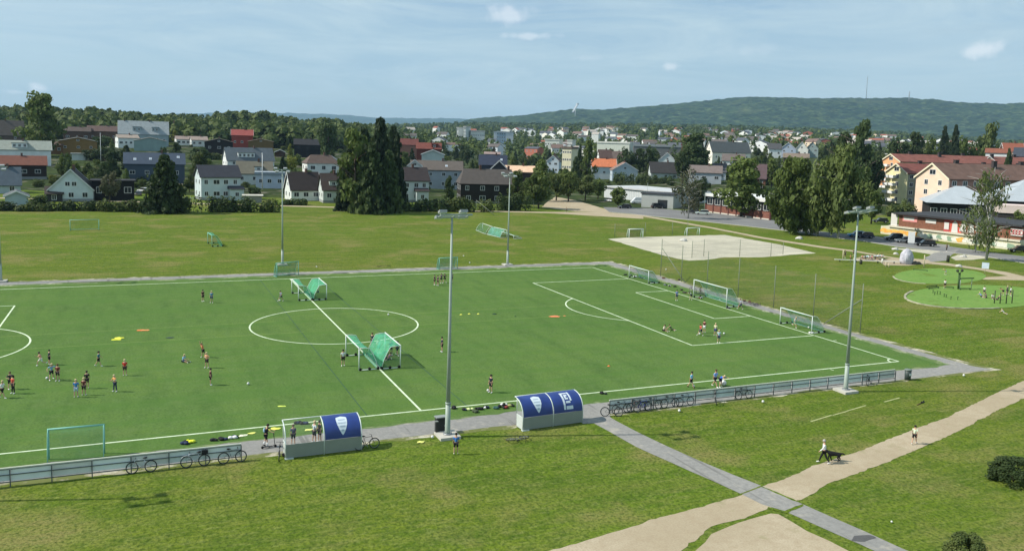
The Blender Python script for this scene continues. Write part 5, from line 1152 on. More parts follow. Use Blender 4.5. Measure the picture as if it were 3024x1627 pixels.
def dugout(x0, y0, x1, y1, label, sheets, crests, emblem):
    a = Vector((x0, y0, 0)); b = Vector((x1, y1, 0)); u = b-a; Lx = u.length; o = empty('dugout', (a+b)/2, math.atan2(u.y, u.x), label, 'dugout', 'blue roofed dugouts')
    for i in range(2):
        xa = -Lx/2+Lx*i/2; mb = MB(); mb.box(xa+.03, xa+Lx/2-.03, -.02, .02, .06, .96); mb.build('back_panel', low_m, o)
    for sx_ in (-Lx/2, 0, Lx/2):
        mb = MB(); mb.tube([(sx_, 0, 0), (sx_, 0, .98)]+[(sx_, p[0], p[1]) for p in PROF], .035, 6); mb.build('frame_arch', alu, o)
    for sx_ in (-Lx/2+.02, Lx/2-.02):
        mb = MB(); mb.box(sx_-.012, sx_+.012, .03, 1.05, .05, .95); mb.build('side_panel', low_m if sx_ > 0 else mat('dugout_side', (.52, .56, .53), .6, var=.06), o)
        mb = MB(); mb.poly([(sx_, .03, .97), (sx_, 1.05, .97), (sx_, 1.05, 2.08)]+[(sx_, p[0]+.03, p[1]-.03) for p in PROF[4::-1]]); mb.build('side_window', clear_m, o)
        mb = MB(); mb.tube([(sx_, 0, .97), (sx_, 1.07, .97), (sx_, 1.07, 0)], .028, 5); mb.tube([(sx_, 1.07, .97), (sx_, 1.07, 2.12)], .028, 5); mb.build('side_frame', alu, o)
    mb = MB(); mb.tube([(-Lx/2, 1.42, 2.17), (Lx/2, 1.42, 2.17)], .035, 6); mb.build('front_beam', alu, o)
    mb = MB(); mb.box(-Lx/2+.1, Lx/2-.1, .15, .55, .40, .46); mb.build('bench', mat('bench_wood', (.35, .24, .12), .7, var=.2), o)
    for i in range(2):
        xa = -Lx/2+Lx*i/2+.05; xb = xa+Lx/2-.10
        if sheets[i]:
            mb = MB(); n = 16
            for k in range(n+1): p = onarc(0, k/n, .01); mb.v += [(xa, p.y, p.z), (xb, p.y, p.z)]
            for k in range(n): mb.f.append((2*k, 2*k+2, 2*k+3, 2*k+1)); mb.m.append(0); mb.sm.append(True)
            sh = mb.build('blue_sheet', blue_d, o)
            xc = (xa+xb)/2+crests[i][1]
            if crests[i][0] == 'crest':
                out = [(-.36, .70), (-.32, .74), (-.12, .78), (0, .80), (.12, .78), (.32, .74), (.36, .70), (.36, .55), (.32, .42), (.22, .28), (.10, .16), (0, .10), (-.10, .16), (-.22, .28), (-.32, .42), (-.36, .55)]
                cr = patch([(xc+p[0], p[1]) for p in out], .022, crest_m, sh, 'crest')
                for (ya, yb, wd) in ((.60, .64, .22), (.48, .50, .26), (.36, .40, .17), (.22, .28, .08)):
                    patch([(xc-wd, ya), (xc+wd, ya), (xc+wd, yb), (xc-wd, yb)], .034, crest_g, cr, 'crest_band')
            elif crests[i][0] == 'logo':
                def r_(xx0, xx1, t0, t1): patch([(xc+xx0, t0), (xc+xx1, t0), (xc+xx1, t1), (xc+xx0, t1)], .022, crest_m, sh, 'logo_stroke')
                # tall outer stroke, looped stroke, hook and bar, as on the sheet
                r_(-.40, -.24, .10, .80); r_(-.24, .18, .73, .80); r_(-.16, -.02, .46, .68); r_(-.02, .12, .60, .68); r_(-.02, .12, .46, .53)
                r_(.22, .36, .40, .82); r_(-.16, .22, .32, .40); r_(-.18, .38, .10, .22)
        else:
            mb = MB(); n = 16
            for k in range(n+1): p = onarc(0, k/n, .01); mb.v += [(xa, p.y, p.z), (xb, p.y, p.z)]
            for k in range(n): mb.f.append((2*k, 2*k+2, 2*k+3, 2*k+1)); mb.m.append(0); mb.sm.append(True)
            cl = bpy.data.materials.get('very_clear') or clear_m.copy(); cl.name = 'very_clear'; cl.node_tree.nodes['Principled BSDF'].inputs['Alpha'].default_value = .05
            mb.build('clear_roof', cl, o)
    mb = MB(); mb.box(-Lx/2-.05, -Lx/2+.5, -.12, .15, 0, .06); mb.build('foot', alu, o)
    return o
dugout(-44.38, -6.72, -39.35, -6.5, 'right dugout with a full blue curved back carrying a crest and a logo', (1, 1), (('crest', .05), ('logo', .05)), 1)
dugout(-61.25, -6.75, -56.25, -6.72, 'left dugout with only its right half covered by a blue crested sheet', (0, 1), (None, ('crest', 0)), 1)
# ------------------------------------------------------------------ goals
def net_mat(name, col, alpha):
    m_ = bpy.data.materials.new(name); m_.use_nodes = True; b = m_.node_tree.nodes['Principled BSDF']; nt = m_.node_tree
    b.inputs['Base Color'].default_value = (*col, 1); b.inputs['Roughness'].default_value = .8
    tc = N(nt, 'ShaderNodeTexCoord'); nz = N(nt, 'ShaderNodeTexNoise'); nz.inputs['Scale'].default_value = 1.1; L(nt, tc.outputs['Object'], nz.inputs['Vector'])
    mr = N(nt, 'ShaderNodeMapRange'); mr.inputs['From Min'].default_value = .3; mr.inputs['From Max'].default_value = .7; mr.inputs['To Min'].default_value = alpha*.75; mr.inputs['To Max'].default_value = min(1, alpha*1.3); L(nt, nz.outputs['Fac'], mr.inputs['Value']); L(nt, mr.outputs[0], b.inputs['Alpha'])
    return m_
net_green = net_mat('net_green', (.08, .46, .27), .50); net_thin = net_mat('net_thin_green', (.10, .38, .30), .46); net_faint = net_mat('net_faint_green', (.07, .28, .20), .16); net_grey = net_mat('net_grey', (.10, .11, .09), .10); net_dark = net_mat('net_dark', (.06, .07, .07), .35)
goal_white = mat('goal_white', (.68, .74, .70), .45, var=.05); wheel_m = mat('rubber_black', (.012, .012, .012), .7); goal_green = mat('goal_green_paint', (.22, .50, .42), .5, var=.1)
def goal(pa, pb, h, depth_top, depth_bot, label, net, side=1, frame=None, wheels=False, group='movable football goals', base=True, name='football_goal', posts=.05, bulge=.0):
    """posts at pa and pb; net falls to the left of the direction pa->pb when side=1"""
    pa = Vector((pa[0], pa[1], 0)); pb = Vector((pb[0], pb[1], 0)); u = pb-pa; w_ = u.length; rz = math.atan2(u.y, u.x); fr = frame or goal_white
    o = empty(name, (pa+pb)/2+Vector((0, 0, .03)), rz, label, 'goal', group); A = w_/2; s = side
    for x in (-A, A): mb = MB(); mb.tube([(x, 0, 0), (x, 0, h)], posts, 8); mb.build('goalpost', fr, o)
    mb = MB(); mb.tube([(-A-posts, 0, h), (A+posts, 0, h)], posts*1.1, 8); mb.build('crossbar', fr, o)
    pr = [(0, h), (depth_top*.6*s, h-.02), (depth_top*s, h-.10), ((depth_top+(depth_bot-depth_top)*.35)*s, h*.72), ((depth_top+(depth_bot-depth_top)*.75)*s, h*.4), (depth_bot*s, .03)]
    for x in (-A, A):
        mb = MB(); mb.tube([(x, p[0], p[1]) for p in pr], posts*.55, 6); mb.build('net_support', fr, o)
    if base:
        for x in (-A, A): mb = MB(); mb.tube([(x, 0, .05), (x, depth_bot*s, .05)], posts*.8, 6); mb.build('side_bar', fr, o)
        mb = MB(); mb.tube([(-A, depth_bot*s, .05), (A, depth_bot*s, .05)], posts*.8, 6); mb.build('ground_bar', fr, o)
    if wheels:
        for x in (-A, A):
            for y in (.12, depth_bot*.55, depth_bot):
                mb = MB(); mb.tube([(x-.06, y*s, .13), (x+.06, y*s, .13)], .13, 10); mb.build('wheel', wheel_m, o)
    mb = MB(); nx = 10; prf = [(p[0]*.98, p[1]*.985) for p in pr]; rows = []
    for i in range(len(prf)-1):
        for k in range(3): f = k/3; rows.append((prf[i][0]+(prf[i+1][0]-prf[i][0])*f, prf[i][1]+(prf[i+1][1]-prf[i][1])*f))
    rows.append(prf[-1]); R = random.Random(int(abs(pa.x*7+pa.y)))
    for (y, z) in rows:
        for i in range(nx+1):
            x = -A+w_*i/nx; sg = math.sin(math.pi*i/nx)*.10*(1 if 0 < z < h else 0); mb.v.append((x*.985, y-sg*s*.6, max(.02, z-sg*.8*R.uniform(.7, 1.2))))
    for r_ in range(len(rows)-1):
        for i in range(nx): k = r_*(nx+1)+i; mb.f.append((k, k+1, k+nx+2, k+nx+1)); mb.m.append(0); mb.sm.append(True)
    mb.build('net', net, o)
    for x in (-A*.984, A*.984):
        mb = MB(); mb.poly([(x, 0, .03)]+[(x, p[0], p[1]) for p in prf]); mb.build('side_net', net_faint, o)
    return o
goal((.42, 35.66), (.42, 28.34), 2.5, .8, 2.1, 'full size white goal at the right goal line', net_thin, side=1, wheels=True, posts=.055)
goal((.46, 52.9), (.46, 47.3), 1.95, .7, 1.9, 'smaller green netted goal beyond the full size goal', net_thin, side=1, wheels=True)
goal((.40, 18.0), (.40, 12.7), 1.98, .7, 1.9, 'smaller green netted goal on the goal line nearest the right corner', net_thin, side=1, wheels=True)
goal((-75.24, -1.95), (-72.05, -2.02), 1.93, .35, .75, 'small square goal with a pale green net beside the left fence', net_faint, side=-1, frame=goal_green, base=False, posts=.055)
goal((-51.92, 17.9), (-51.92, 12.5), 2.08, .95, 1.75, 'nearer halfway goal facing left, back to back with its twin', net_green, side=1, wheels=True)
goal((-48.12, 12.4), (-48.12, 17.8), 2.08, .95, 1.75, 'nearer halfway goal facing right, back to back with its twin', net_green, side=1, wheels=True)
goal((-51.62, 52.0), (-51.62, 46.75), 1.95, .95, 1.7, 'farther halfway goal facing left, back to back with its twin', net_green, side=1, wheels=True)
goal((-48.1, 46.65), (-48.1, 51.9), 1.95, .95, 1.7, 'farther halfway goal facing right, back to back with its twin', net_green, side=1, wheels=True)
goal((-48.3, 66.9), (-51.6, 65.7), 2.1, .4, 1.0, 'small goal on the far asphalt strip behind the halfway goals', net_thin, side=-1, frame=goal_green)
goal((-22.9, 67.6), (-26.1, 67.2), 1.9, .4, 1.0, 'small goal on the far asphalt strip behind the nearest mast', net_thin, side=-1, frame=goal_green)
goal((-77.9, 134), (-83.2, 133.5), 2.2, .6, 1.6, 'wide goal standing on the far grass at upper left', net_faint, side=-1, frame=goal_green)
goal((-58.4, 107.4), (-58.0, 102.6), 2.1, .9, 1.9, 'goal seen side on standing on the grass in the middle', net_green, side=1, frame=goal_green, wheels=True)
_q = lambda x, y: tuple(G(x, y)[:2])
goal(_q(1425, 681), _q(1454, 692), HT(G(1425, 681), 655)*.8, .7, 1.6, 'goal on the far grass left of the far mast, left of three in a row', net_faint, side=-1)
goal(_q(1458, 693), _q(1496, 702), HT(G(1458, 693), 664)*.75, .7, 1.6, 'goal on the far grass left of the far mast, middle of three in a row', net_thin, side=-1)
goal(_q(1481, 694), _q(1517, 706), .7, 1.0, 1.9, 'low goal lying tipped on the far grass behind the far mast', net_green, side=1)
goal((33.8, 102.3), (30.2, 102.3), 1.95, .6, 1.0, 'small white goal with a dark net at the left corner of the sand court', net_dark, side=-1, base=False, posts=.09)
goal((50.6, 104.4), (46.6, 103.7), 1.8, .4, .8, 'small white goal frame at the back of the sand court', net_grey, side=-1, base=False, posts=.08)
# ------------------------------------------------------------------ tall ball catching net on posts
post_m = mat('net_post', (.20, .23, .17), .7, var=.15)
def netfence(pts, h, label, net, braces=(), name='ball_net', extra=()):
    o = empty(name, (pts[0][0], pts[0][1], 0), 0, label, 'net fence', 'tall ball nets'); q = [Vector((p[0]-pts[0][0], p[1]-pts[0][1], 0)) for p in pts]
    for i, p in enumerate(q): mb = MB(); hh = h[i] if isinstance(h, list) else h; mb.tube([p, p+Vector((0, 0, hh))], .055, 6); mb.build('post', post_m, o)
    for (i, dx, dy, hz) in braces: mb = MB(); mb.tube([q[i]+Vector((0, 0, hz)), q[i]+Vector((dx, dy, 0))], .06, 6); mb.build('brace', post_m, o)
    mb = MB(); n = 6
    for i in range(len(q)-1):
        ha = h[i] if isinstance(h, list) else h; hb = h[i+1] if isinstance(h, list) else h; b = len(mb.v)
        for k in range(n+1):
            f = k/n; p = q[i].lerp(q[i+1], f); sag = math.sin(math.pi*f)*.25; mb.v += [(p.x, p.y, .1), (p.x, p.y, (ha+(hb-ha)*f)-sag)]
        for k in range(n): mb.f.append((b+2*k, b+2*k+2, b+2*k+3, b+2*k+1)); mb.m.append(0); mb.sm.append(False)
    mb.build('net', net, o); return o
netfence([(6.5, 53.2), (6.6, 47.6), (6.7, 41.2), (6.7, 34.0), (6.7, 26.6), (6.6, 19.2), (6.2, 11.2)], [6, 5.7, 5.6, 5.6, 5.6, 5.7, 5.8], 'tall thin net on grey posts behind the right goals', net_grey, [(0, .4, -6.2, 4.6), (6, -.2, 5.5, 4.0)])
a1 = G(2048, 760); a2 = G(2090, 745); sp = [G(2043, 762), G(2078, 757), G(2184, 758), G(2276, 757), G(2312, 752)]
netfence([(p.x, p.y) for p in sp], [3.2, 3.3, 3.3, 2.6, 2.4], 'lower net on posts along the near side of the sand court', net_grey)
sp = [G(1815, 700), G(1905, 696), G(1985, 695), G(2030, 690)]
netfence([(p.x, p.y) for p in sp], 3.0, 'thin net fence on posts behind the sand court goals', net_grey)
sp = [G(1406, 628), G(1440, 624), G(1471, 623), G(1575, 618), G(1588, 612)]
netfence([(p.x, p.y) for p in sp], [3.6, 3.2, 3.4, 3.0, 3.0], 'net on leaning posts in front of the dark brown timber house', net_grey, [(0, 2.2, -9, 3.5)])
def pole(px, pyb, pyt, r0, label, name='flagpole', m_=None, cat='flagpole'):
    b = M(px, pyb); h = HT(b, pyt); o = empty(name, b, 0, label, cat); mb = MB(); mb.tube([(0, 0, -.5), (0, 0, h)], [r0, r0*.6], 8); mb.build('pole', m_ or trim_m, o); mb = MB(); mb.sphere((0, 0, h+.08), r0*1.3); mb.build('finial', m_ or trim_m, o); return o
pole(298, 484, 395, .14, 'thin pale flagpole beside the yellow green bush'); pole(775, 562, 455, .20, 'tall white flagpole in front of the mossy brown roof')
pole(1910, 608, 542, .09, 'lamp pole in front of the white warehouse', 'lamp_post', mast_m, 'lamp post')
pole(2080, 622, 572, .10, 'pole beside the red brick wall', 'lamp_post', mast_m, 'lamp post')
mb = MB(); o = empty('utility_box', M(34, 622), 0, 'small white utility box on the far grass at left', 'utility box'); mb.box(-1.2, 1.2, -.5, .5, 0, 1.3); mb.build('body', mat('box_white', (.55, .57, .55), .7), o); mb = MB(); mb.box(-1.3, 1.3, -.6, .6, 1.302, 1.45); mb.build('lid', trim_m, o)
# ------------------------------------------------------------------ people
def skin_mesh(verts, edges, radii, sub=1):
    me = bpy.data.meshes.new('sk'); me.from_pydata([tuple(v) for v in verts], edges, []); ob = bpy.data.objects.new('sk', me); C.objects.link(ob)
    mo = ob.modifiers.new('s', 'SKIN'); mo.use_smooth_shade = True; mo.branch_smoothing = .4
    for i, r in enumerate(radii):
        me.skin_vertices[0].data[i].radius = (r if isinstance(r, tuple) else (r, r)); me.skin_vertices[0].data[i].use_root = (i == 0)
    sb = ob.modifiers.new('u', 'SUBSURF'); sb.levels = sub; sb.render_levels = sub
    dg = bpy.context.evaluated_depsgraph_get(); dg.update(); out = bpy.data.meshes.new_from_object(ob.evaluated_get(dg))
    bpy.data.objects.remove(ob); bpy.data.meshes.remove(me); return out
def rotx(v, a): return Vector((v.x, v.y*math.cos(a)-v.z*math.sin(a), v.y*math.sin(a)+v.z*math.cos(a)))
POSES = {   # legs: (thigh forward, knee bend, spread) l, r ; arms: (forward, elbow, abduct) l, r ; lean forward ; head nod ; pelvis height override
 'stand': ([(2, 2, 4), (-2, 2, 4)], [(5, 12, 9), (3, 14, 9)], 0, 4, None),
 'walk': ([(24, 6, 2), (-20, 16, 2)], [(-22, 18, 8), (24, 24, 8)], 3, 5, None),
 'run': ([(48, 50, 3), (-30, 62, 3)], [(-45, 80, 10), (45, 85, 10)], 14, 0, None),
 'kick': ([(40, 20, 4), (-14, 20, 4)], [(-30, 30, 30), (25, 30, 35)], 8, 12, None),
 'hips': ([(3, 2, 7), (-2, 3, 7)], [(-8, 95, 38), (-8, 95, 38)], 2, 4, None),
 'hold': ([(3, 2, 6), (-3, 3, 6)], [(38, 62, 6), (38, 62, 6)], 4, 16, None),
 'reach': ([(6, 4, 7), (-12, 6, 7)], [(150, 10, 14), (145, 12, 14)], 16, -8, None),
 'apart': ([(20, 10, 14), (-14, 10, 14)], [(15, 25, 60), (10, 20, 65)], 12, 14, None),
 'sit': ([(88, 48, 10), (92, 35, 12)], [(35, 40, 14), (30, 40, 12)], 14, 14, .10),
 'bench': ([(86, 84, 6), (84, 80, 6)], [(40, 50, 6), (42, 55, 6)], 8, 12, None),
 'back': ([(70, 70, 10), (60, 40, 8)], [(-50, 10, 16), (-48, 10, 16)], -34, -8, .09),
 'bend': ([(20, 22, 6), (6, 14, 6)], [(55, 10, 8), (62, 15, 8)], 62, 12, None),
 'push': ([(16, 10, 4), (-8, 14, 4)], [(52, 20, 8), (52, 20, 8)], 10, 12, None),
}
def fk(pose):
    legs, arms, lean, nod, ph = POSES[pose]; R_ = math.radians
    J = {}; pel = Vector((0, 0, .52)); J['pelvis'] = pel; le = R_(lean)
    f = lambda x, y, z: pel+rotx(Vector((x, y, z)), le)             # forward is -Y
    J['belly'] = f(0, 0, .09); J['chest'] = f(0, 0, .20); J['collar'] = f(0, .005, .285); J['neck'] = f(0, 0, .325)
    nd = R_(nod)+le*.6; J['head'] = J['neck']+rotx(Vector((0, -.012, .065)), nd); J['crown'] = J['neck']+rotx(Vector((0, -.005, .115)), nd)
    for i, s in ((0, -1), (1, 1)):
        a, k, sp = legs[i]; a, k, sp = R_(a), R_(k), R_(sp); h = pel+Vector((s*.052, 0, -.02)); J['hip%d' % i] = h
        d = Vector((s*math.sin(sp), -math.sin(a), -math.cos(a))).normalized(); kn = h+d*.245; J['knee%d' % i] = kn
        a2 = a-k; d2 = Vector((s*math.sin(sp)*.6, -math.sin(a2), -math.cos(a2))).normalized(); an = kn+d2*.225; J['ankle%d' % i] = an
        ft = Vector((s*.15, -math.cos(a2*.5), math.sin(a2*.5)*.6-.12)).normalized() if pose not in ('sit', 'back') else Vector((0, -.5, .8)); J['toe%d' % i] = an+ft*.085+Vector((0, 0, -.012))
        a, k, ab = arms[i]; a, k, ab = R_(a)+le*.4, R_(k), R_(ab); sh = f(s*.098, 0, .262); J['shoulder%d' % i] = sh
        d = Vector((s*math.sin(ab), -math.sin(a)*math.cos(ab), -math.cos(a)*math.cos(ab))); el = sh+d*.165; J['elbow%d' % i] = el
        a2 = a+k; inw = -.55 if pose in ('hips', 'hold') else .25*math.sin(ab); d2 = Vector((s*inw, -math.sin(a2), -math.cos(a2))).normalized(); wr = el+d2*.135; J['wrist%d' % i] = wr; J['hand%d' % i] = wr+d2*.045; J['hd%d' % i] = d2
    low = min(J['toe%d' % i].z for i in (0, 1)); low = min(low, *(J['ankle%d' % i].z-.018 for i in (0, 1)))
    if ph is not None: dz = ph-pel.z; low2 = low+dz; dz -= 0
    else: dz = -low+.014
    if ph is not None:
        for k in list(J):
            if k[:2] != 'hd' and isinstance(J[k], Vector): J[k] = J[k]+Vector((0, 0, dz))
        for i in (0, 1):
            for k in ('ankle%d' % i, 'toe%d' % i): J[k].z = max(J[k].z, .02)
            J['knee%d' % i].z = max(J['knee%d' % i].z, .05)
        return J
    for k in list(J):
        if k[:2] != 'hd': J[k] = J[k]+Vector((0, 0, dz))
    return J
def chain(J, names, radii, edges): return skin_mesh([J[n] for n in names], edges, radii)
PCACHE = {}
def person_meshes(pose, hair, long_sl, long_pants, fat=1.0):
    key = (pose, hair, long_sl, long_pants, fat)
    if key in PCACHE: return PCACHE[key]
    J = fk(pose); P_ = dict(J)
    names = ['pelvis', 'belly', 'chest', 'collar', 'neck', 'head', 'crown']; rad = [.066, .060, .070, .050, .026, .056, .044]; ed = [(i, i+1) for i in range(6)]
    rad = [r*fat for r in rad[:4]]+rad[4:]
    for i in (0, 1):
        b = len(names); names += ['hip%d' % i, 'knee%d' % i, 'ankle%d' % i, 'toe%d' % i]; rad += [.046, .031, .020, .017]; ed += [(0, b), (b, b+1), (b+1, b+2), (b+2, b+3)]
        b = len(names); names += ['shoulder%d' % i, 'elbow%d' % i, 'wrist%d' % i, 'hand%d' % i]; rad += [.029, .021, .015, (.019, .012)]; ed += [(3, b), (b, b+1), (b+1, b+2), (b+2, b+3)]
    body = skin_mesh([P_[n] for n in names], ed, rad)
    mb = MB()
    me_v = [v.co.copy() for v in body.vertices]; me_f = [tuple(p.vertices) for p in body.polygons]; mb.add(me_v, me_f, 0, True)
    for i, s in ((0, -1), (1, 1)):                # five fingers each, rooted in the palm
        d = J['hd%d' % i]; h = J['hand%d' % i]; sd = d.cross(Vector((0, 1, .2))).normalized(); nn = sd.cross(d).normalized()
        for k, ln in enumerate((.030, .036, .038, .033)):
            o_ = h+sd*(k-1.5)*.0085-d*.006; mb.tube([o_, o_+d*ln*.55, o_+d*ln*.9+nn*ln*.35*s], [.0048, .0042, .0032], 5)
        o_ = h-d*.03+sd*.014*(-s); mb.tube([o_, o_+(d*.6-sd*.8*s)*.022, o_+(d*.9-sd*.6*s)*.036], [.006, .005, .0038], 5)
    hd = J['head']; up = (J['crown']-J['neck']).normalized(); fwd_ = rotx(Vector((0, -1, 0)), math.radians(POSES[pose][2]*.6+POSES[pose][3]))
    for s in (-1, 1):
        mb.sphere(hd+fwd_*.050+up*.004+Vector((s*.019, 0, 0)), .0075, 1, 6, 4); mb.sphere(hd+Vector((s*.053, 0, 0)), .012, 0, 6, 4, sx=.5)
    mb.tube([hd+fwd_*.052+up*.008, hd+fwd_*.066-up*.012, hd+fwd_*.054-up*.014], [.005, .008, .006], 5); mb.box(*[c for pr in zip((hd+fwd_*.050-up*.031-Vector((.015, .003, .003))), (hd+fwd_*.050-up*.031+Vector((.015, .003, .003)))) for c in pr], 2)
    bm_ = mb
    # shirt
    A = .75 if not long_sl else 1.0
    v = [J['belly']-(J['chest']-J['belly'])*.55, J['belly'], J['chest'], J['collar']]; r = [.074*fat, .071*fat, .083*fat, .060*fat]; e = [(0, 1), (1, 2), (2, 3)]
    for i in (0, 1):
        b = len(v); v.append(J['shoulder%d' % i]); r.append(.041); e.append((3, b)); v.append(J['shoulder%d' % i].lerp(J['elbow%d' % i], A)); r.append(.034 if not long_sl else .029); e.append((b, b+1))
        if long_sl: v.append(J['wrist%d' % i]); r.append(.024); e.append((b+1, b+2))
    shirt = skin_mesh(v, e, r)
    v = [J['pelvis']+Vector((0, 0, .018))]; r = [.078*fat]; e = []
    for i in (0, 1):
        b = len(v); v += [J['hip%d' % i], J['hip%d' % i].lerp(J['knee%d' % i], .8 if not long_pants else 1)]; r += [.057, .046 if not long_pants else .040]; e += [(0, b), (b, b+1)]
        if long_pants: v.append(J['knee%d' % i].lerp(J['ankle%d' % i], .93)); r.append(.030); e.append((b+1, b+2))
    shorts = skin_mesh(v, e, r)
    hb = MB(); c = hd+up*.022-fwd_*.012
    for k in range(1): hb.sphere(c, .062, 0, 12, 8, sz=.95)
    if hair == 'long':
        hb.tube([c-fwd_*.03, c-fwd_*.055-up*.05, c-fwd_*.05-up*.12], [.045, .042, .02], 8)
    elif hair == 'tail':
        hb.tube([c-fwd_*.05+up*.01, c-fwd_*.085-up*.02, c-fwd_*.075-up*.09], [.018, .02, .008], 7)
    elif hair == 'cap':
        hb.tube([c+fwd_*.03-up*.0, c+fwd_*.085-up*.012], [.045, .03], 8)
    sh = MB()
    SH_ = []
    for i in (0, 1):
        a_, t_ = J['ankle%d' % i], J['toe%d' % i]; s_ = MB(); dd = (t_-a_); s_.tube([a_-dd*.25+Vector((0, 0, .004)), a_+dd*.25, t_-dd*.1, t_+dd*.12], [.022, .026, .024, .012], 8); SH_.append(s_)
    PCACHE[key] = (bm_, shirt, shorts, hb, SH_, J); return PCACHE[key]
SKIN = mat('skin', (.55, .33, .22), .6, var=.08, scale=20); SKIN2 = mat('skin_dark', (.20, .105, .065), .6, var=.08, scale=20); eye_m = mat('eye_dark', (.02, .018, .016), .3); lip_m = mat('lips', (.40, .16, .13), .6)
HC = {'blond': mat('hair_blond', (.62, .50, .28), .7, var=.2, scale=30), 'dark': mat('hair_dark', (.018, .013, .010), .6, var=.2, scale=30), 'brown': mat('hair_brown', (.10, .055, .028), .7, var=.2, scale=30), 'grey': mat('hair_grey', (.42, .40, .37), .7, var=.2, scale=30)}
def cloth(rgb):
    k = 'cloth_%d_%d_%d' % rgb; return MATS.get(k) or mat(k, tuple(min(.85, c*1.35+.006) for c in srgb(*rgb)), .85, var=.2, scale=9, bump=.25)
SH_W = cloth((225, 225, 220)); BM = {}
def person(px, py, h, pose, face, hair, shirt, shorts, label, shoes=(225, 225, 222), style='short', sl=False, lp=False, socks=None, skin=None, dark=False, bag=None, fat=1.0, z=0.03, pos=None):
    p = Vector(pos) if pos is not None else G(px, py); rz = FACE(p)+math.radians(face)
    bm_, smesh, shm, hb, shoesb, J = person_meshes(pose, style, sl, lp, fat)
    o = empty('person', (p.x, p.y, z), rz, label, 'person', None); o.scale = (h, h, h); sk = SKIN2 if dark else SKIN
    key = (pose, style, sl, lp, fat, dark)
    if key not in BM: BM[key] = bm_.mesh('body', [sk, eye_m, lip_m])
    part('body', BM[key], o)
    for nm, me, m_ in (('shirt', smesh, cloth(shirt)), ('trousers' if lp else 'shorts', shm, cloth(shorts))):
        q = bpy.data.objects.new(nm, me); C.objects.link(q); q.parent = o
        if not me.materials: me.materials.append(m_)
        q.material_slots[0].link = 'OBJECT'; q.material_slots[0].material = m_
    hb.build('hair' if style != 'cap' else 'cap', HC[hair] if isinstance(hair, str) else cloth(hair), o)
    for s_ in shoesb: s_.build('shoe', cloth(shoes), o)
    if socks:
        for i in (0, 1):
            mb = MB(); k, a = J['knee%d' % i], J['ankle%d' % i]; mb.tube([k.lerp(a, .25), k.lerp(a, .6), a], [.031, .030, .023], 8); mb.build('sock', cloth(socks), o)
    if bag:
        mb = MB(); c = J['chest']+Vector((0, .095, -.02)); mb.sphere(c, .09, 0, 10, 7, sx=.8, sy=.55, sz=1.15); mb.build('backpack', cloth(bag), o)
    return o
L_, R__, T_, A_ = -90, 90, 0, 180
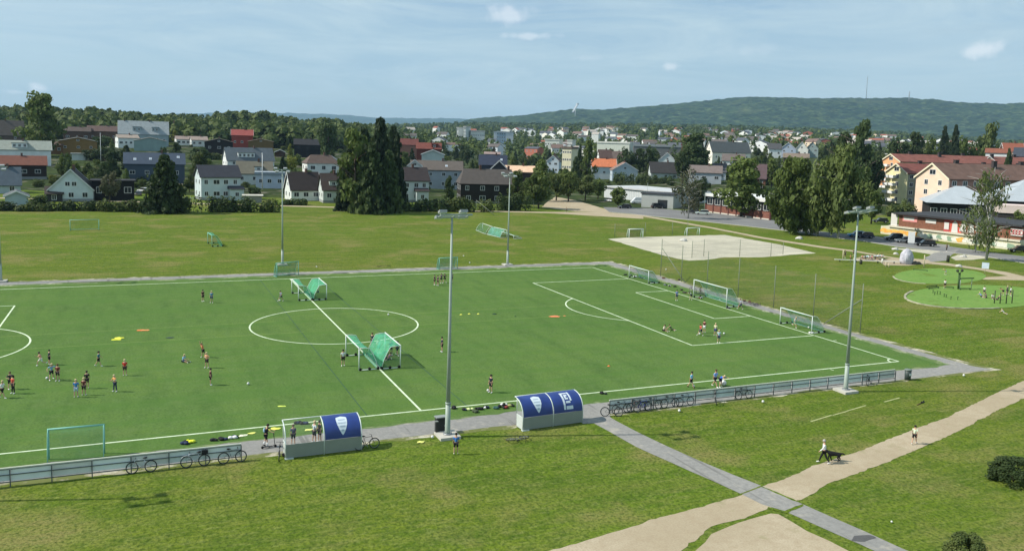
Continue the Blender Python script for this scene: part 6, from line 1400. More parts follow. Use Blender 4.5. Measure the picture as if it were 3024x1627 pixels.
per = [
 (121, 1081, 1.42, 'run', L_, 'dark', (230, 150, 130), (220, 215, 205), 'child in a salmon bib running near the left penalty arc', {}),
 (146, 1078, 1.40, 'stand', 100, 'dark', (34, 44, 60), (24, 26, 34), 'child in dark clothes beside the runner in salmon', {}),
 (152, 1122, 1.50, 'apart', 20, 'blond', (120, 160, 185), (24, 28, 38), 'child in a light blue shirt with both arms held out', {}),
 (171, 1126, 1.48, 'stand', -30, 'brown', (110, 50, 44), (40, 30, 36), 'child in a brownish red bib next to the one with both arms out', {}),
 (39, 1163, 1.52, 'stand', -60, 'dark', (190, 80, 60), (26, 24, 30), 'child in a red orange top and black trousers, second from the left edge', {'lp': True, 'style': 'long'}),
 (30, 1150, 1.46, 'hips', 30, 'brown', (40, 40, 52), (20, 20, 26), 'child in black behind the red orange top at the left edge', {}),
 (7, 1176, 1.48, 'walk', 60, 'blond', (226, 224, 226), (36, 28, 34), 'child in a white top cut by the left edge', {}),
 (225, 1174, 1.48, 'stand', 170, 'blond', (52, 112, 176), (150, 170, 190), 'blond child in a bright blue shirt seen from behind', {}),
 (248, 1168, 1.45, 'stand', 160, 'blond', (92, 40, 40), (30, 24, 28), 'blond child in a maroon bib beside the bright blue shirt', {}),
 (257, 1148, 1.50, 'stand', 190, 'dark', (38, 30, 38), (26, 22, 28), 'dark haired child in black behind the maroon bib', {}),
 (340, 1157, 1.44, 'hold', -50, 'blond', (226, 148, 84), (34, 44, 70), 'child in an orange top and navy trousers holding a white ball', {'lp': True}),
 (369, 1110, 1.46, 'stand', 175, 'blond', (190, 44, 40), (40, 28, 32), 'blond child in a bright red bib standing alone', {'fat': 1.1}),
 (291, 1082, 1.44, 'walk', 80, 'dark', (62, 112, 128), (20, 26, 38), 'child in a teal top walking right behind the red bib', {'style': 'tail'}),
 (540, 1070, 1.42, 'sit', 60, 'blond', (120, 170, 200), (50, 70, 90), 'child in light blue sitting on the turf left of the halfway line', {}),
 (600, 1056, 1.42, 'reach', -60, 'brown', (232, 120, 84), (40, 30, 34), 'child in an orange bib throwing both arms up', {}),
 (611, 1087, 1.46, 'hips', -40, 'blond', (240, 150, 110), (44, 28, 36), 'child in a pale orange bib in front of the one with raised arms', {}),
 (622, 1138, 1.46, 'stand', 80, 'dark', (92, 44, 50), (30, 24, 34), 'child in a dark maroon shirt below the pair in orange bibs', {}),
 (599, 891, 1.50, 'stand', 30, 'dark', (70, 34, 40), (24, 22, 28), 'child in dark red in the far half, left of the far pair', {}),
 (625, 895, 1.52, 'stand', -20, 'blond', (70, 120, 150), (40, 60, 90), 'child in blue in the far half, right of the far pair', {}),
 (830, 890, 1.42, 'kick', -50, 'dark', (130, 140, 160), (60, 70, 80), 'child in grey with a ball at the foot near the farther halfway goals', {}),
 (1013, 1081, 1.56, 'stand', 10, 'dark', (232, 232, 234), (18, 18, 22), 'person in a white shirt and black trousers left of the nearer halfway goals', {'lp': False, 'fat': 1.05}),
 (1283, 842, 1.5, 'stand', 60, 'dark', (70, 60, 74), (26, 26, 34), 'child at the left end of the far dark group behind the nearest mast', {}),
 (1293, 844, 1.5, 'stand', -60, 'dark', (46, 48, 62), (26, 26, 34), 'second child from the left in the far dark group', {}),
 (1303, 837, 1.5, 'hips', 20, 'brown', (90, 88, 96), (32, 32, 40), 'grey shirted child in the far dark group', {}),
 (1313, 836, 1.5, 'apart', 0, 'dark', (40, 40, 50), (30, 28, 34), 'child with open arms in the far dark group', {}),
 (1334, 834, 1.5, 'stand', 180, 'dark', (110, 96, 104), (30, 30, 36), 'child at the right end of the far dark group behind the mast', {}),
 (1305, 1040, 1.55, 'stand', -80, 'dark', (36, 42, 66), (22, 24, 34), 'child in dark blue just left of the nearest mast', {}),
 (1099, 1026, 1.5, 'stand', 160, 'brown', (40, 60, 66), (26, 30, 36), 'child in dark clothes behind the green net, left one', {}),
 (1118, 1044, 1.45, 'hips', 30, 'dark', (220, 226, 224), (30, 50, 56), 'child with a white top behind the green net', {}),
 (1154, 1049, 1.52, 'stand', 0, 'blond', (44, 56, 70), (22, 24, 30), 'child standing in the goal mouth of the nearer halfway goals, left of two', {}),
 (1173, 1050, 1.52, 'walk', 40, 'dark', (60, 64, 70), (24, 26, 36), 'child standing in the goal mouth of the nearer halfway goals, right of two', {}),
 (1136, 1060, 1.42, 'sit', 60, 'dark', (86, 80, 110), (40, 38, 52), 'child sitting on the turf under the nearer halfway goals, left one', {}),
 (1146, 1063, 1.40, 'back', -50, 'brown', (150, 110, 130), (34, 32, 44), 'child leaning back on the turf under the nearer halfway goals', {}),
 (785, 1319, 1.62, 'push', 80, 'dark', (24, 26, 32), (22, 22, 26), 'person in black with a pale blue backpack riding a kick scooter', {'bag': (140, 170, 190), 'socks': (235, 235, 235), 'shoes': (30, 30, 30)}),
 (866, 1316, 1.5, 'stand', 200, 'brown', (52, 62, 96), (34, 34, 40), 'person in navy inside the uncovered half of the left dugout', {'bag': (40, 44, 66)}),
 (928, 1308, 1.58, 'hips', 120, 'blond', (176, 186, 190), (26, 26, 30), 'person in a pale grey shirt inside the left dugout', {}),
 (944, 1306, 1.58, 'stand', -60, 'dark', (44, 50, 48), (34, 30, 34), 'person in dark green beside the pale grey shirt in the left dugout', {}),
 (1346, 1342, 1.50, 'stand', 180, 'dark', (58, 110, 176), (16, 18, 26), 'child in a blue shirt seen from behind on the grass by the nearest mast', {'shoes': (220, 226, 180), 'fat': 1.05}),
 (1449, 1160, 1.58, 'stand', -50, 'dark', (30, 38, 52), (22, 24, 34), 'child in black and grey with a ball, in front of the right dugout', {'bag': None, 'style': 'tail'}),
 (2040, 1146, 1.55, 'walk', 80, 'dark', (110, 176, 206), (18, 18, 22), 'child in a light blue shirt walking right above the right fence', {'shoes': (60, 50, 40)}),
 (2111, 1143, 1.66, 'walk', 60, 'brown', (120, 150, 200), (24, 24, 38), 'tall child in a pale blue shirt above the right fence', {}),
 (2126, 1144, 1.56, 'bend', 40, 'blond', (44, 96, 186), (22, 26, 60), 'child in a royal blue shirt bending with a white bag above the right fence', {'fat': 1.1}),
 (2069, 992, 1.42, 'kick', -50, 'brown', (190, 70, 60), (40, 40, 66), 'child in a red bib with a ball in the penalty box', {}),
 (2079, 983, 1.48, 'stand', 160, 'dark', (90, 26, 34), (226, 226, 220), 'child in dark red behind the red bib in the penalty box', {}),
 (2112, 992, 1.46, 'stand', 160, 'blond', (236, 226, 170), (44, 60, 110), 'blond child in pale yellow in the penalty box', {}),
 (2122, 1013, 1.46, 'stand', 10, 'blond', (170, 200, 224), (40, 56, 90), 'child in a light blue striped shirt nearest in the penalty box', {}),
 (1959, 978, 1.42, 'sit', 70, 'brown', (226, 200, 186), (30, 28, 34), 'child in a pale top sitting in the penalty area', {}),
 (1984, 976, 1.40, 'back', 80, 'brown', (70, 96, 60), (60, 80, 50), 'child in green lying on the turf in the penalty area', {}),
 (1998, 888, 1.5, 'stand', 20, 'dark', (80, 120, 180), (50, 70, 100), 'child in a blue shirt on the goal area line left of the full size goal', {}),
 (2041, 886, 1.48, 'bend', -40, 'dark', (228, 224, 224), (30, 30, 60), 'child in white and navy bending in front of the parked bicycles', {}),
 (2187, 914, 1.48, 'kick', -60, 'brown', (120, 140, 160), (70, 80, 100), 'child in blue grey beside the near post of the full size goal', {}),
 (2347, 968, 1.45, 'run', 50, 'blond', (226, 232, 224), (130, 170, 130), 'goalkeeper child in white running inside the nearest right goal', {}),
 (2432, 1368, 1.72, 'walk', -80, 'grey', (236, 234, 230), (20, 20, 22), 'elderly man in a white shirt and black trousers walking a black dog', {'lp': True, 'sl': True, 'shoes': (190, 190, 186)}),
 (2699, 1311, 1.45, 'walk', 170, 'dark', (196, 210, 180), (16, 18, 22), 'boy in a pale green shirt and black shorts walking up the gravel path', {}),
 (2511, 774, 1.5, 'stand', 60, 'brown', (226, 150, 80), (60, 56, 50), 'person in orange standing at the left end of the playground benches', {}),
 (2495, 762, 1.5, 'stand', 20, 'dark', (30, 34, 48), (22, 24, 34), 'person in black left of the orange one by the playground benches', {}),
 (2521, 757, 1.5, 'stand', -20, 'dark', (30, 44, 34), (20, 28, 24), 'person in black right of the orange one by the playground benches', {}),
 (2793, 812, 1.35, 'bend', -60, 'blond', (236, 150, 90), (235, 230, 225), 'child in orange bending forward on the farther green oval', {}),
 (2790, 852, 1.42, 'stand', 180, 'brown', (238, 238, 238), (18, 18, 20), 'child in a white t-shirt and black shorts on the nearer green oval', {}),
 (2795, 742, 1.7, 'stand', 60, 'dark', (70, 70, 60), (40, 40, 36), 'person in dark clothes standing by the road near the shop', {'lp': True}),
 (1673, 627, 1.6, 'walk', -60, 'brown', (90, 90, 80), (60, 60, 60), 'tiny walker on the far path left of the gravel lot', {'lp': True}),
]
for (px, py, h, pose, face, hair, s1, s2, lab, kw) in per: person(px, py, h, pose, face, hair, s1, s2, lab, **kw)
pc = [((236, 150, 120), 'brown', 'salmon'), ((50, 46, 60), 'dark', 'black'), ((206, 206, 226), 'brown', 'pale lilac'), ((210, 140, 150), 'dark', 'pink'), ((44, 34, 48), 'brown', 'dark plum'), ((240, 226, 226), 'blond', 'white'), ((236, 190, 190), 'brown', 'pale pink')]
for i, (c_, hc, nm) in enumerate(pc):
    p = G(2546+i*9.6, 769-(i > 4)*4+i*.4); person(0, 0, 1.5, 'bench', [20, -60, 40, -20, 70, 10, -30][i], hc, c_, (50, 56, 80), '%s topped person seated on the playground bench, %s from the left' % (nm, ['first', 'second', 'third', 'fourth', 'fifth', 'sixth', 'seventh'][i]), pos=(p.x, p.y, 0), z=.03)
for i, (x, y, c_, pose, lab) in enumerate([(2898, 877, (120, 150, 190), 'back', 'child in grey blue lounging on the nearer green oval, left of the heap'), (2912, 880, (36, 40, 60), 'sit', 'child in navy sitting in the middle of the heap on the nearer green oval'), (2930, 882, (200, 210, 226), 'sit', 'child in white sitting at the right of the heap on the nearer green oval'), (2945, 886, (30, 30, 44), 'back', 'child in black lying beside the dark posts'), (2906, 872, (226, 230, 220), 'stand', 'child in white standing behind the heap'), (2962, 872, (206, 140, 120), 'bend', 'child in salmon leaning over the dark posts'), (2974, 870, (90, 96, 90), 'hips', 'child in olive behind the dark posts'), (2984, 874, (190, 200, 210), 'stand', 'child in pale grey at the right of the dark posts')]):
    person(x, y, 1.4, pose, [60, -40, 20, -70, 0, -50, 20, 100][i], ['blond', 'dark', 'brown'][i % 3], c_, (30, 34, 54), lab)
person(2965, 927, 1.3, 'back', 90, 'blond', (226, 224, 206), (200, 190, 150), 'small child in pale clothes lying on the grass below the green oval')
# ------------------------------------------------------------------ dog
def dog(px, py, face):
    p = G(px, py); o = empty('dog', (p.x, p.y, .0), FACE(p)+math.radians(face), 'shaggy black dog trotting behind the man in the white shirt', 'dog')
    v = [(0, .32, .50), (0, .12, .50), (0, -.12, .49), (0, -.30, .53), (0, -.42, .62), (0, -.54, .67), (0, -.66, .62)]
    r = [.15, .16, .18, .16, .11, .105, .05]; e = [(i, i+1) for i in range(6)]
    for s in (-1, 1):
        sw = .06*s
        b = len(v); v += [(s*.08, -.26, .38), (s*.085, -.28+sw, .22), (s*.085, -.24+sw*1.6, .06), (s*.085, -.29+sw*1.6, .025)]; r += [.08, .052, .040, .034]; e += [(3, b), (b, b+1), (b+1, b+2), (b+2, b+3)]
        b = len(v); v += [(s*.08, .32, .36), (s*.085, .25-sw, .25), (s*.085, .37-sw, .16), (s*.085, .33-sw, .03), (s*.085, .28-sw, .022)]; r += [.10, .06, .042, .034, .03]; e += [(0, b), (b, b+1), (b+1, b+2), (b+2, b+3), (b+3, b+4)]
    b = len(v); v += [(0, .46, .56), (0, .60, .55), (0, .70, .47)]; r += [.06, .06, .025]; e += [(0, b), (b, b+1), (b+1, b+2)]
    me = skin_mesh([Vector(q) for q in v], e, r, 2); me.materials.append(mat('dog_black', (.010, .010, .011), .75, var=.3, scale=25, bump=.6)); part('body', me, o)
    for s in (-1, 1): mb = MB(); mb.tube([(s*.05, -.50, .73), (s*.085, -.49, .70), (s*.09, -.50, .61)], [.03, .032, .012], 6); mb.build('ear', MATS['dog_black'], o)
    mb = MB(); mb.tube([(0, -.38, .56), (.02, -.37, .69)], .012, 5); mb.tube([(0.075*math.cos(t), -.40, .60+.085*math.sin(t)) for t in [i*.628 for i in range(10)]], .014, 5, closed=True); mb.build('collar', mat('collar_red', (.2, .03, .03), .6), o)
    return o
dog(2462, 1360, -80)
a = G(2462, 1360); b = G(2432, 1368)
o = empty('dog_leash', (0, 0, 0), 0, 'thin dark leash between the walking man and the black dog', 'leash'); mb = MB(); q = Vector((a.x-.35, a.y, .62)); r_ = Vector((b.x+.15, b.y, .85)); mb.tube([q, q.lerp(r_, .5)-Vector((0, 0, .08)), r_], .012, 5); mb.build('strap', black_m, o)
# ------------------------------------------------------------------ bicycles
def bike(p, rz, label, col, lean=0.0, kids=False, lying=False, crate=False, fender=False, group='bicycles parked round the pitch'):
    o = empty('bicycle', p, rz, label, 'bicycle', group)
    if lying: o.rotation_euler = (math.radians(82), 0, rz); o.location.z = .12
    elif lean: o.rotation_euler = (math.radians(lean), 0, rz)
    fm = cloth_paint(col); R0 = .34; X = .53
    for x in (-X, X):
        k = ('wheel', R0)
        if k not in BIKEM:
            mb = MB(); mb.tube([(R0*math.cos(t), 0, R0*math.sin(t)) for t in [i*2*math.pi/24 for i in range(24)]], .027, 6, closed=True); BIKEM[k] = mb.mesh('tyre', wheel_m)
            mb = MB(); mb.tube([((R0-.035)*math.cos(t), 0, (R0-.035)*math.sin(t)) for t in [i*2*math.pi/24 for i in range(24)]], .012, 5, closed=True)
            for i in range(12): t = i*2*math.pi/12; mb.tube([(.02*math.cos(t), 0, .02*math.sin(t)), ((R0-.03)*math.cos(t), 0, (R0-.03)*math.sin(t))], .0022, 3)
            mb.tube([(0, -.05, 0), (0, .05, 0)], .022, 6); BIKEM['rim'] = mb.mesh('rim', steel)
        wh = part('wheel', BIKEM['rim'], o, (x, 0, R0+.027)); t = part('tyre', BIKEM[k], wh)
    z0 = R0+.027; bb_ = (-.05, 0, z0-.05); st = (-.20, 0, .80); hd_ = (.36, 0, .84); hb_ = (.40, 0, .68); rw = (-X, 0, z0)
    mb = MB(); mb.tube([bb_, st], .018, 6); mb.tube([st, hd_], .018, 6); mb.tube([bb_, hb_], .022, 6); mb.tube([hd_, hb_], .022, 6); mb.tube([bb_, rw], .012, 5); mb.tube([(st[0]+.02, 0, .72), rw], .011, 5); mb.build('frame', fm, o)
    mb = MB(); mb.tube([hb_, (.43, 0, .60), (X, .0, z0)], [.02, .018, .014], 6); mb.build('fork', fm, o)
    mb = MB(); mb.tube([hd_, (.34, 0, .95)], .014, 5); mb.tube([(.28, -.28, .97), (.34, -.1, .955), (.34, .1, .955), (.28, .28, .97)], .013, 6); mb.build('handlebar', black_m, o)
    mb = MB(); mb.tube([(-.2, 0, .80), (-.22, 0, .88)], .014, 5); mb.tube([(-.33, 0, .905), (-.22, 0, .91), (-.08, 0, .895)], [.055, .05, .018], 7); mb.build('saddle', black_m, o)
    mb = MB(); mb.tube([(-.05+.09*math.cos(t), -.05, z0-.05+.09*math.sin(t)) for t in [i*.785 for i in range(8)]], .008, 4, closed=True); mb.tube([(-.05, -.06, z0-.05), (.02, -.07, z0-.20), (.02, -.14, z0-.20)], .01, 4); mb.tube([(-.05, .06, z0-.05), (-.12, .07, z0+.1), (-.12, .14, z0+.1)], .01, 4); mb.build('crank', steel, o)
    if fender:
        mb = MB(); mb.tube([(X+(R0+.05)*math.cos(t), 0, z0+(R0+.05)*math.sin(t)) for t in [.4+i*.25 for i in range(9)]], .02, 5); mb.build('mudguard', cloth_paint((215, 218, 220)), o)
    if crate:
        mb = MB(); mb.box(-.75, -.38, -.2, .2, .78, 1.0); mb.build('rear_box', black_m, o)
    return o
BIKEM = {}
def cloth_paint(c): k = 'paint_%d_%d_%d' % c; return MATS.get(k) or mat(k, srgb(*c), .3, var=.05, spec=.5, coat=.3)
fy = lambda x: -5.55+(x+92)/(28.06)*(-.45)
def onfence(px, py, label, col, off=.28, **kw):
    p = G(px, py); base = (fy(p.x) if p.x < -60 else -5.17)-off; return bike((p.x, base, 0), kw.pop('rz', 0.0), label, col, lean=kw.pop('lean', -10), **kw)
onfence(418, 1386, 'white framed bicycle alone against the left fence', (205, 210, 215), rz=math.pi-.02, lean=10)
onfence(575, 1363, 'silver bicycle with mudguards and a black rear box against the left fence', (200, 205, 210), rz=math.pi, lean=10, crate=True, fender=True)
onfence(683, 1353, 'grey bicycle at the right end of the left fence', (120, 130, 132), rz=.02, off=.3)
p = G(823, 1352); bike((p.x, p.y, 0), math.pi/2-.15, 'dark bicycle seen front on at the left end of the left dugout', (60, 64, 66), lean=6)
p = G(1083, 1325); bike((p.x, p.y-.1, 0), .05, 'brownish bicycle leaning on the right end of the left dugout', (96, 62, 46), lean=-10)
p = G(1520, 1296); bike((p.x, p.y, 0), .1, 'bicycle lying flat on the grass below the right dugout', (90, 96, 90), lying=True)
for i, (x, y, c_, rz, off, lab) in enumerate([(1812, 1233, (60, 66, 70), -.35, .75, 'bicycle sticking out at the left end of the right fence'), (1838, 1222, (36, 44, 48), .03, .35, 'second bicycle from the left along the right fence'), (1878, 1214, (120, 60, 46), -.03, .32, 'reddish bicycle third from the left along the right fence'), (1893, 1212, (40, 60, 150), .05, .5, 'small blue bicycle fourth from the left along the right fence'), (1925, 1207, (50, 60, 64), .02, .3, 'bicycle fifth from the left along the right fence'), (1972, 1200, (70, 96, 100), -.02, .3, 'grey green bicycle sixth from the left along the right fence'), (2014, 1194, (60, 90, 100), .04, .36, 'bicycle seventh from the left along the right fence'), (2115, 1190, (190, 196, 200), 1.0, .45, 'silver bicycle standing askew at the middle of the right fence'), (2183, 1172, (36, 40, 42), .0, .3, 'black bicycle alone right of the silver one along the right fence'), (2552, 1130, (34, 40, 42), .5, .3, 'dark bicycle hung with bags near the right end of the right fence')]):
    onfence(x, y, lab, c_, rz=rz, off=off)
for i, (x, y, rz, c_) in enumerate([(2052, 872, .4, (70, 60, 60)), (2068, 868, -.3, (96, 70, 56)), (2030, 866, .2, (50, 54, 60)), (2208, 900, .5, (90, 50, 46)), (2224, 902, -.4, (80, 56, 44))]):
    p = G(x, y); bike((max(p.x, 2.6), p.y, 0), rz+1.4, 'bicycle dropped behind the right goal line, %s' % ['left of the full size goal', 'touching the left post of the full size goal', 'farthest left behind the child in blue', 'left of two beyond the near post', 'right of two beyond the near post'][i], c_, lying=(i in (0, 3, 4)), lean=0)
# kick scooter under the rider
p = G(793, 1323); o = empty('kick_scooter', (p.x, p.y, .02), .05, 'black kick scooter ridden by the person in black', 'scooter')
mb = MB(); mb.box(-.35, .25, -.07, .07, .09, .12); mb.build('deck', black_m, o)
mb = MB(); mb.tube([(.25, 0, .10), (.42, 0, .16), (.33, 0, 1.0)], .022, 6); mb.tube([(.33, -.22, 1.0), (.33, .22, 1.0)], .016, 6); mb.build('steering_column', black_m, o)
for x in (-.40, .45): mb = MB(); mb.tube([(x, -.02, .09), (x, .02, .09)], .09, 12); mb.build('wheel', wheel_m, o)
# ------------------------------------------------------------------ balls
ball_w = mat('ball_white', (.78, .79, .74), .5, col2=(.55, .56, .55), scale=9)
def ball(px, py, label, r=.11, m_=None, grp='footballs'):
    p = G(px, py); mb = MB(); mb.sphere((0, 0, 0), r, 0, 14, 10)
    for k in range(8):
        a = k*.8; q = Vector((math.cos(a)*math.cos(k), math.sin(a)*math.cos(k), math.sin(k))).normalized(); mb.sphere(q*r*.80, r*.26, 1, 6, 4)
    o = mb.build('football', [m_ or ball_w, mat('ball_patch', (.18, .19, .2), .5)]); o.location = (p.x, p.y, r+.034); tag(o, label, 'ball', grp); return o
for x, y, lab in [(139, 1121, 'ball at the foot of the child with open arms'), (733, 1137, 'ball lying alone left of the nearer halfway goals'), (1147, 932, 'ball inside the right of the centre circle'), (826, 890, 'ball in front of the grey clad child by the farther halfway goals'), (2066, 989, 'ball at the feet of the red bib in the penalty box'), (2138, 988, 'ball right of the pale yellow shirt in the penalty box'), (2048, 1144, 'ball at the foot of the light blue shirt above the right fence'), (2125, 889, 'ball inside the full size goal'), (2388, 970, 'ball inside the nearest right goal'), (1441, 1157, 'ball beside the child in front of the right dugout'), (2006, 1217, 'ball on the grass below the right fence'), (2253, 1190, 'ball on the grass right of the lone black bicycle'), (2633, 1544, 'small white ball on the lawn at lower right'), (935, 790, 'ball on the grass beyond the far touchline'), (1369, 758, 'ball on the far grass right of the nearest mast, farther one'), (1387, 778, 'ball on the far grass right of the nearest mast, nearer one'), (1277, 1295, 'pale ball left of the nearest mast base'), (1967, 798, 'yellowish ball on the grass behind the tall net'), (2846, 1112, 'pale ball on the grass at the corner of the apron')]:
    ball(x, y, lab, .06 if 'lower right' in lab else .11)
ball(2136, 1140, 'big white bag like ball beside the royal blue shirt', .26); ball(340, 1157, 'white ball held by the child in orange', .11).location.z = .98
# ------------------------------------------------------------------ cones, bibs, bags
def lump(px, py, label, cols, w_=.42, d_=.3, h_=.18, n=4, seed=0, name='bag', cat='bag', grp='bags and clothes left round the pitch'):
    p = G(px, py); R = random.Random(seed+int(px)); o = empty(name, (p.x, p.y, .03), R.uniform(-.4, .4), label, cat, grp)
    for k in range(n):
        mb = MB(); c = Vector((R.uniform(-w_/2, w_/2), R.uniform(-d_/2, d_/2), h_*.45)); r = R.uniform(.5, .9)*h_
        mb.sphere((0, 0, 0), 1, 0, 9, 6); mb.v = [(c.x+v[0]*r*1.3*(1+.25*mnoise(Vector(v)*2+c)), c.y+v[1]*r*(1+.25*mnoise(Vector(v)*3+c)), max(0, c.z+v[2]*r*.8*(1+.3*mnoise(Vector(v)*2.5+c)))) for v in [tuple(q) for q in mb.v]]
        mb.build('bundle', cloth(cols[k % len(cols)]), o)
    mb = MB(); mb.tube([(-w_*.3, 0, h_*.5), (-w_*.1, .05, h_*1.15), (w_*.15, 0, h_*.6)], .014, 4); mb.build('strap', black_m, o)
    return o
BK, NV, WH, TL, RD = (24, 24, 28), (40, 50, 76), (216, 220, 220), (50, 80, 80), (120, 50, 46)
for i, (x, y, c_, lab) in enumerate([(1338, 1208, [BK], 'black bag touching the line right of the nearest mast'), (1375, 1213, [BK, NV], 'black and navy bag heap, second right of the nearest mast'), (1389, 1212, [(200, 210, 150)], 'small pale yellow heap beside the navy bag'), (1413, 1210, [BK], 'small black bag in the middle of the bag row'), (1407, 1217, [(60, 70, 50)], 'flat dark mat below the bag row'), (1430, 1206, [WH, BK], 'white helmet like bag in the bag row'), (1441, 1205, [NV, BK], 'navy bag right of the white one in the bag row'), (1461, 1208, [TL, (140, 180, 180)], 'wide teal bag in the bag row'), (1475, 1203, [BK], 'black bag right of the wide teal one'), (1489, 1197, [WH, BK, BK], 'black and white heap near the right dugout'), (1493, 1206, [BK, RD], 'dark heap at the end of the bag row by the right dugout'), (1510, 1200, [(150, 150, 96), BK], 'olive heap behind the left end of the right dugout'), (1782, 1164, [BK, (34, 44, 44)], 'black bag alone on the turf right of the right dugout')]): lump(x, y, lab, c_, seed=i)
for i, (x, y, c_, lab) in enumerate([(880, 1252, [BK, WH, NV], 'black and white heap on the line behind the left dugout'), (900, 1252, [NV, BK], 'navy heap on the line behind the left dugout'), (960, 1240, [BK], 'small black bag on the line at the blue sheet'), (545, 1311, [BK, NV], 'dark clothes heap behind the left fence, left of the yellow vest'), (632, 1302, [BK], 'black bag behind the left fence'), (660, 1299, [NV, BK], 'navy bag behind the left fence'), (690, 1294, [WH, BK, NV], 'heap with a white towel at the right end of the left fence'), (845, 1345, [BK], 'black bag hanging low at the left dugout back')]): lump(x, y, lab, c_, seed=i+20)
lump(563, 1307, 'bright yellow vest on a heap behind the left fence', [(214, 232, 40), (200, 220, 60)], seed=40, name='safety_vest', cat='vest')
for i, (x, y, c_, lab) in enumerate([(1846, 813, [BK], 'black bag left of the farthest right goal'), (1862, 815, [BK, (80, 80, 90)], 'dark bag at the far post of the farthest right goal'), (1875, 818, [WH, (90, 96, 100), BK], 'grey and white bags inside the farthest right goal'), (1890, 821, [(120, 130, 130), BK], 'grey heap inside the farthest right goal'), (1898, 823, [TL, WH], 'teal heap inside the farthest right goal'), (1925, 835, [BK, NV], 'dark heap at the near post of the farthest right goal'), (1965, 843, [(110, 110, 120), BK], 'grey bags between the two right goals, left'), (1978, 846, [WH, BK], 'pale bags between the two right goals, middle'), (1994, 848, [BK], 'black bag between the two right goals, right'), (2010, 858, [BK, (90, 60, 60)], 'dark bags left of the child in blue on the goal line'), (2024, 866, [BK, (70, 60, 60)], 'dark heap behind the goal line near the bicycles'), (2070, 882, [WH, BK, RD], 'mixed heap by the far post of the full size goal'), (1958, 823, [(90, 60, 50)], 'brownish heap on the grass at the foot of the tall net'), (2005, 828, [(80, 56, 50), BK], 'brown heap on the grass near the slanting net brace'), (2195, 890, [(120, 80, 70), BK], 'brown heap behind the full size goal, left'), (2212, 893, [(96, 60, 52), (150, 110, 100)], 'reddish heap behind the full size goal, middle'), (2232, 900, [(70, 50, 46)], 'dark brown heap behind the full size goal, right'), (2396, 985, [WH], 'white cloth at the near post of the nearest right goal'), (2150, 912, [BK], 'black bag under the side of the full size goal')]): lump(x, y, lab, c_, seed=i+60)
def disc(px, py, label, c_, r=.14, n=1, name='marker_cone', cat='marker cone', grp='flat marker cones and bibs on the pitch'):
    p = G(px, py); mb = MB(); mb.tube([(0, 0, 0), (0, 0, .05), (0, 0, .07)], [r, r*.5, r*.35], 12); o = mb.build(name, cloth(c_)); o.location = (p.x, p.y, .034); return tag(o, label, cat, grp)
Y_, O_, G_ = (226, 226, 90), (232, 110, 60), (30, 60, 40)
for x, y, c_, r, lab in [(1362, 930, Y_, .2, 'yellow marker disc on the junior line, left of three'), (1386, 928, Y_, .2, 'yellow marker disc on the junior line, middle of three'), (1413, 928, Y_, .2, 'yellow marker disc on the junior line, right of three'), (1460, 928, G_, .3, 'dark green marker disc on the junior line'), (1522, 935, G_, .12, 'small dark marker disc on the junior line'), (1798, 1082, O_, .16, 'orange marker disc alone above the right dugout')]: disc(x, y, lab, c_, r)
def bib(px, py, label, c_, sc_=.5, seed=1):
    p = G(px, py); R = random.Random(seed); mb = MB(); n = 12; vs = [(0, 0, .07)]
    for k in range(n): a = 6.283*k/n; r = sc_*R.uniform(.55, 1.1); vs.append((math.cos(a)*r*1.3, math.sin(a)*r*.8, R.uniform(.0, .03)))
    mb.add(vs, [(0, 1+k, 1+(k+1) % n) for k in range(n)], 0); o = mb.build('bib', cloth(c_)); o.location = (p.x, p.y, .034); return tag(o, label, 'bib', 'bibs lying on the pitch')
bib(416, 976, 'orange bib pile on the turf between the junior lines, left part', O_, .4, 2); bib(428, 976, 'orange bib pile on the turf between the junior lines, right part', (240, 130, 80), .45, 3)
bib(352, 999, 'yellow bib pile on the turf left of centre, upper part', (222, 232, 70), .5, 4); bib(343, 1004, 'yellow bib pile on the turf left of centre, lower part', (206, 224, 60), .4, 5)
bib(501, 998, 'dark flat bib lying between the junior lines', (40, 56, 60), .35, 6); bib(1634, 935, 'faded orange bib near the penalty arc', (206, 120, 80), .7, 7); bib(1667, 934, 'tiny orange bib right of the faded one', (206, 130, 80), .2, 8)
bib(812, 1267, 'yellow bib on the turf behind the left dugout', (214, 226, 90), .42, 9); bib(745, 1280, 'small yellow bib near the right end of the left fence', (220, 226, 110), .25, 10); bib(717, 1287, 'pale strip of cloth at the right end of the left fence', (216, 220, 180), .3, 11); bib(831, 1201, 'faint yellow bib on the turf above the left dugout', (190, 206, 90), .3, 12); bib(915, 1270, 'yellow cloth behind the pale grey shirt in the left dugout', (226, 220, 120), .35, 13); bib(1243, 1306, 'yellowish cloth on the grass left of the nearest mast', (196, 196, 110), .3, 14)
o = empty('kick_scooter', G(2718, 1192), .35, 'small scooter lying on the grass near the faded line', 'scooter'); mb = MB(); mb.tube([(-.7, 0, .04), (.3, 0, .04)], .03, 5); mb.build('steering_column', mat('brown_metal', (.10, .05, .03), .6), o); mb = MB(); mb.box(.2, .7, -.08, .08, .03, .07); mb.build('deck', black_m, o)
for x in (.25, .68): mb = MB(); mb.tube([(x, -.02, .09), (x, .02, .09)], .09, 10); mb.build('wheel', wheel_m, o)
mb = MB(); p = G(2549, 1589); mb.add([(math.cos(k*.63)*.75*(1+.2*math.sin(k*3)), math.sin(k*.63)*.35*(1+.2*math.cos(k*2)), 0) for k in range(10)], [tuple(range(10))]); o = mb.build('path_stain', mat('tar_patch', (.10, .10, .10), .9, var=.2)); o.location = (p.x, p.y, .021); tag(o, 'dark tar patch on the lower footpath', kind='structure')
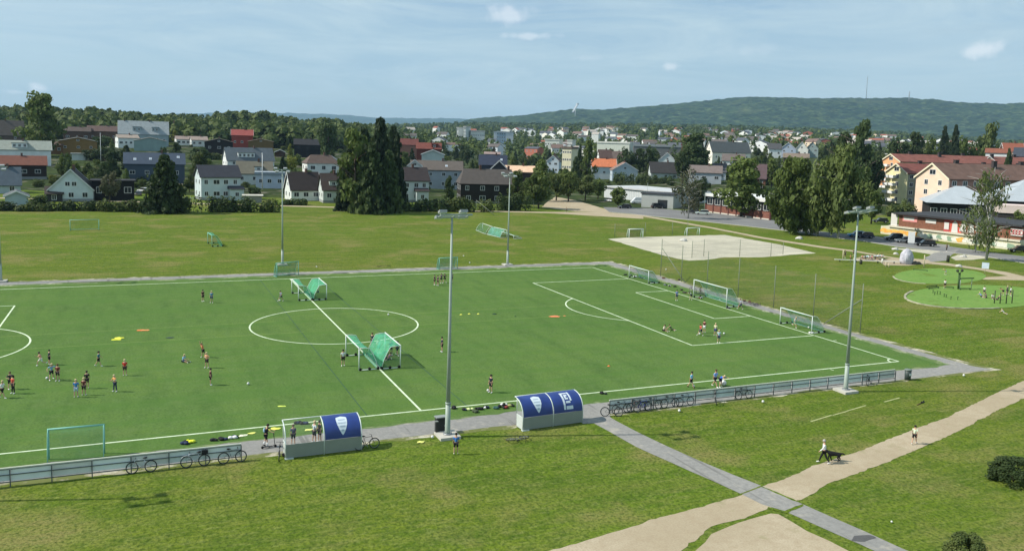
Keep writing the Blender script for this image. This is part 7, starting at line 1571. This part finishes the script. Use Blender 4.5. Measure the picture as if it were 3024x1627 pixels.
# ------------------------------------------------------------------ cars
def car(p, rz, label, col, suv=False, grp='cars parked and driving along the road', van=False):
    o = empty('parked_car', p, rz, label, 'car', grp); pm = cloth_paint(col); Lc, Wc = 4.3, 1.75; h1 = .80 if not suv else .95; h2 = 1.42 if not suv else 1.75
    if van: Lc, Wc, h1, h2 = 5.4, 1.95, 1.1, 2.2
    sect = [(-Lc/2, .32), (-Lc/2+.02, .62), (-Lc/2+.12, h1), (Lc*.22, h1), (Lc/2-.15, h1*.86), (Lc/2, .55), (Lc/2, .30)]
    mb = MB(); mb.prism([(x, -Wc/2, z) for x, z in sect], (0, Wc, 0)); bo = mb.build('body', pm, o)
    md = bo.modifiers.new('b', 'BEVEL'); md.width = .07; md.segments = 2
    cab = [(-Lc/2+.20, h1-.01), (-Lc/2+.45, h2-.06), (-Lc/2+.8, h2), (Lc*.02, h2), (Lc*.10, h2-.08), (Lc*.24, h1-.01)] if not van else [(-Lc/2+.06, h1-.01), (-Lc/2+.1, h2), (Lc*.22, h2), (Lc*.40, h1-.01)]
    mb = MB(); mb.prism([(x, -Wc/2+.10, z) for x, z in cab], (0, Wc-.20, 0)); g = mb.build('windows', mat('car_glass', (.015, .02, .025), .08, spec=.8) if not van else pm, o)
    top = [(x, z) for x, z in cab if z > h2-.1]; mb = MB(); mb.prism([(x, -Wc/2+.12, z+.004) for x, z in top]+[(x, -Wc/2+.12, z+.05) for x, z in top[::-1]], (0, Wc-.24, 0)); mb.build('roof', pm, o)
    for x in (-Lc*.30, Lc*.31):
        for y in (-Wc/2+.05, Wc/2-.05):
            mb = MB(); mb.tube([(x, y-.10, .32), (x, y+.10, .32)], .32, 14); wh = mb.build('wheel', wheel_m, o); mb = MB(); mb.tube([(x, y-.112, .32), (x, y+.112, .32)], .19, 10); mb.build('rim', steel, wh)
    for y in (-Wc/2+.28, Wc/2-.28):
        mb = MB(); mb.box(Lc/2-.04, Lc/2+.015, y-.17, y+.17, .55, .68); mb.build('headlight', lens_m, o)
        mb = MB(); mb.box(-Lc/2-.02, -Lc/2+.05, y-.15, y+.15, .60, .74); mb.build('tail_light', mat('tail_red', (.35, .02, .02), .3), o)
    return o
def carat(px, py, off, label, col, z=.02, **kw):
    p = M(px, py); return car((p.x, p.y, z), math.radians(dr+off), label, col, **kw)
carat(2378, 673, 174, 'white car driving between the two roadside birches', (226, 228, 230))
carat(2074, 634, 172, 'pale green white hatchback beside the bare birch', (206, 220, 212))
carat(2045, 630, 172, 'dark car left of the pale hatchback by the bare birch', (40, 42, 48))
carat(1885, 602, 184, 'white van in the yard of the white warehouse', (226, 228, 230), van=True)
carat(1800, 596, 120, 'white car at the left corner of the white warehouse', (220, 224, 226)); carat(1796, 582, 100, 'pale car behind the one at the warehouse corner', (196, 202, 200))
carat(1845, 616, 190, 'black car parked left of the yard entrance', (26, 28, 32)); carat(1942, 616, 10, 'black car in front of the dark gateway', (22, 24, 28), suv=True)
carat(2530, 700, 172, 'bright blue car behind the right floodlight mast', (40, 140, 190)); carat(2553, 703, 172, 'dark car touching the bright blue one', (30, 40, 60))
carat(2640, 711, 170, 'black van parked at the left end of the shop front', (18, 18, 22), suv=True); carat(2673, 717, 168, 'silver grey car behind the white sign in front of the shop', (120, 126, 130)); carat(2700, 720, 168, 'black estate car in front of the yellow mural', (18, 18, 20)); carat(2733, 727, 168, 'black car nearest of those in front of the shop', (16, 16, 18))
carat(2600, 658, 170, 'dark car with a bright windscreen behind the shop corner', (34, 36, 44)); carat(2636, 592, 160, 'blue car parked below the yellow block', (70, 110, 140)); carat(3010, 745, 168, 'dark car cut by the right edge', (24, 26, 30))
carat(423, 566, 150, 'white car parked on the drive below the slate grey house', (226, 228, 230)); carat(408, 578, 120, 'grey car parked beside the white one below the slate grey house', (90, 96, 100)); carat(455, 566, 160, 'pale van on the drive right of the white car', (200, 204, 206), van=True)
p = M(562, 596); o = empty('garden_fence', p, FACE(p), 'white picket gate and railing left of the white charcoal roofed house', 'fence')
for k in range(7): mb = MB(); mb.box(-2.1+k*.7, -2.0+k*.7, -.05, .05, 0, 1.5+.2*(k % 2)); mb.build('post', trim_m, o)
mb = MB(); mb.box(-2.2, 2.3, -.09, -.052, 1.0, 1.12); mb.build('rail', trim_m, o)
# ------------------------------------------------------------------ playground things
rock = empty('boulder', G(2676, 779), .2, 'tall pale grey rounded boulder on the playground gravel', 'boulder'); mb = MB(); mb.sphere((0, 0, 0), 1, 0, 22, 16)
mb.v = [(v[0]*1.35*(1+.12*mnoise(Vector(v)*2.2))*(1.1-.25*max(0, v[2])), v[1]*1.1*(1+.12*mnoise(Vector(v)*2)), 1.0+v[2]*1.85*(1+.08*mnoise(Vector(v)*3))) for v in [tuple(q) for q in mb.v]]
mb.sm = [False]*len(mb.sm); mb.build('rock', mat('pale_rock', (.55, .54, .58), .9, col2=(.34, .33, .38), scale=2.2, bump=.8, detail=8), rock)
wood = mat('pale_wood', (.58, .50, .34), .8, var=.2, scale=3); dwood = mat('dark_post', (.05, .055, .04), .8, var=.2); lblue = mat('pale_blue_board', (.55, .70, .74), .7, var=.1)
def table(px, py, rz, label):
    o = empty('picnic_table', G(px, py), rz, label, 'picnic table'); mb = MB(); mb.box(-1.2, 1.2, -.4, .4, .70, .76); mb.build('tabletop', lblue, o)
    for y in (-.75, .75): mb = MB(); mb.box(-1.2, 1.2, y-.15, y+.15, .42, .47); mb.build('bench', wood, o)
    for x in (-.9, .9):
        mb = MB(); mb.tube([(x, -.75, .02), (x, -.2, .70)], .045, 5); mb.tube([(x, .75, .02), (x, .2, .70)], .045, 5); mb.tube([(x, -.75, .40), (x, .75, .40)], .04, 5); mb.build('leg', dwood, o)
table(2595, 766, .2, 'picnic table with pale blue boards, right of the seated group'); table(2558, 768, .2, 'picnic table in the middle of the seated group')
o = empty('long_bench', G(2560, 776), math.radians(dr)-.05, 'long low white bench in front of the seated group', 'bench'); mb = MB(); mb.box(-6, 6, -.2, .2, .38, .46); mb.build('seat', mat('bench_white', (.66, .66, .60), .7), o)
for x in (-5, -2, 2, 5): mb = MB(); mb.box(x-.05, x+.05, -.15, .15, 0, .378); mb.build('leg', dwood, o)
def stump(px, py, h, label, m_=wood, r=.09, name='wooden_post', cat='post', grp='wooden posts and stools of the playground', cap=False):
    b = G(px, py); o = empty(name, b, 0, label, cat, grp); mb = MB(); mb.tube([(0, 0, 0), (0, 0, h)], [r, r*.95], 8); mb.build('post', m_, o)
    if cap: mb = MB(); mb.tube([(0, 0, h+.002), (0, 0, h+.05)], r*2.4, 8); mb.build('step_plate', m_, o)
    return o
stump(2488.5, 771, 2.1, 'pale wooden post at the left end of the playground'); stump(2542, 780, .8, 'short black bin like post behind the mast', dwood, .25); stump(2616, 788, .9, 'pale leaning post right of the picnic table', wood, .1); stump(2625, 790, .8, 'pale forked post nearest on the grass', wood, .1)
stump(2728, 790, 2.3, 'pale post with a leaning board on the farther green oval'); stump(2799, 774, 1.3, 'black litter post beside the pale path', dwood, .28); stump(2605, 778, .9, 'white slanting board end of the long bench', mat('bench_white2', (.7, .7, .64), .7), .14)
for i, (x, y) in enumerate([(2755, 866), (2760, 871), (2768, 869), (2776, 870), (2788, 877), (2794, 879), (2808, 885), (2828, 886)]): stump(x, y, .42, '%s little dark stepping stool from the left on the nearer green oval' % ['first', 'second', 'third', 'fourth', 'fifth', 'sixth', 'seventh', 'eighth'][i], mat('dark_green_post', (.05, .10, .03), .8), .05, 'stepping_stool', 'stool', cap=True)
def beam(pa, pb, h, label, m_=None, grp='balance beams of the playground'):
    a, b = G(*pa), G(*pb); u = b-a; o = empty('balance_beam', (a+b)/2, math.atan2(u.y, u.x), label, 'balance beam', grp); l = u.length/2; mm = m_ or MATS['dark_green_post']
    mb = MB(); mb.box(-l, l, -.07, .07, h-.1, h); mb.build('beam', mm, o)
    for x in (-l*.9, l*.9): mb = MB(); mb.box(x-.05, x+.05, -.05, .05, 0, h-.102); mb.build('leg', mm, o)
beam((2736, 850), (2766, 846), .25, 'dark green balance beam, farther of two on the nearer oval'); beam((2742, 855), (2772, 851), .25, 'dark green balance beam, nearer of two on the nearer oval'); beam((2696, 798), (2740, 802), .25, 'low beam on the farther oval left'); beam((2790, 852), (2816, 853), .3, 'short beam under the child in the white t-shirt'); beam((2834, 856), (2866, 856), .28, 'low beam at the foot of the pull up frame')
pa, pb = G(2834, 856), G(2868, 855); o = empty('pull_up_frame', (pa+pb)/2, math.atan2((pb-pa).y, (pb-pa).x), 'pull up frame with a dark top bar on the nearer green oval', 'climbing frame'); l = (pb-pa).length/2; hh = HT(pa, 821)
mb = MB(); mb.box(-l-.2, l+.3, -.1, .1, hh-.15, hh); mb.build('top_bar', MATS['dark_green_post'], o)
for x in (-l, l): mb = MB(); mb.tube([(x, 0, 0), (x, 0, hh-.152)], .05, 6); mb.build('upright', mast_m, o)
b = G(2830, 854); o = empty('climbing_post', b, 0, 'thick dark climbing post with two knobs on top', 'climbing post'); hh = HT(b, 806); mb = MB(); mb.tube([(0, 0, 0), (0, 0, hh)], .16, 8); mb.build('post', MATS['dark_green_post'], o)
for s in (-1, 1): mb = MB(); mb.tube([(0, 0, hh-.1), (s*.45, 0, hh+.25)], .05, 6); mb.sphere((s*.5, 0, hh+.35), .22); mb.build('knob', dwood, o)
for i, (x, y, t) in enumerate([(2936, 896, 858), (2953, 897, 864), (2971, 897, 850), (2988, 896, 856)]):
    b = G(x, y); stump(x, y, HT(b, t), '%s tall dark post from the left, in front of the heap of children' % ['first', 'second', 'third', 'fourth'][i], dwood, .07)
b = G(2908, 811); o = empty('path_sign', b, 0, 'white and blue sign on a post beside the pale side path', 'sign'); hh = HT(b, 778); mb = MB(); mb.tube([(0, 0, 0), (0, 0, hh)], .05, 6); mb.build('post', wood, o)
mb = MB(); mb.box(-.55, .55, -.07, -.052, hh-.9, hh+.15); mb.build('board', mat('sign_pale_blue', (.48, .58, .72), .5, col2=(.70, .75, .82), scale=2), o); o.rotation_euler = (0, 0, FACE(b))
b = G(2690, 724); o = empty('street_sign', b, FACE(b), 'white rectangular sign in front of the black cars', 'sign'); mb = MB(); mb.box(-.7, .7, -.05, .05, .5, 3.0); mb.build('board', trim_m, o); mb = MB(); mb.box(-.6, .6, -.04, .04, 0, .498); mb.build('foot', steel, o)
for i, (x, y, r, lab) in enumerate([(2644, 738, .8, 'pale grey rock on the verge, left of two'), (2646, 751, .6, 'white rock on the verge, right of two'), (2832, 788, .7, 'small slanting white board beside the pale side path'), (2018, 712, 1.0, 'pale rock at the back edge of the sand court'), (2360, 706, 1.0, 'white rock beside the side path above the sand court'), (2700, 780, .9, 'low dark rubble right of the boulder'), (2712, 780, .7, 'second low dark rubble right of the boulder'), (2845, 760, .8, 'white post stone beside the gravel patch under the birch')]):
    p = G(x, y); mb = MB(); mb.sphere((0, 0, 0), r, 0, 10, 7); mb.v = [(v[0]*(1+.3*mnoise(Vector(v)*1.5)), v[1]*.8*(1+.3*mnoise(Vector(v)*2)), max(-.1, v[2]*.6*(1+.3*mnoise(Vector(v)*2)))) for v in [tuple(q) for q in mb.v]]; mb.sm = [False]*len(mb.sm)
    q = mb.build('rock', mat('pale_stone', (.62, .60, .54), .9, var=.3, scale=3) if 'dark' not in lab else mat('dark_stone', (.12, .10, .08), .9, var=.3)); q.location = (p.x, p.y, .05); tag(q, lab, 'rock')
# ------------------------------------------------------------------ the air: pale haze round the camera and the whole scene
mb = MB(); mb.box(-19000, 19000, -3000, 19500, -22, 700)
hm = bpy.data.materials.new('haze'); hm.use_nodes = True; nt = hm.node_tree; nt.nodes.clear()
out = N(nt, 'ShaderNodeOutputMaterial'); pv = N(nt, 'ShaderNodeVolumePrincipled'); pv.inputs['Color'].default_value = (.47, .74, 1.0, 1); pv.inputs['Density'].default_value = HAZE; pv.inputs['Anisotropy'].default_value = .1
L(nt, pv.outputs[0], out.inputs['Volume'])
tag(mb.build('haze', hm), 'thin bluish summer haze over the town', kind='stuff')
